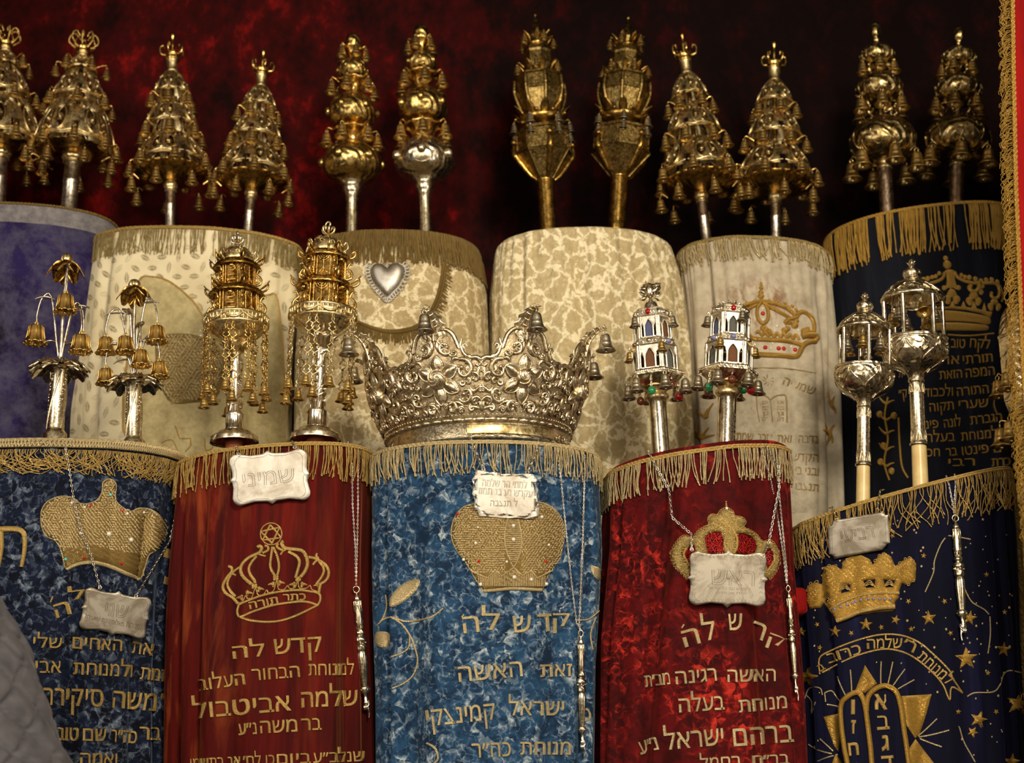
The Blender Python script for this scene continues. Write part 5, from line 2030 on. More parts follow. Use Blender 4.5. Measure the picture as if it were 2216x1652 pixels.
beads(m, M_F1, Z(body), 6.6, 7.5, 3.6, 8.6, lambda p, rn: None if p.y > interp([(130, 1192), (200, 1184), (300, 1202), (330, 1215)], p.x) else (rn.uniform(0, 3.1) if p.y < 1128 - (p.x - 220) * .03 and (p.y < 1105 or abs(p.x - 220) > 80) else .9 + .3 * sin(p.x * .2)), 3)
m.build('bullion_stitches', 'thread_pale', cr, True)
for x, y, r in ((668, 900, 5), (1000, 910, 5.5), (1318, 992, 5), (520, 465, 3.5), (710, 530, 3), (1280, 620, 3.5), (1465, 590, 3)):
    m = MB()
    p, n = M_F1.hit(*Z([(x, y)])[0])
    m.ball(p + n * .010, r * .001, 10, 7)
    m.build('pearl', 'pearl', cr, True)
for x, y in ((785, 510), (1205, 580), (705, 1250), (1195, 1330)):
    m = MB()
    p, n = M_F1.hit(*Z([(x, y)])[0])
    m.ball(p + n * .009, .0032, 10, 7)
    m.build('red_stone', 'gem_red', cr, True)
for x, y in ((1030, 350), (440, 1270)):
    m = MB()
    p, n = M_F1.hit(*Z([(x, y)])[0])
    m.ball(p + n * .010, .0032, 10, 7)
    m.build('teal_stone', 'gem_teal', cr, True)
m = MB()
stroke(m, M_F1, [(-6, 1148), (20, 1146), (42, 1148), (53, 1158), (54, 1190), (47, 1228)], [15, 9], lift=.5)
stroke(m, M_F1, [(2, 1150), (4, 1185), (-2, 1228)], [12, 6], lift=.5)
m.build('padded_letter', 'thread_gold', R_F1, True)
for y0, y1 in ((1186, 1206), (1248, 1264)):
    m = MB()
    for i in range(5):
        stroke(m, M_F1, [(357 + i * 3, y0 + i), (356 + i * 3, (y0 + y1) / 2), (354 + i * 3, y1 + i)], 3.4)
    m.build('padded_letter', 'thread_gold', R_F1, True)
words(M_F1, R_F1, 'thread_gold', [('ה', 122, 1339, 156, 1329, 30, .012), ("'", 109, 1312, 114, 1300, 26, .02), ('ל', 150, 1300, 186, 1296, 20, .012),
                               ('שלי', 72, 1402, 135, 1404, 23, .012), ('האחים', 158, 1404, 263, 1410, 25, .012), ('את', 284, 1414, 328, 1420, 26, .012),
                               ('אביו', 66, 1457, 133, 1457, 26, .012), ('ולמנוחת', 160, 1460, 286, 1466, 26, .012), ('לזמת', 303, 1470, 372, 1478, 26, .012),
                               ('סיקירר', 92, 1526, 222, 1530, 37, .012), ('משה', 242, 1532, 336, 1540, 37, .012), ('ר״', 345, 1528, 366, 1530, 27, .012),
                               ('טוב', 124, 1602, 170, 1604, 28, .012), ('שם', 180, 1604, 229, 1605, 27, .012), ('כה״ר', 238, 1606, 296, 1610, 27, .012), ('בר', 302, 1601, 346, 1603, 28, .012),
                               ('ואמה', 175, 1654, 253, 1656, 24, .012)], 4)

# red velvet
M_F2 = Mantle(YF, .175, [(390, 1020), (376, 1250), (370, 1500), (368, 1900)], [(804, 985), (800, 1200), (802, 1450), (808, 1900)], 960, ZF, slope=.09, seed=12, fold=.012, creases=((-.95, .08, .014, .05), (1.0, .07, .012, 0), (-.55, .06, .008, -.1)))
R_F2, _ = scroll('red velvet mantle with an orange sheen and a star above its crown', FG, M_F2, 'velvet_red')
fringe(M_F2, R_F2, 'thread_gold', .072, 185, .0015, seed=15, jit=.12, clump=.3, top=.008, drift=.006, band=('thread_gold', .0028, .004, 2))
Z = lambda pts: [(480 + x / 6.608, 1110 + y / 6.608) for x, y in pts]
K = M_F2
m = MB()
stroke(m, K, Z([(705 + 153 * cos(a), 305 + 156 * sin(a)) for a in [2 * PI * i / 20 for i in range(20)]]), 3, closed=True, k=2)
stroke(m, K, Z([(690, 175), (585, 395), (850, 360)]), 4.6, sm=False, closed=True)
stroke(m, K, Z([(715, 440), (560, 270), (825, 215)]), 4.6, sm=False, closed=True)
for q, w in (([(720, 490), (700, 640), (690, 760), (720, 850), (760, 910)], 6), ([(730, 490), (790, 620), (815, 740), (810, 830), (790, 900)], 6),
             ([(510, 500), (540, 480), (570, 510), (550, 560), (510, 590), (400, 640), (310, 720), (275, 800), (290, 890), (350, 960), (430, 1030)], 8),
             ([(610, 475), (655, 490), (660, 540), (580, 580)], 6), ([(520, 595), (570, 610), (625, 625)], 4.5), ([(500, 625), (430, 710), (390, 800), (410, 890), (460, 960), (480, 1010)], 6.5),
             ([(885, 410), (855, 440), (890, 500), (960, 520), (1070, 530), (1160, 560), (1210, 650), (1220, 750), (1180, 850), (1120, 925)], 8.5),
             ([(810, 450), (780, 475), (820, 520), (880, 540)], 6), ([(920, 530), (870, 560), (840, 605)], 5), ([(950, 560), (1060, 620), (1110, 700), (1090, 810), (1055, 935)], 7),
             ([(90, 770), (140, 790), (140, 850), (80, 920), (25, 1020), (20, 1090), (60, 1160), (130, 1200), (180, 1240), (240, 1310)], 7),
             ([(260, 785), (190, 830), (140, 880), (90, 970), (85, 1050), (130, 1130), (200, 1200)], 6), ([(100, 880), (160, 880), (205, 900)], 4.5),
             ([(1235, 640), (1320, 655), (1400, 690), (1480, 750), (1525, 830), (1520, 920), (1470, 990), (1420, 1020), (1400, 1090), (1390, 1150)], 7),
             ([(1365, 585), (1350, 620), (1380, 670), (1330, 710), (1300, 750)], 6), ([(1390, 700), (1450, 780), (1455, 860), (1410, 950), (1350, 1020)], 6)):
    stroke(m, K, Z(q), w)
stroke(m, K, Z([(245, 1320), (400, 1250), (600, 1180), (850, 1130), (1080, 1110), (1260, 1130), (1390, 1160), (1410, 1250), (1370, 1330)]), 5.5)
stroke(m, K, Z([(245, 1325), (225, 1420), (265, 1490), (450, 1415), (700, 1335), (950, 1290), (1180, 1275), (1370, 1325)]), 5.5)
stroke(m, K, Z([(265, 1495), (400, 1540), (600, 1565), (800, 1555), (1000, 1500), (1200, 1410), (1370, 1325)]), 5.5)
arc = [(250, 1290), (300, 1270), (340, 1190), (370, 1225), (430, 1215), (480, 1080), (520, 1180), (600, 1165), (640, 1105), (670, 1145), (740, 1115), (785, 970), (810, 1090), (890, 1100), (940, 1045), (970, 1085), (1050, 1070), (1085, 970), (1110, 1080), (1210, 1080), (1260, 1040), (1290, 1100), (1370, 1130)]
stroke(m, K, Z(arc), 2.5)
for x, y in ((770, 935), (1090, 945), (465, 1050)):
    for dx, dy in ((-20, -15), (20, -15), (-18, 18), (22, 16), (0, 0)):
        dot(m, K, *Z([(x + dx, y + dy)])[0], 3.6, .7)
for x, y, s in ((250, 1215, 1), (400, 1150, -1), (565, 1095, -1), (700, 1025, 1), (860, 1005, -1), (1000, 1030, 1), (1180, 1030, -1), (1350, 1040, 1)):
    stroke(m, K, Z([(x + 40 * s, y + 4), (x, y - 4), (x - 42 * s, y + 8)]), [10, 2])
    dot(m, K, *Z([(x + 35 * s, y - 18)])[0], 3.6, .6)
    dot(m, K, *Z([(x + 38 * s, y + 22)])[0], 3.6, .6)
text(m, K, 'כתר', 613, 1301, 662, 1299, 14, .03, 3)
text(m, K, 'תורה', 541, 1319, 603, 1306, 15, .03, 3)
m.build('embroidered_crown', 'thread_gold', R_F2, True)
words(M_F2, R_F2, 'thread_gold', [('קדש', 593, 1417, 698, 1411, 33, .014), ('לה', 505, 1427, 574, 1420, 27, .014),
                               ('למנוחת', 667, 1463, 767, 1461, 25, .014), ('הבחור', 546, 1474, 649, 1466, 25, .014), ('העלוב', 431, 1496, 532, 1482, 25, .014),
                               ('שלמה', 652, 1532, 775, 1527, 33, .02), ('אביטבול', 418, 1556, 631, 1538, 33, .02),
                               ('בר', 652, 1582, 697, 1580, 26, .014), ('משה', 563, 1588, 644, 1584, 27, .014), ('נ״ע', 518, 1592, 556, 1589, 25, .014),
                               ('שנלב״ע', 678, 1652, 788, 1648, 22, .012), ('ביום', 600, 1655, 672, 1652, 22, .012), ('כו לח׳', 528, 1658, 594, 1655, 21, .012), ('אב בתשמו', 413, 1664, 522, 1658, 21, .012)], 4)

# light blue crushed velvet
M_F3 = Mantle(YF, .2, [(806, 1014), (806, 1200), (816, 1500), (818, 1900)], [(1296, 1012), (1304, 1200), (1287, 1450), (1281, 1900)], 952, ZF, seed=13, fold=.012, creases=((-.98, .05, .016, 0), (.98, .06, .012, .05)), freq=(5, 9, 15))
R_F3, _ = scroll('light blue crushed velvet mantle carrying the big silver crown', FG, M_F3, 'velvet_sky')
fringe(M_F3, R_F3, 'thread_pale', .068, 235, .0015, seed=16, jit=.13, clump=.16, top=.004, drift=.005, band=('thread_pale', .0028, .003, 2))
Z = lambda pts: [(960 + x / 5.696, 1000 + y / 5.696) for x, y in pts]
K = M_F3
body = [(500, 1590), (430, 1500), (350, 1370), (270, 1230), (150, 1070), (95, 900), (120, 730), (200, 600), (320, 530), (600, 500), (900, 490), (1180, 500), (1330, 560), (1440, 680), (1490, 850), (1470, 1020), (1420, 1200), (1300, 1370), (1240, 1500), (1200, 1580), (1050, 1570), (850, 1560), (650, 1580)]
m = MB()
applique(m, K, Z(body), 9, 14, 6, wavy=1.6)
cr = m.build('embroidered_crown', 'thread_brown', R_F3, True)
m = MB()
stroke(m, K, Z(body), 3.5, closed=True, k=3)
L9 = 9.5
stroke(m, K, Z([(500, 1590), (650, 1580), (850, 1560), (1050, 1570), (1200, 1580)]), 9)


class Lift:
    def __init__(s, S, px):
        s.S, s.px = S, px

    def hit(s, x, y):
        p, n = s.S.hit(x, y)
        return (p, n) if p is None else (p + n * s.px * mpp(p), n)


KL = Lift(M_F3, 8.5)
stroke(m, KL, Z([(780, 710), (745, 900), (760, 1080), (800, 1200), (850, 1300), (910, 1200), (950, 1080), (955, 900), (910, 715)]), 3.5)
stroke(m, KL, Z([(340, 1350), (540, 1440), (630, 1340), (710, 1415), (850, 1310), (970, 1410), (1070, 1350), (1140, 1440), (1290, 1350)]), 3.5, sm=False)
for i in range(22):
    y = 730 + i * 24
    hw = interp([(700, 60), (900, 100), (1080, 90), (1200, 50), (1300, 5)], y)
    stroke(m, KL, Z([(852 - hw, y), (852 + hw, y)]), 3.2, sm=False, n=5)
for i in range(42):
    x = 400 + i * 20
    yt = interp([(340, 1370), (540, 1455), (630, 1360), (710, 1430), (850, 1330), (970, 1425), (1070, 1370), (1140, 1455), (1290, 1370)], x)
    if 440 + (1400 - yt) * .6 < x < 1260:
        stroke(m, KL, Z([(x, yt), (x, 1540)]), 2.6, sm=False, n=5)
beads(m, M_F3, Z(body), 6, 7, 3.2, 8.4, lambda p, rn: None if (p.y > 1242 or abs(p.x - 1109.5) < 18) else ((-.55 if p.x > 1110 else .15) + rn.uniform(-.15, .15) if sin(p.x * .08 + p.y * .05) + sin(p.x * .05 - p.y * .09) > -.1 else rn.uniform(0, 3.1)), 5)
m.build('bullion_stitches', 'thread_pale', cr, True)
for x, y, r in ((848, 798, 4), (848, 966, 4.5), (1068, 1458, 4), (860, 1430, 4.5), (403, 1012, 3.5), (258, 1215, 3.5), (460, 1520, 4), (1230, 1510, 4), (1188, 690, 4), (1265, 1030, 3), (768, 1240, 3), (430, 818, 2.5)):
    m = MB()
    p, n = M_F3.hit(*Z([(x, y)])[0])
    m.ball(p + n * .010, r * .001, 10, 7)
    m.build('pearl', 'pearl', cr, True)
for x, y in ((180, 648), (445, 1235), (1232, 1235)):
    m = MB()
    p, n = M_F3.hit(*Z([(x, y)])[0])
    m.ball(p + n * .009, .0034, 10, 7)
    m.build('red_stone', 'gem_red', cr, True)
words(M_F3, R_F3, 'thread_pale', [('ק', 1196, 1356, 1233, 1356, 28, .012), ('ד', 1164, 1368, 1193, 1366, 38, .012), ('ש', 1110, 1370, 1150, 1368, 36, .012), ('ל', 1042, 1364, 1082, 1364, 36, .012), ('ה', 1004, 1372, 1039, 1368, 36, .012), ("'", 999, 1345, 1004, 1338, 30, .02),
                               ('זאת', 1169, 1466, 1238, 1464, 27, .012), ('האשה', 994, 1477, 1132, 1464, 33, .012), ('ישראל', 1100, 1549, 1220, 1549, 31, .012), ('קמינצקי', 926, 1573, 1073, 1557, 35, .012),
                               ('כ', 1262, 1562, 1279, 1560, 28, .012), ('מנוחת', 1126, 1634, 1234, 1634, 28, .012), ('כה״ר', 1022, 1641, 1106, 1637, 31, .012)], 4)
Z = lambda pts: [(780 + x / 2.289, 930 + y / 2.289) for x, y in pts]
m = MB()
for q, w in (([(410, 885), (360, 925), (290, 945), (220, 950), (150, 930), (100, 950)], 4), ([(150, 930), (200, 960), (245, 1020), (270, 1080), (285, 1150), (260, 1220), (210, 1260), (150, 1285)], 4), ([(245, 1020), (240, 1080), (200, 1110), (155, 1125)], 4), ([(125, 820), (130, 880), (110, 940), (85, 970)], 4),
             ([(330, 1555), (370, 1580), (385, 1630), (360, 1660)], 5), ([(1180, 900), (1130, 940), (1070, 945)], 4), ([(1165, 930), (1140, 1010), (1150, 1090)], 4)):
    stroke(m, K, Z(q), w)
m.build('embroidered_vine', 'thread_pale', R_F3, True)
m = MB()
applique(m, K, Z([(150, 880), (150, 830), (190, 780), (240, 750), (295, 745), (275, 800), (220, 850)]), 4, 8, 5)
m.build('embroidered_leaf', 'thread_pale', R_F3, True)
m = MB()
applique(m, K, Z([(75, 1010), (110, 1000), (145, 1015), (140, 1075), (100, 1080), (78, 1060)]), 4, 8, 5)
m.build('embroidered_leaf', 'thread_pale', R_F3, True)
m = MB()
applique(m, K, Z([(1140, 675), (1190, 690), (1205, 720), (1200, 760), (1160, 730)]), 4, 8, 5)
m.build('embroidered_leaf', 'thread_pale', R_F3, True)

# crimson crushed velvet
M_F4 = Mantle(YF, .2, [(1310, 1050), (1306, 1200), (1288, 1400), (1282, 1900)], [(1700, 1005), (1706, 1250), (1728, 1500), (1750, 1900)], 958, ZF, slope=.13, seed=14, fold=.017, creases=((-.30, .09, .022, -.5), (-1.0, .06, .016, -.1), (.9, .07, .014, .1)), freq=(6, 10, 13))
R_F4, _ = scroll('crimson crushed velvet mantle whose crown is half covered by a silver plaque', FG, M_F4, 'velvet_crimson')
fringe(M_F4, R_F4, 'thread_pale', .072, 190, .0015, seed=17, jit=.1, clump=.18, top=.016, drift=.007, band=('thread_gold', .0028, .014, 2))
Z = lambda pts: [(1430 + x / 5.9, 1050 + y / 5.9) for x, y in pts]
K = M_F4
m = MB()
lp = [(330, 1190), (230, 1090), (160, 1000), (135, 880), (180, 770), (250, 680), (320, 650), (400, 690), (470, 600), (560, 540), (620, 510), (610, 430), (650, 385), (720, 390), (770, 330), (840, 300), (910, 340), (940, 400), (1030, 420), (1075, 470), (1050, 540), (1150, 590), (1230, 650), (1300, 730), (1390, 710), (1450, 760), (1500, 870), (1510, 980), (1470, 1100), (1400, 1190)]
inner_l = [(560, 690), (600, 620), (680, 600), (760, 600), (800, 700), (790, 800), (820, 880), (600, 880)]
inner_r = [(960, 620), (1060, 620), (1150, 650), (1215, 720), (1220, 800), (1190, 890), (960, 890), (975, 760)]
side_l = [(290, 820), (340, 800), (420, 760), (450, 830), (380, 900), (370, 1050), (310, 980), (270, 900)]
side_r = [(1330, 830), (1400, 810), (1440, 880), (1440, 980), (1370, 1080), (1340, 1000)]
applique(m, K, Z(lp), 6, 8, 6, sm=False, holes=[Z(inner_l), Z(inner_r), Z(side_l), Z(side_r)], wavy=1.5)
cr = m.build('embroidered_crown', 'thread_olive', R_F4, True)
m = MB()
for q in ([(790, 440), (840, 500), (850, 580), (830, 660), (815, 760), (840, 840)], [(890, 440), (890, 520), (930, 600), (965, 690), (965, 790), (930, 880)], [(720, 430), (770, 460), (760, 520), (690, 560)], [(960, 450), (950, 520), (1000, 580), (1040, 600)], [(310, 810), (280, 880), (300, 950), (350, 1030)], [(1430, 900), (1440, 960), (1400, 1040), (1350, 1110)]):
    stroke(m, Lift(K, 4), Z(q), 6)
rr = smooth2(lp, 3)
for i, p in enumerate(rr):
    q = Z([(p.x, p.y)])[0]
    stroke(m, K, [(q[0] + 2.6 * cos(a), q[1] + 2.6 * sin(a)) for a in [2 * PI * j / 7 for j in range(7)]], 1.8, closed=True, k=1, n=4)
for x, y, r in ((835, 245, 2.5), (835, 215, 2), (838, 270, 2.5)):
    dot(m, K, *Z([(x, y)])[0], r, .8)
beads(m, K, [p for p in Z(lp)], 6.5, 6, 2.6, 6, lambda p, rn: None if any(inside(p, [Vector(c) for c in Z(hh)]) for hh in (inner_l, inner_r, side_l, side_r)) else rn.uniform(0, 3.1), 7, .3)
m.build('bullion_stitches', 'thread_gold', cr, True)
for hh in (inner_l, inner_r, side_l, side_r):
    m = MB()
    beads(m, K, Z(hh), 4.6, 6.5, 1.8, 1., lambda p, rn: rn.uniform(0, 3.1), 9, .1)
    m.build('red_beadwork', 'gem_red', cr, True)
m = MB()
p, n = K.hit(*Z([(840, 308)])[0])
m.ball(p + n * .006, .0036, 10, 8)
m.build('pearl', 'pearl', cr, True)
words(M_F4, R_F4, 'thread_pale', [('ק', 1659, 1390, 1697, 1404, 22, .012), ('ר', 1620, 1378, 1650, 1388, 36, .012), ('ש', 1577, 1365, 1606, 1364, 36, .012), ('ל', 1521, 1388, 1551, 1384, 40, .012), ('ה', 1482, 1402, 1517, 1392, 36, .012), ("'", 1475, 1368, 1480, 1360, 28, .02),
                               ('האשה', 1575, 1477, 1679, 1475, 27, .012), ('רגינה', 1464, 1482, 1552, 1474, 28, .012), ('מב״ת', 1396, 1488, 1451, 1481, 25, .012),
                               ('מנוחת', 1600, 1543, 1703, 1533, 27, .012), ('בעלה', 1471, 1543, 1569, 1536, 30, .012),
                               ('ברהם', 1588, 1616, 1716, 1606, 38, .012), ('ישראל', 1440, 1624, 1568, 1612, 36, .012), ('נ״ע', 1386, 1634, 1427, 1622, 28, .012),
                               ('רחמל', 1515, 1666, 1602, 1660, 24, .012), ('בר״ח', 1628, 1658, 1707, 1654, 22, .012)], 4)

# navy velvet, tilted
M_F5 = Mantle(YF, .17, [(1714, 1145), (1722, 1250), (1744, 1500), (1762, 1900)], [(2174, 1040), (2188, 1300), (2204, 1652), (2214, 1900)], 1049, ZF, slope=.265, seed=15, fold=.010, creases=((.72, .05, .012, .02), (.92, .05, .013, 0), (1.12, .05, .013, 0), (-1.0, .07, .02, .12)), freq=(9, 15, 23), expo=2.4)
R_F5, _ = scroll('tilted navy velvet mantle strewn with gold stars, with stone tablets at its foot', FG, M_F5, 'velvet_navy')
fringe(M_F5, R_F5, 'thread_gold', .084, 260, .0013, seed=18, jit=.15, clump=.12, top=.006, drift=.02, wob=.006, band=('thread_gold', .0026, .003, 2))
Z = lambda pts: [(1740 + x / 3.5, 1180 + y / 3.5) for x, y in pts]
K = M_F5
crown = [(250, 585), (215, 520), (150, 440), (125, 475), (45, 485), (22, 420), (25, 310), (80, 280), (140, 300), (135, 230), (160, 160), (230, 150), (285, 190), (290, 130), (340, 85), (430, 75), (500, 110), (520, 150), (560, 80), (610, 55), (660, 90), (690, 160), (760, 110), (810, 90), (850, 140), (845, 270), (790, 305), (740, 290), (715, 370), (720, 400), (690, 430), (680, 500), (540, 510), (400, 535)]
m = MB()
holes = [Z([(150, 400), (190, 370), (200, 420), (170, 435)]), Z([(300, 300), (350, 300), (345, 350), (280, 365)]), Z([(450, 270), (540, 262), (530, 320), (470, 325)]), Z([(600, 262), (690, 268), (670, 320), (620, 322)])]
applique(m, K, Z(crown), 7, 8, 5, sm=False, holes=holes, wavy=1.6)
cr = m.build('embroidered_crown', 'thread_yellow', R_F5, True)
m = MB()
KL = Lift(K, 5)
stroke(m, KL, Z([(200, 500), (300, 430), (430, 385), (570, 365), (710, 368)]), 8)
stroke(m, KL, Z([(260, 575), (400, 515), (550, 480), (690, 470)]), 12)
for q in ([(150, 170), (200, 200), (235, 260), (240, 310)], [(320, 120), (370, 180), (420, 160), (470, 200), (500, 240)], [(560, 130), (590, 190), (640, 190), (650, 130), (600, 100), (570, 150)], [(700, 190), (780, 150), (790, 220), (740, 250), (700, 200)], [(60, 330), (100, 360), (70, 420)], [(380, 180), (400, 230), (350, 250), (330, 200)]):
    stroke(m, KL, Z(q), 4)
for base in ((175, 430), (310, 350), (495, 320), (645, 320)):
    for k in range(3):
        stroke(m, KL, Z([(base[0] - 42 + k * 10, base[1] - k * 4), (base[0], base[1] - 50 + k * 14), (base[0] + 42 - k * 10, base[1] - k * 4)]), 2)
edge = smooth2(crown[5:27], 3)
for p in edge[::2]:
    c = Vector((430, 320))
    e = Vector((p.x, p.y)) + (c - Vector((p.x, p.y))).normalized() * 20
    q = Z([e])[0]
    stroke(m, KL, [(q[0] + 3 * cos(a), q[1] + 3 * sin(a)) for a in [2 * PI * j / 7 for j in range(7)]], 2, closed=True, k=1, n=4)
m.build('raised_cords', 'thread_gold', cr, True)
m = MB()
for i in range(11):
    u = i / 10
    x, y = 240 + 410 * u, interp([(240, 490), (350, 445), (480, 410), (650, 415)], 240 + 410 * u)
    q, n = K.hit(*Z([(x, y)])[0])
    m = MB()
    m.ball(q + n * .0075, .0032, 6, 5)
    m.build('blue_stone', 'stone_blue', cr, True)
m = MB()


def star(x, y, r, rot=.0):
    m = MB()
    pts = []
    for i in range(10):
        a = -PI / 2 + rot + PI * i / 5
        q = r if i % 2 == 0 else r * .42
        pts.append((x + q * cos(a), y + q * sin(a)))
    applique(m, K, pts, r * .28, r * .3, max(3, r * .3), sm=False)
    if r > 9:
        for i in range(5):
            a = -PI / 2 + rot + 2 * PI * i / 5
            stroke(m, Lift(K, r * .22), [(x, y), (x + r * .8 * cos(a), y + r * .8 * sin(a))], [2.6, 1.2], sm=False, n=5)
    if m.f:
        m.build('embroidered_star', 'thread_yellow', R_F5, True)


for x, y, r, ro in ((1807, 1367, 13, .1), (1874, 1352, 15, .05), (1938, 1342, 11, .3), (2010, 1338, 17, -.1), (2098, 1338, 17, .2), (2091, 1426, 26, -.05), (2172, 1406, 17, .1), (2203, 1524, 27, .2), (2118, 1558, 20, .3), (1748, 1466, 24, .2), (1735, 1368, 11, .0), (2105, 1585, 13, .5), (2190, 1650, 20, .1)):
    star(x, y, r, ro)
for x, y in ((1782, 1207), (1999, 1203), (2135, 1244), (1966, 1302), (2044, 1302), (2174, 1325), (1907, 1358), (1972, 1362), (1842, 1371), (2057, 1371), (1768, 1352), (1774, 1402), (2138, 1457), (2074, 1541), (2156, 1541), (1980, 1109), (1931, 1160)):
    star(x, y, 6.5, x * .1)
m = MB()
rnd = random.Random(33)
k = 0
while k < 150:
    x, y = rnd.uniform(1760, 2200), rnd.uniform(1120, 1650)
    if inside(Vector((x, y)), [Vector(c) for c in Z(crown)]) or (1820 < x < 1990 and y > 1480):
        k += 1
        continue
    dot(m, K, x, y, rnd.choice((1.6, 1.8, 2.2, 2.8)), .4, 7)
    k += 1
o = m.build('sequins', 'thread_pale', R_F5, True)
o['kind'] = 'stuff'
m = MB()
stroke(m, K, [(1775, 1460), (1774, 1425), (1800, 1408), (1850, 1388), (1900, 1375), (1945, 1375), (1987, 1390), (2020, 1417), (2053, 1450), (2062, 1470), (2082, 1500)], 4)
stroke(m, K, [(1780, 1456), (1840, 1425), (1900, 1407), (1940, 1408), (1980, 1425), (2020, 1458), (2042, 1485), (2055, 1516), (2059, 1488), (2082, 1500)], 4)
m.build('banner_outline', 'thread_gold', R_F5, True)
words(K, R_F5, 'thread_gold', [q + (.02,) for q in (('למנוחת', 1984, 1424, 2050, 1484, 20), ('ר׳', 1950, 1402, 1976, 1414, 22), ('שלמה', 1878, 1405, 1952, 1403, 21), ('כרוב', 1793, 1437, 1866, 1414, 21), ('ב', 1777, 1455, 1788, 1448, 15))], 4, 8)
words(K, R_F5, 'thread_gold', [q + (.04,) for q in (('א', 1893, 1536, 1921, 1535, 32), ('ב', 1898, 1580, 1926, 1578, 30), ('ג', 1908, 1624, 1925, 1623, 30), ('ד', 1908, 1668, 1936, 1666, 30), ('ו', 1841, 1546, 1850, 1546, 30), ('ז', 1841, 1588, 1852, 1588, 28), ('ח', 1837, 1636, 1859, 1634, 26), ('ט', 1840, 1682, 1864, 1680, 26))], 5, 10)
m = MB()
for q in ([(1872, 1440), (1898, 1480), (1872, 1500), (1850, 1497), (1862, 1465)], [(1950, 1507), (2016, 1503), (2005, 1545), (1990, 1590), (1980, 1598), (1962, 1572)], [(1981, 1600), (2000, 1625), (2035, 1670), (1964, 1670), (1966, 1622)], [(1782, 1552), (1819, 1544), (1822, 1590), (1814, 1628), (1804, 1612)], [(1808, 1632), (1822, 1650), (1825, 1675), (1792, 1675)]):
    applique(m, K, q, 5, 8, 5, sm=False, wavy=1.8)
for q in ([(1840, 1690), (1830, 1625), (1824, 1575), (1822, 1530), (1832, 1510), (1850, 1500), (1864, 1506), (1873, 1530), (1880, 1585), (1886, 1635), (1890, 1690)], [(1876, 1540), (1878, 1515), (1893, 1493), (1915, 1485), (1936, 1495), (1947, 1520), (1955, 1575), (1962, 1630), (1970, 1690)]):
    stroke(m, K, q, 12, lift=.5)
m.build('embroidered_tablets', 'thread_yellow', R_F5, True)
for q in ([(1812, 1464), (1820, 1485), (1830, 1506)], [(1840, 1450), (1842, 1475), (1843, 1498)], [(1907, 1432), (1906, 1455), (1906, 1480)], [(1932, 1433), (1927, 1458), (1922, 1480)], [(1958, 1449), (1944, 1468), (1933, 1484)], [(1978, 1472), (1960, 1482), (1943, 1492)],
          [(2028, 1556), (2005, 1578), (1986, 1594)], [(2054, 1581), (2020, 1590), (1988, 1596)], [(2038, 1617), (2012, 1608), (1990, 1599)], [(1790, 1525), (1805, 1528), (1818, 1531)], [(1785, 1500), (1800, 1496), (1812, 1512), (1822, 1522)], [(1785, 1500), (1787, 1520)],
          [(1750, 1612), (1770, 1624), (1800, 1632)], [(1775, 1600), (1788, 1612), (1803, 1626)], [(1770, 1648), (1790, 1640), (1804, 1636)]):
    m = MB()
    stroke(m, K, q, 3)
    if m.f:
        m.build('embroidered_ray', 'thread_pale', R_F5, True)
for q in ([(1742, 1512), (1752, 1490), (1775, 1490), (1780, 1505)], [(1745, 1505), (1757, 1520), (1756, 1545), (1765, 1520)], [(2093, 1508), (2110, 1500), (2150, 1498), (2165, 1480), (2172, 1460), (2185, 1452), (2208, 1456)], [(2076, 1575), (2085, 1605), (2100, 1632), (2110, 1650)], [(2045, 1165), (2035, 1180), (2022, 1215), (2020, 1240), (2002, 1282)], [(2080, 1255), (2092, 1285), (2105, 1305), (2130, 1320), (2140, 1330)], [(2052, 1160), (2075, 1163), (2100, 1168)], [(2142, 1335), (2143, 1375), (2138, 1415)]):
    m = MB()
    stroke(m, K, q, 3)
    if m.f:
        m.build('embroidered_ray', 'thread_pale', R_F5, True)

# gold cloth scroll at the right edge
M_F6 = Mantle(3.08, .11, [(2180, 1050), (2194, 1300), (2210, 1652), (2220, 1900)], [(2500, 1060), (2520, 1900)], 1030, ZF, seed=16, fold=.004, expo=2.6)
R_F6, _ = scroll('cream and gold mantle mostly hidden by the right edge, beside the starry navy one', FG, M_F6, 'gold_lame')
fringe(M_F6, R_F6, 'thread_pale', .05, 120, .0016, seed=19, top=.0, t0=-1.9, t1=1.2, drift=.02)
m = MB()
rnd = random.Random(17)
for i in range(170):
    d = .01 + i * .0042
    for k in range(3):
        t = -1.25 - .22 * k
        a = M_F6.surf(t, d, .002)
        b = M_F6.surf(t + .22 + rnd.uniform(-.05, .05), d + .02 + rnd.uniform(0, .01), .006)
        m.tube([a, (a + b) / 2 + Vector((0, -.004, 0)), b], .0016, 5)
m.build('side_fringe', 'thread_gold', R_F6, True)

# ------------------------------------------------------------------ finials: back row
f = Fin((149, 448), (183, 73), 376, M_BL, YB, 'broad gilt filigree finial with arched coronet on the violet scroll', 'filigree finials', .98)
finial_wide(f)
f = Fin((-6, 440), (14, 62), 376, M_BL, YB, 'filigree finial cut by the left edge of the picture, only bells and scrolls showing', 'filigree finials', .98, .4)
finial_wide(f, .3)
f = Fin((368, 483), (374, 70), 414, M_B1, YB, 'filigree finial with small coronet on the leaf brocade scroll, left of its pair', 'filigree finials', 1., .3)
finial_tree(f)
f = Fin((537, 495), (571, 106), 414, M_B1, YB, 'filigree finial leaning right, right of the pair on the leaf brocade scroll', 'filigree finials', .95, .9)
finial_tree(f, .2)
f = Fin((761, 497), (764, 73), 424, M_B2, YB, 'gilt finial of stacked bulbs above the silver heart', 'bulb finials', 1., .2)
finial_bulbs(f, 1)
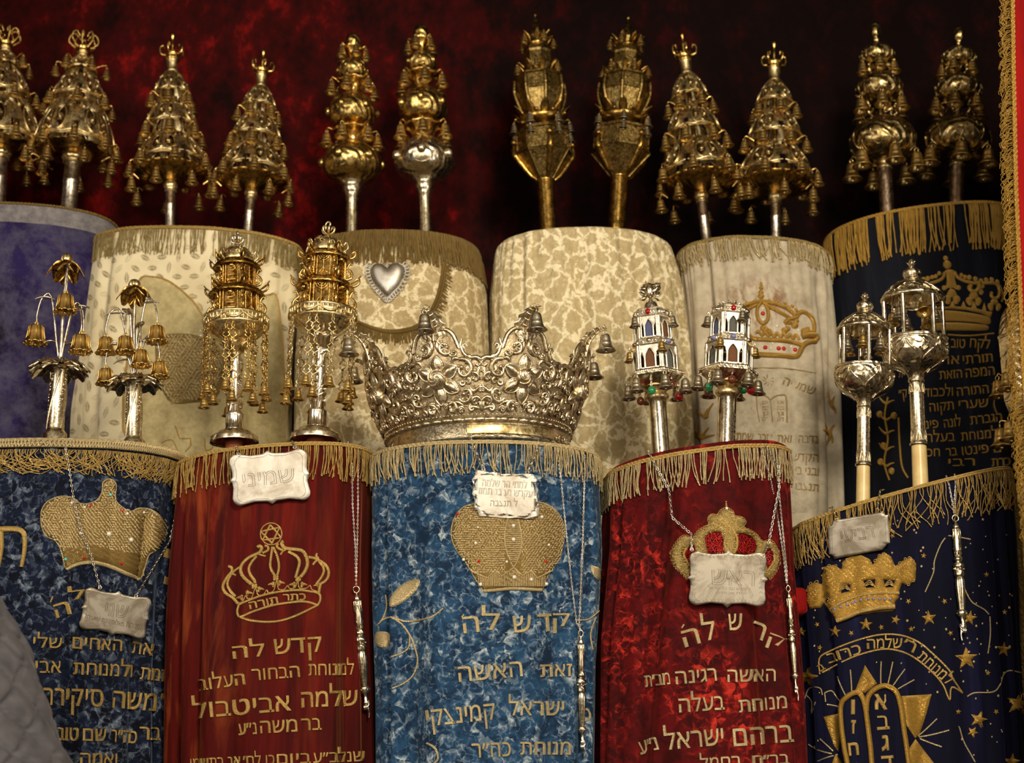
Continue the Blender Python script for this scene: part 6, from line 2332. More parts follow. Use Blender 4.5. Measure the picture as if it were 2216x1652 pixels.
f = Fin((921, 495), (910, 54), 424, M_B2, YB, 'finial of stacked bulbs with bright silver lowest bulb', 'bulb finials', 1., .5)
finial_bulbs(f, 0)
f = Fin((1187, 497), (1158, 29), 468, M_B3, YB, 'dark gilt tower finial leaning left, left one on the plain brocade scroll', 'tower finials', 1., -.2)
finial_tower(f)
f = Fin((1335, 485), (1360, 35), 468, M_B3, YB, 'dark gilt tower finial leaning right, right one on the plain brocade scroll', 'tower finials', 1., .25)
finial_tower(f, 1)
f = Fin((1528, 512), (1475, 68), 414, M_B4, YB, 'filigree finial leaning left, left of the pair on the greyish linen scroll', 'filigree finials', 1.04, .5)
finial_tree(f, .1)
f = Fin((1679, 510), (1675, 88), 414, M_B4, YB, 'upright filigree finial, right of the pair on the greyish linen scroll', 'filigree finials', 1.03, 1.)
finial_tree(f, .35)
f = Fin((1919, 440), (1893, 49), 391, M_B5, YB, 'bronze finial of three chased bulbs, left one on the black velvet scroll', 'three bulb finials', 1., .1)
finial_bronze(f)
f = Fin((2070, 430), (2075, 59), 391, M_B5, YB, 'bronze finial of three chased bulbs, right one next to the curtain fringe', 'three bulb finials', 1., .6)
finial_bronze(f, .3)

# ------------------------------------------------------------------ finials: front row
GF = 'lily bell finials'
f = Fin((119, 938), (145, 548), 388, M_F1, YF, 'silver finial with lily bells and upright gilt blossom against the violet velvet', GF, 1., .0)
finial_flower(f, [(-52, 228, -14, 44), (14, 288, -30, 43), (44, 212, 10, 40), (54, 198, -36, 42)])
f = Fin((289, 955), (291, 604), 388, M_F1, YF, 'darker silver finial with lily bells in front of the satin panel', GF, .95, .1)
finial_flower(f, [(-62, 246, -10, 42), (-14, 238, -36, 43), (54, 268, -14, 44), (20, 206, -30, 42), (60, 180, -20, 41), (-60, 168, -20, 40)], 1)
f = Fin((507, 960), (514, 502), 476, M_F2, YF, 'lantern finial with menorah panel and hanging chains, left one on the red scroll', 'lantern finials', .97, -1.15)
finial_lantern(f)
f = Fin((683, 955), (712, 481), 476, M_F2, YF, 'taller lantern finial with hanging chains, right one on the red scroll near the crown', 'lantern finials', 1.02, -.3)
finial_lantern(f, 1)
f = Fin((1430, 968), (1405, 612), 352, M_F4, YF, 'silver gothic window finial with a leafy knot on top', 'gothic window finials', .97, .05)
finial_gothic(f)
f = Fin((1571, 957), (1581, 660), 297, M_F4, YF, 'silver gothic window finial with a red stone in front and no tall knot', 'gothic window finials', 1., 0)
finial_gothic(f, 1)
f = Fin((1868, 1062), (1872, 631), 464, M_F5, YF, 'smaller silver cage finial with bells inside, left one on the navy scroll', 'cage finials', .89, .1)
finial_cage(f)
f = Fin((1991, 1022), (1972, 558), 464, M_F5, YF, 'taller silver cage finial on an ivory stem, right one on the navy scroll', 'cage finials', 1., .3)
finial_cage(f, 1)
f = Fin((2246, 1075), (2204, 640), 430, M_F6, 3.14, 'silver finial with bells, half hidden by the curtain fringe at the right edge', None, 1., 0)
m = f.mb()
m.lathe([(16, -f.e), (16, 150), (20, 156), (34, 170)], 24)
f.put(m, 'staff', 'silver_old')
m = f.mb()
m.lathe(lerp_prof([(20, 160), (44, 176), (52, 196), (54, 210), (54, 330), (56, 334), (50, 340)], 3), 8, smooth=False)
f.put(m, 'eight_sided_body', 'silver_chased')
m = f.mb()
m.lathe(lerp_prof([(50, 338), (48, 360), (38, 392), (20, 412), (8, 420), (6, 426), (0, 430)], 4), 32)
f.put(m, 'dome', 'silver_chased')
arm = f.mb()
f.bells(6, 62, 262, 46, 'bell_brass', .5, arm, 50)
f.bells(6, 66, 160, 50, 'bell_brass', .5, arm, 36)
f.put(arm, 'bell_hooks', 'silver_old')

# ------------------------------------------------------------------ the big crown
cz = M_F3.zt + .004
cx = at(1037, 960, YF).x
crown = empty('ceremonial_crown', (cx, YF, cz), 'big silver openwork crown with flowers and bells on the light blue scroll', 'crown')
U = mpp(at(1037, 940, YF))
crown.scale = (U, U * .93, U * 1.07)
crown.rotation_euler = (0, -.035, .045)
RC = lambda z: interp([(0, 191), (36, 196), (50, 203), (100, 222), (150, 238), (215, 250), (260, 262)], z)


def CP(a, s, z, o=0.):
    """s: pixels along the wall from angle a"""
    r = RC(z)
    b = a + s / 222.
    return Vector(((r + o) * sin(b), -(r + o) * cos(b), z))


NP, HP = 8, 87.
TOP = lambda s: interp([(0, 206), (22, 204), (38, 193), (50, 172), (56, 160), (66, 152), (76, 150), (87, 143)], abs(s))
A0 = [2 * PI * (k + .5) / NP + .015 for k in range(NP)]
m = MB()
m.lathe([(188, 0), (192, 2), (194, 6), (194, 32), (196, 34)], 128, close=False)
m.lathe([(184, 0), (190, 32), (190, 40)], 96, close=False)
for k in range(26):
    if 5 <= k <= 11:
        continue
    a = -PI / 2 * 1.15 + k * .14
    for sg in (-1, 1):
        m.tube([(195.5 * sin(a + sg * x / 195), -195.5 * cos(a + sg * x / 195), 18 + sg * 2 + y) for x, y in spiral(0, 0, 10, 2, -2.5, 4.5, 14)], [1.3 - .05 * i for i in range(15)], 4)
    m.tube([(195.5 * sin(a + x / 195), -195.5 * cos(a + x / 195), 17 + 8 * sin(x / 4.3)) for x in range(-13, 14, 2)], 1., 4)
m.build('engraved_band', 'crown_silver', crown)
m = MB()
rows = []
for zz, o in ((9, 0), (9, 2.2), (11, 3.2), (27, 3.2), (29, 2.2), (29, 0)):
    rows.append([((195 + o) * sin(b), -(195 + o) * cos(b), zz + .0) for b in [-.14 + 1.02 * i / 40 for i in range(41)]])
m.grid(rows[::-1])
m.build('blank_cartouche', 'gilt_pale', crown)
m = MB()
m.lathe([(195, 33), (199, 34), (201, 38), (199, 42), (195, 43)], 128, close=False)
for i in range(52):
    a = 2 * PI * i / 52
    m.tube([(199.5 * sin(a + x), -199.5 * cos(a + x), 38) for x in [-.05 + .1 * j / 6 for j in range(7)]], [2, 4, 4.8, 5, 4.8, 4, 2], 8)
for i in range(150):
    a = 2 * PI * i / 150
    m.ball((201 * sin(a), -201 * cos(a), 47), 2.2, 6, 4)
m.build('bead_moulding', 'crown_silver', crown)
m = MB()
for a in A0:
    rows_o, rows_i = [], []
    for i in range(25):
        t = i / 24
        rows_o.append([CP(a, -HP + 2 * HP * j / 40, 44 + (TOP(-HP + 2 * HP * j / 40) - 44) * t) for j in range(41)])
        rows_i.append([CP(a, -HP + 2 * HP * j / 40, 44 + (TOP(-HP + 2 * HP * j / 40) - 44) * t, -3) for j in range(41)])
    m.grid(rows_o)
    m.grid(rows_i[::-1])
m.build('crown_wall', 'crown_sheet', crown)
for a in A0:
    m = MB()
    # rim scrolls
    for sg in (-1, 1):
        for q, w in (([(3, 196), (10, 205), (24, 206), (36, 196), (42, 182), (46, 170)], (4, 5)), ([(10, 196), (6, 190), (10, 185), (16, 188)], (3.5, 2)), ([(46, 168), (50, 178), (52, 186)], (4, 2)), ([(50, 172), (55, 158), (66, 150), (78, 150), (86, 146)], (4, 4.5)), ([(58, 166), (54, 172), (58, 176), (62, 171)], (3, 2)), ([(80, 148), (86, 140), (82, 134), (76, 138)], (4, 2.4))):
            p = smooth2(q, 4)
            m.tube([CP(a, sg * x, z, 2.5) for x, z in p], [w[0] + (w[1] - w[0]) * i / (len(p) - 1) for i in range(len(p))], 7)
    m.build('scrolled_rim', 'crown_silver', crown)
    # flower
    m = MB()
    fc = (0, 112)
    for k in range(6):
        b = 2 * PI * k / 6 + PI / 6 + PI / 3 * .5 * 2
        d = Vector((cos(b), sin(b)))
        n2 = Vector((-d.y, d.x))
        rows = []
        for i in range(9):
            t = i / 8
            w = 11.5 * sin(PI * min(.98, .1 + t * .9)) ** .7
            row = []
            for j in range(9):
                x = -1 + j / 4
                c = Vector(fc) + d * (12 + 34 * t) + n2 * (w * x)
                hgt = 9 * (1 - x * x) * sin(PI * (.12 + .84 * t)) ** .5 + (3 if abs(x) > .9 else 0)
                row.append(CP(a, c.x, c.y, 1.5 + hgt))
            rows.append(row)
        m.grid(rows)
        edge = [Vector(fc) + d * (12 + 34 * t) + n2 * (12.5 * x * sin(PI * min(.98, .1 + t * .9)) ** .7) for t, x in [(i / 8, -1) for i in range(9)] + [(1 - i / 8, 1) for i in range(9)]]
        m.tube([CP(a, p.x, p.y, 4) for p in edge], 1.9, 5)
    rows = []
    for i in range(8):
        q = i / 7 * PI / 2
        rows.append([CP(a, fc[0] + 19 * cos(q) * cos(2 * PI * j / 20), fc[1] + 19 * cos(q) * sin(2 * PI * j / 20), 9 + 14 * sin(q)) for j in range(20)])
    m.grid([[CP(a, fc[0] + 19 * cos(2 * PI * j / 20), fc[1] + 19 * sin(2 * PI * j / 20), 0) for j in range(20)]] + rows, True)
    for k in range(5):
        b = 2 * PI * k / 5
        p = spiral(0, 0, 17, 4, b, b + 2.2, 10)
        m.tube([CP(a, fc[0] + x, fc[1] + y, 10 + 14 * math.sqrt(max(0, 1 - (x * x + y * y) / 361))) for x, y in p], [2.6 - .15 * i for i in range(11)], 5)
    m.build('flower', 'crown_silver', crown)
    # scrollwork field
    m = MB()
    for sg in (-1, 1):
        for (sx, sz, r0, r1, t0, t1, w) in ((52, 128, 21, 5, 1.9, -4.2, 5.5), (54, 84, 17, 4, -2.6, 3.2, 5), (22, 60, 13, 4, 2.2, -3.6, 4.5), (20, 172, 15, 4, -.6, -6.3, 4.5), (74, 112, 12, 3, 3.1, -2.6, 4.2), (74, 68, 13, 3, -.4, 5.2, 4.2), (42, 54, 8, 2.5, 0, 5.6, 3.4), (36, 160, 9, 2.5, 2.6, 8., 3.4), (62, 148, 8, 2, -1, 4.6, 3.), (84, 90, 7, 2, 0, 5, 3), (30, 92, 8, 2, 1, 6, 3), (60, 106, 8, 2, 2.6, -3, 3.2), (34, 130, 8, 2, -.5, 5, 3), (10, 62, 7, 2, 0, 5.4, 3), (62, 128, 6, 2, 1, 6, 2.6), (48, 104, 6, 2, 0, -5, 2.6), (66, 58, 7, 2, 2, 8, 3), (84, 126, 6, 2, 1, 6, 2.6), (12, 184, 7, 2, 1, 6, 2.6)):
            p = spiral(sx, sz, r0, r1, t0, t1, 18)
            m.tube([CP(a, sg * x, z, 2.5 + 1.5 * sin(PI * i / 18)) for i, (x, z) in enumerate(p)], [w * (.5 + .5 * sin(PI * min(1, (i + 2) / 16))) for i in range(19)], 6)
            m.ball(CP(a, sg * p[-1][0], p[-1][1], 4), w * .85, 8, 6)
            for q in range(4):
                i = 2 + q * 3
                x, z = p[i]
                dx, dz = x - sx, z - sz
                l = math.hypot(dx, dz)
                m.tube([CP(a, sg * x, z, 3), CP(a, sg * (x - dx / l * 5 + dz / l * 3), z - dz / l * 5 - dx / l * 3, 5), CP(a, sg * (x - dx / l * 8), z - dz / l * 8, 2)], [w * .4, w * .5, .6], 5)
        for q in ([(8, 52), (16, 66), (34, 70), (50, 62)], [(60, 52), (68, 60), (84, 56)], [(30, 140), (36, 150), (46, 148)], [(64, 96), (72, 88), (86, 100)], [(86, 52), (84, 64), (87, 76)], [(10, 160), (5, 176), (8, 192)], [(86, 108), (80, 122), (86, 134)]):
            p = smooth2(q, 4)
            m.tube([CP(a, sg * x, z, 2.5) for x, z in p], [1.2 + 3.2 * sin(PI * i / (len(p) - 1)) for i in range(len(p))], 6)
    m.build('scrollwork', 'crown_silver', crown)
    # leaf curling outwards, carrying a bell
    m = MB()
    spine = smooth2([(0, 186, 2), (0, 206, 5), (0, 222, 12), (0, 234, 24), (0, 238, 38)], 6)
    N = len(spine) - 1
    for off in (0., -2.2):
        rows = []
        for i, (_s, z0, o0) in enumerate(spine):
            t = i / N
            w = 25 * (1 - t ** 2.2) * (.72 + .28 * abs(sin(t * PI * 4.2))) + 2
            rows.append([CP(a, w * x, z0 + 5 * abs(x) - (2 if abs(x) > .9 else 0), o0 + 2 + off - 6 * x * x + 1.5 * cos(x * 16)) for x in [-1 + k / 8 for k in range(17)]])
        m.grid(rows if off == 0 else rows[::-1])
    m.tube([CP(a, x, z, o + 3) for x, z, o in spine], [3.2 - 2. * i / N for i in range(N + 1)], 6)
    for i in range(3, N, 4):
        _s, z0, o0 = spine[i]
        for sg in (-1, 1):
            m.tube([CP(a, 0, z0, o0 + 3), CP(a, sg * 9, z0 + 4, o0 + 3), CP(a, sg * 17 * (1 - i / N), z0 + 9, o0)], [1.8, 1.4, .6], 5)
    m.build('curled_leaf', 'crown_silver', crown)
    tip = CP(a, 0, 236, 40)
    bell(crown, tip, 44, 'bell_dull')

# ------------------------------------------------------------------ silver plaques
PG = 'silver plaques on chains'


def plaque(label, S, cx, cy, ox, oy, k, poly, mat, lines, chains, border=None, twist=0., holes=(), lat=0., links=(9, 1.0), cm='chain', lift=.02, emat='engrave', rise=.5):
    Z = lambda pts: [(ox + x / k, oy + y / k) for x, y in pts]
    p, n = S.hit(cx, cy)
    n = Vector((n.x * .6 + lat, n.y, -.16)).normalized()
    P = Plane(p + n * lift, n)
    root = empty('torah_plaque', P.p, label, 'plaque', PG)
    m = MB()
    zp = [Vector(q) for q in Z(poly)]
    applique(m, P, zp, 2.2, .8 if holes else 3.5, 6, sm=False, holes=[Z(h) for h in holes], shade=not holes)
    # back sheet and edge
    bk = [P.hit(q.x, q.y)[0] - n * .0015 for q in zp]
    fr = [P.hit(q.x, q.y)[0] + n * .0004 for q in zp]
    m.grid([bk, fr], True, False)
    if not holes:
        m.add(bk, [tuple(range(len(bk)))], False)
    m.build('engraved_plate', mat, root, True)
    Pl = Lift(P, 2.35)
    for s, x0, y0, x1, y1, h, b in lines:
        m = MB()
        (a0, b0), (a1, b1) = Z([(x0, y0), (x1, y1)])
        text(m, Pl, s, a0, b0, a1, b1, h / k, b, rise, hollow=.55 if h / k > 18 else (.4 if h / k > 12.5 else 0))
        m.build('engraved_word', emat, root, True)
    if border:
        m = MB()
        border(m, Pl, Z)
        m.build('engraved_border', 'engrave_light', root, True)
    for pts in chains:
        m = MB()
        w = []
        for i, (x, y, on) in enumerate(pts):
            if on == 'p':
                w.append(P.hit(x, y)[0] + n * .002)
            else:
                q, nn = S.near(x, y)
                w.append(q + nn * on)
        chain(m, w, links[0] * .001, links[1] * .001)
        e = w[-1]
        m.tube([e + Vector((.0035 * cos(t), 0, .0035 * sin(t))) for t in [2 * PI * i / 10 for i in range(10)]], .0009, 5, True)
        m.build('hanging_chain', cm, root, True)
    return P


def cusped(x0, y0, x1, y1, rot=0., r=.2, cusp=.07, n=6):
    """cartouche outline with round corners and pointed middles"""
    cx, cy, a, b = (x0 + x1) / 2, (y0 + y1) / 2, (x1 - x0) / 2, (y1 - y0) / 2
    pts = []
    c = min(a, b) * r
    for (sx, sy) in ((1, -1), (1, 1), (-1, 1), (-1, -1)):
        arc = []
        for i in range(n + 1):
            t = i / n * PI / 2
            arc.append((sx * (a - c + c * sin(t)), sy * (b - c + c * cos(t))) if sx * sy < 0 else (sx * (a - c + c * cos(t)), sy * (b - c + c * sin(t))))
        pts += arc
        if sx == 1 and sy == -1:
            pts += [(a * .96, -b * .3), (a * .97, -.1 * b), (a * (1 + cusp), 0), (a * .97, .1 * b), (a * .96, b * .3)]
        elif sx == 1:
            pts += [(a * .45, b * .9), (a * .12, b * .93), (0, b * (1 + cusp * 1.6)), (-a * .12, b * .93), (-a * .45, b * .9)]
        elif sy == 1:
            pts += [(-a * .96, b * .3), (-a * .97, .1 * b), (-a * (1 + cusp), 0), (-a * .97, -.1 * b), (-a * .96, -b * .3)]
        else:
            pts += [(-a * .45, -b * .9), (-a * .12, -b * .93), (0, -b * (1 + cusp * 1.6)), (a * .12, -b * .93), (a * .45, -b * .9)]
    return [(cx + x * cos(rot) - y * sin(rot), cy + x * sin(rot) + y * cos(rot)) for x, y in pts]


def inset(poly, k):
    c = Vector((sum(p[0] for p in poly) / len(poly), sum(p[1] for p in poly) / len(poly)))
    return [tuple(c + (Vector(p) - c) * k) for p in poly]


def ring_border(poly, k, w=1.):
    def f(m, P, Z):
        q = dens(Z(inset(poly, k)) + [Z(inset(poly, k))[0]], 4)
        stroke(m, P, [(p.x + (i % 2) * .8, p.y + (i % 2) * .8) for i, p in enumerate(q)], w, sm=False, n=4)
    return f


def leaf_border(poly, k):
    def f(m, P, Z):
        q = dens(Z(inset(poly, k)) + [Z(inset(poly, k))[0]], 7)
        for i, (a, b) in enumerate(zip(q[:-1], q[1:])):
            d = (b - a).normalized()
            nn = Vector((-d.y, d.x))
            for sg in (-1, 1):
                e = a + d * 5 + nn * sg * 3.2
                stroke(m, P, [a + nn * sg * .6, (a + e) / 2 + nn * sg * 1.2, e, (a + e) / 2 + d * 1.2, a + nn * sg * .6], .7, k=1, n=4)
    return f


# shmini (red scroll); zoom frame (350,930) x2.2875
po = cusped(343, 108, 728, 364, -.09, .3, .02)
plaque('bright silver plaque with large letters, hung over the fringe of the red scroll', M_F2, 585, 1030, 350, 930, 2.2875, po, 'plate',
       [('שמיני', 405, 286, 662, 256, 64, .02)], [[(512, 962, .006), (517, 985, 'p')], [(632, 958, .006), (638, 968, 'p')]], ring_border(po, .88), links=(7, .9))
# sheni (blue scroll); zoom frame (0,930) x2.288
po = cusped(404, 804, 738, 1016, .17, .28, .03)
plaque('silver plaque hanging low on long chains on the dark blue scroll', M_F1, 250, 1326, 0, 930, 2.288, po, 'plate_worn',
       [('שני', 515, 918, 628, 935, 62, .02), ('מאלופה בת שאעירה', 418, 935, 610, 975, 20, .012), ('למנוחת', 622, 976, 702, 992, 24, .014)],
       [[(138, 948, .012), (150, 1010, .012), (165, 1080, .016), (185, 1150, .02), (198, 1205, .022), (216, 1272, 'p')], [(385, 1010, .02), (372, 1080, .02), (350, 1170, .02), (322, 1240, .02), (294, 1290, 'p')]], ring_border(po, .88, .8), links=(7.5, .95))
# pierced plaque (light blue scroll); zoom frame (960,1000) x5.696
po = [(410, 100), (470, 100), (560, 130), (640, 120), (720, 150), (800, 140), (900, 150), (1000, 140), (1100, 150), (1150, 215), (1140, 290), (1170, 350), (1150, 430), (1180, 520), (1170, 660), (1100, 705), (1000, 705), (900, 690), (820, 700), (740, 695), (640, 690), (560, 680), (440, 670), (420, 600), (370, 560), (380, 470), (350, 390), (370, 300), (350, 220), (390, 150)]
holes = [[(480, 165), (540, 145), (600, 160), (540, 152)], [(680, 145), (735, 175), (720, 178)], [(775, 178), (840, 158), (830, 175)], [(900, 175), (970, 165), (1040, 205), (970, 180)], [(1095, 260), (1130, 285), (1140, 400), (1120, 330)], [(1130, 470), (1155, 520), (1110, 610), (1130, 560)], [(690, 660), (740, 640), (760, 650), (730, 668)], [(790, 648), (850, 665), (810, 668)], [(490, 620), (540, 650), (610, 655), (540, 660)], [(930, 670), (1000, 675), (1050, 660), (1000, 685)], [(380, 240), (415, 210), (385, 270), (395, 335), (375, 300)], [(385, 430), (400, 420), (390, 500), (430, 555), (395, 520)]]
plaque('pierced silver plaque with three engraved lines over the bulging gold crown', M_F3, 1095, 1068, 960, 1000, 5.696, po, 'plate',
       [('למנוי הר שלמה', 475, 300, 1025, 330, 80, .014), ('עקרש נע בנ תמוז', 425, 395, 1095, 440, 78, .014), ('ל תנצבה', 575, 545, 910, 552, 70, .014)],
       [[(1018, 955, .008), (1030, 980, .012), (1046, 1016, 'p')], [(1164, 952, .008), (1155, 990, .012), (1141, 1023, 'p')]], None, holes=holes, links=(11, 1.2), emat='engrave_light')
# rosh (crimson scroll); zoom frame (1430,1050) x5.9
po = cusped(362, 850, 1345, 1545, .02, .3, .04)
plaque('worn silver plaque with a leaf border on the crimson scroll', M_F4, 1575, 1252, 1430, 1050, 5.9, po, 'plate_worn',
       [('ראש', 640, 1270, 1195, 1290, 190, .01), ('ולוחדש עם כל ישראל', 600, 1330, 1140, 1350, 34, .008), ('ובית אבותינו', 705, 1392, 1090, 1398, 30, .008)],
       [[(1405, 972, .012), (1425, 1015, .014), (1445, 1062, .016), (1470, 1125, .02), (1485, 1160, .022), (1497, 1190, 'p')], [(1650, 968, .012), (1672, 1010, .016), (1674, 1060, .016), (1665, 1120, .02), (1655, 1180, .02), (1651, 1204, 'p')]], leaf_border(po, .88), links=(8.5, 1.), emat='engrave_light')
# revii (navy scroll); zoom frame (1690,980) x2.458
po = [(275, 362), (520, 318), (540, 312), (548, 325), (556, 330), (572, 332), (580, 480), (562, 486), (556, 500), (540, 517), (300, 562), (285, 566), (278, 552), (270, 545), (256, 540), (250, 395), (265, 388), (272, 376)]
plaque('rectangular silver plaque with clipped corners on the starry navy scroll', M_F5, 1857, 1158, 1690, 980, 2.458, po, 'plate_worn',
       [('רביעי', 325, 480, 500, 450, 62, .018)],
       [[(1800, 1082, .012), (1806, 1105, .014), (1812, 1126, 'p')], [(1918, 1045, .012), (1908, 1075, .014), (1899, 1104, 'p')]], ring_border(po, .88, .9), links=(7, .9), cm='chain_gold', lat=.0, lift=.016)

# ------------------------------------------------------------------ pointers (yads)
YG = 'silver reading pointers on chains'


def pointer(label, S, ring, tip, chains, lift=.012, lift2=None, side=1, wide=1., links=(5.5, .75)):
    p0, n0 = S.near(*ring)
    p1, n1 = S.near(*tip)
    if p1 is None:
        p1, n1 = at(tip[0], tip[1], p0.y), n0
    A, B = p0 + n0 * lift, p1 + n1 * (lift2 or lift)
    root = empty('torah_pointer', B, label, 'pointer', YG)
    d = (A - B)
    L = d.length
    u = L / 260.
    root.scale = (u * wide, u * wide, u)
    root.rotation_mode = 'QUATERNION'
    root.rotation_quaternion = Vector((0, 0, 1)).rotation_difference(d.normalized())
    m = MB()
    m.tube([(6.5 * cos(t), 0, 260 + 7 * sin(t)) for t in [2 * PI * i / 16 for i in range(16)]], 1.5, 6, True)
    m.build('ring', 'silver_old', root)
    m = MB()
    m.lathe(lerp_prof([(1.5, 253), (3, 249), (5, 246), (7, 240), (5.5, 234), (7, 230), (7.5, 222), (8.5, 200), (8, 186), (5, 182), (4, 176)], 3), 24, lambda a, i: 1 + .06 * cos(6 * a) * (1 if i < 14 else .3))
    for k in range(6):
        a = 2 * PI * k / 6
        m.petal((7 * cos(a), 7 * sin(a), 236), (0, 0, -1), (cos(a), sin(a), 0), 22, 3.2, 1, .8)
        m.petal((6 * cos(a), 6 * sin(a), 178), (0, 0, 1), (cos(a), sin(a), 0), 16, 3, 2, .8)
    m.build('upper_grip', 'silver_old', root)
    m = MB()
    m.lathe(lerp_prof([(4, 178), (8, 174), (9, 168), (6, 164), (9.5, 160), (11, 154), (8, 148), (10, 142), (10, 134), (6, 130)], 3), 24, lambda a, i: 1 + .07 * cos(8 * a))
    for k in range(4):
        a = 2 * PI * k / 4
        m.ball((10 * cos(a), 10 * sin(a), 148), 3, 7, 5)
    m.build('knop', 'silver_chased', root)
    m = MB()
    m.lathe(lerp_prof([(6, 132), (9, 124), (9.5, 110), (8, 84), (6, 60), (7, 57)], 4), 40, lambda a, i: 1 + .08 * cos(10 * a))
    m.lathe(lerp_prof([(6, 60), (10, 57), (10.5, 51), (9, 46), (7, 44)], 3), 24)
    for k in range(8):
        a = 2 * PI * k / 8
        m.ball((9.8 * cos(a), 9.8 * sin(a), 52), 2.2, 6, 4)
    m.build('fluted_grip', 'silver_old', root)
    # small hand: wrist, palm, folded fingers, pointing forefinger, thumb
    m = MB()
    m.tube(smooth2([(0, 0, 46), (0, 0, 40), (.5, 0, 34), (1, 0, 28)], 3), [5.2, 5, 4.8, 4.6, 4.6, 4.8, 5.2, 5.6, 6, 6.2], 12)
    m.ball((1, 0, 24), (7, 5, 8), 14, 10)
    s = side
    m.tube(smooth2([(s * 4, -1, 20), (s * 5, -2, 10), (s * 5.5, -2, 2), (s * 4.5, -3, -6)], 4), [2.6 - .08 * i for i in range(13)], 8)
    for k in range(3):
        x = s * (1.6 - k * 2.6)
        m.tube(smooth2([(x, 0, 20), (x, -3, 13), (x, -6.5, 12), (x, -7, 17), (x, -5, 19)], 4), [2.4 - .04 * i - .15 * k for i in range(17)], 7)
    m.tube(smooth2([(s * 6, -1, 28), (s * 7, -5, 22), (s * 3.5, -8, 16)], 4), [2.5 - .1 * i for i in range(9)], 7)
    m.build('pointing_hand', 'silver', root)
    for pts in chains:
        m = MB()
        w = hitpts(S, pts, .007)
        w.append(A + Vector((0, 0, .007)))
        chain(m, w, links[0] * .001, links[1] * .001)
        c = m.build('chain', 'chain', root, False)
        c.matrix_parent_inverse = (Matrix.LocRotScale(root.location, root.rotation_quaternion, root.scale)).inverted()


pointer('silver pointer hanging along the right side of the red scroll with the star', M_F2, (770, 1278), (783, 1548), [[(750, 958), (757, 1010), (763, 1090), (768, 1180), (770, 1268)], [(776, 962), (772, 1030), (774, 1100), (772, 1190), (770, 1268)]])
pointer('slim silver pointer hanging over the lettering at the right of the light blue scroll', M_F3, (1248, 1372), (1256, 1632), [[(1202, 960), (1210, 1040), (1222, 1150), (1234, 1260), (1244, 1350)], [(1260, 985), (1258, 1060), (1257, 1160), (1252, 1270), (1248, 1350)]], wide=.85)
pointer('thin silver pointer at the right edge of the crimson scroll, beside the red rail', M_F4, (1702, 1276), (1719, 1512), [[(1642, 966), (1664, 1040), (1682, 1130), (1694, 1210), (1700, 1264)], [(1668, 980), (1680, 1060), (1692, 1150), (1700, 1230), (1701, 1264)]], wide=.75, lift=.014)
pointer('silver pointer hanging straight down over the stars of the navy scroll', M_F5, (2061, 1124), (2079, 1382), [[(2048, 1012), (2050, 1050), (2056, 1085), (2060, 1112)], [(2066, 1012), (2065, 1050), (2062, 1085), (2061, 1112)]], wide=1.05, side=-1)

# ------------------------------------------------------------------ red velvet rail between two scrolls
p = at(1722, 1305, 3.06)
m = MB()
rows = []
for y, k in ((3.02, .0), (3.02, .6), (3.022, .85), (3.03, 1), (3.42, 1)):
    rows.append([(p.x + k * .019 * math.copysign(abs(cos(t)) ** .5, cos(t)), y, p.z + k * .029 * math.copysign(abs(sin(t)) ** .5, sin(t))) for t in [2 * PI * i / 28 for i in range(28)]])
m.grid(rows[::-1], True)
tag(m.build('divider_rail', 'curtain_red'), 'small red velvet covered rail between the crimson scroll and the starry navy scroll', 'rail')

# ------------------------------------------------------------------ curtain at the right
YC = 2.62
edge = [(2190, -260), (2191, 0), (2193, 150), (2198, 400), (2206, 600), (2214, 800), (2228, 1000), (2262, 1300), (2320, 1900)]
E3 = [at(x, y, YC) for x, y in edge]
cur = empty('curtain', (E3[-1].x, YC, E3[-1].z), 'bright red velvet curtain with gold fringed edge along the right side', 'curtain')
tabz = sorted((q.z, q.x) for q in E3)
rows = []
for i in range(90):
    z = E3[-1].z + (E3[0].z - E3[-1].z) * i / 89
    x0 = interp(tabz, z)
    rows.append([(x0 + .5 * j / 60, YC + .02 * sin(j * .5 + .4 * sin(z * 3)) * min(1, j / 8) - .0006 * j, z) for j in range(61)])
m = MB()
m.grid(rows)
m.grid([[(a, b + .003, c) for a, b, c in r] for r in rows][::-1])
m.build('velvet_panel', 'curtain_red', cur, True)
m = MB()
for k in (-1, 1):
    m.tube([(interp(tabz, z) + .0035 * sin(z * 260 + k * 1.57) - .001, YC - .004 + .003 * k * cos(z * 260), z) for z in [E3[-1].z + (E3[0].z - E3[-1].z) * i / 700 for i in range(701)]], .0032, 5)
m.build('edge_cord', 'thread_yellow', cur, True)
m = MB()
rnd = random.Random(12)
zz = E3[-1].z
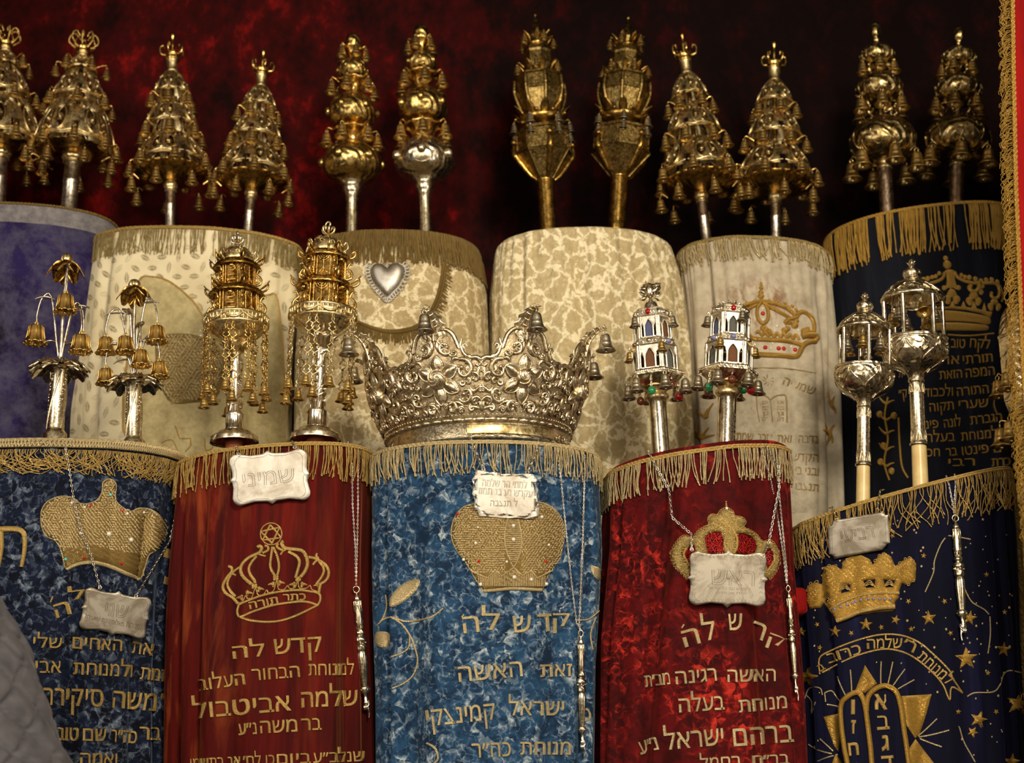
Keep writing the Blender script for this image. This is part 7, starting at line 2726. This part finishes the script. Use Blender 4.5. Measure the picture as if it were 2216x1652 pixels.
while zz < E3[0].z:
    x0 = interp(tabz, zz)
    for k in range(2):
        L = rnd.uniform(.018, .032)
        dr = rnd.uniform(.006, .03)
        y = YC + rnd.uniform(-.008, .006)
        m.tube(smooth2([(x0, YC, zz), (x0 - L * .5, y, zz - dr * .25 + rnd.uniform(-.004, .006)), (x0 - L, y, zz - dr), (x0 - L * rnd.uniform(.7, 1.05), y + .002, zz - dr - .007)], 2), .0007, 4)
    zz += .0034
o = m.build('fringe', 'thread_yellow', cur, True)

# ------------------------------------------------------------------ person in a quilted jacket, lower left
YP = 2.45
sil = [(-60, 1235), (-20, 1275), (0, 1300), (25, 1345), (60, 1412), (84, 1490), (108, 1560), (128, 1610), (152, 1652), (190, 1750), (215, 1900)]
R3 = sorted((at(x, y, YP).z, at(x, y, YP).x) for x, y in sil)
xc = at(-230, 1500, YP).x
rows = []
NZ, NT_ = 150, 240
zlo, zhi = R3[0][0], R3[-1][0]
for i in range(NZ + 1):
    z = zlo + (zhi - zlo) * i / NZ
    a = interp(R3, z) - xc
    b = a * .62
    row = []
    for j in range(NT_):
        t = 2 * PI * j / NT_
        u, w = t * .24, z
        g1 = abs(((u * .8 + w) * 13.) % 1 - .5) * 2
        g2 = abs(((u * .8 - w) * 13.) % 1 - .5) * 2
        q = min(1 - g1 ** 8, 1 - g2 ** 8)
        puff = .018 * (max(0, q) ** .6 - 1) + .006 * sin(9 * t + 20 * z) * sin(31 * z + 4 * t)
        row.append((xc + (a + puff) * sin(t), YP - (b + puff) * cos(t), z))
    rows.append(row)
top = rows[-1]
cz_ = zhi + .10
neck = [[(xc + (x - xc) * k, YP + (y - YP) * k, zhi + (cz_ - zhi) * h) for x, y, z in top] for k, h in ((.93, .35), (.8, .7), (.62, .92), (.5, 1.), (.45, 1.25))]
hd = []
for i in range(14):
    s = i / 13
    r = .095 * math.sqrt(max(0.02, 1 - (2 * s - 1) ** 2))
    hd.append([(xc + r * sin(2 * PI * j / NT_), YP - r * 1.15 * cos(2 * PI * j / NT_), cz_ + .05 + .25 * s) for j in range(NT_)])
m = MB()
m.grid(rows + neck, True)
person = m.build('person', 'jacket_grey')
tag(person, 'person in a grey quilted jacket, only the shoulder and sleeve showing at the lower left', 'person')
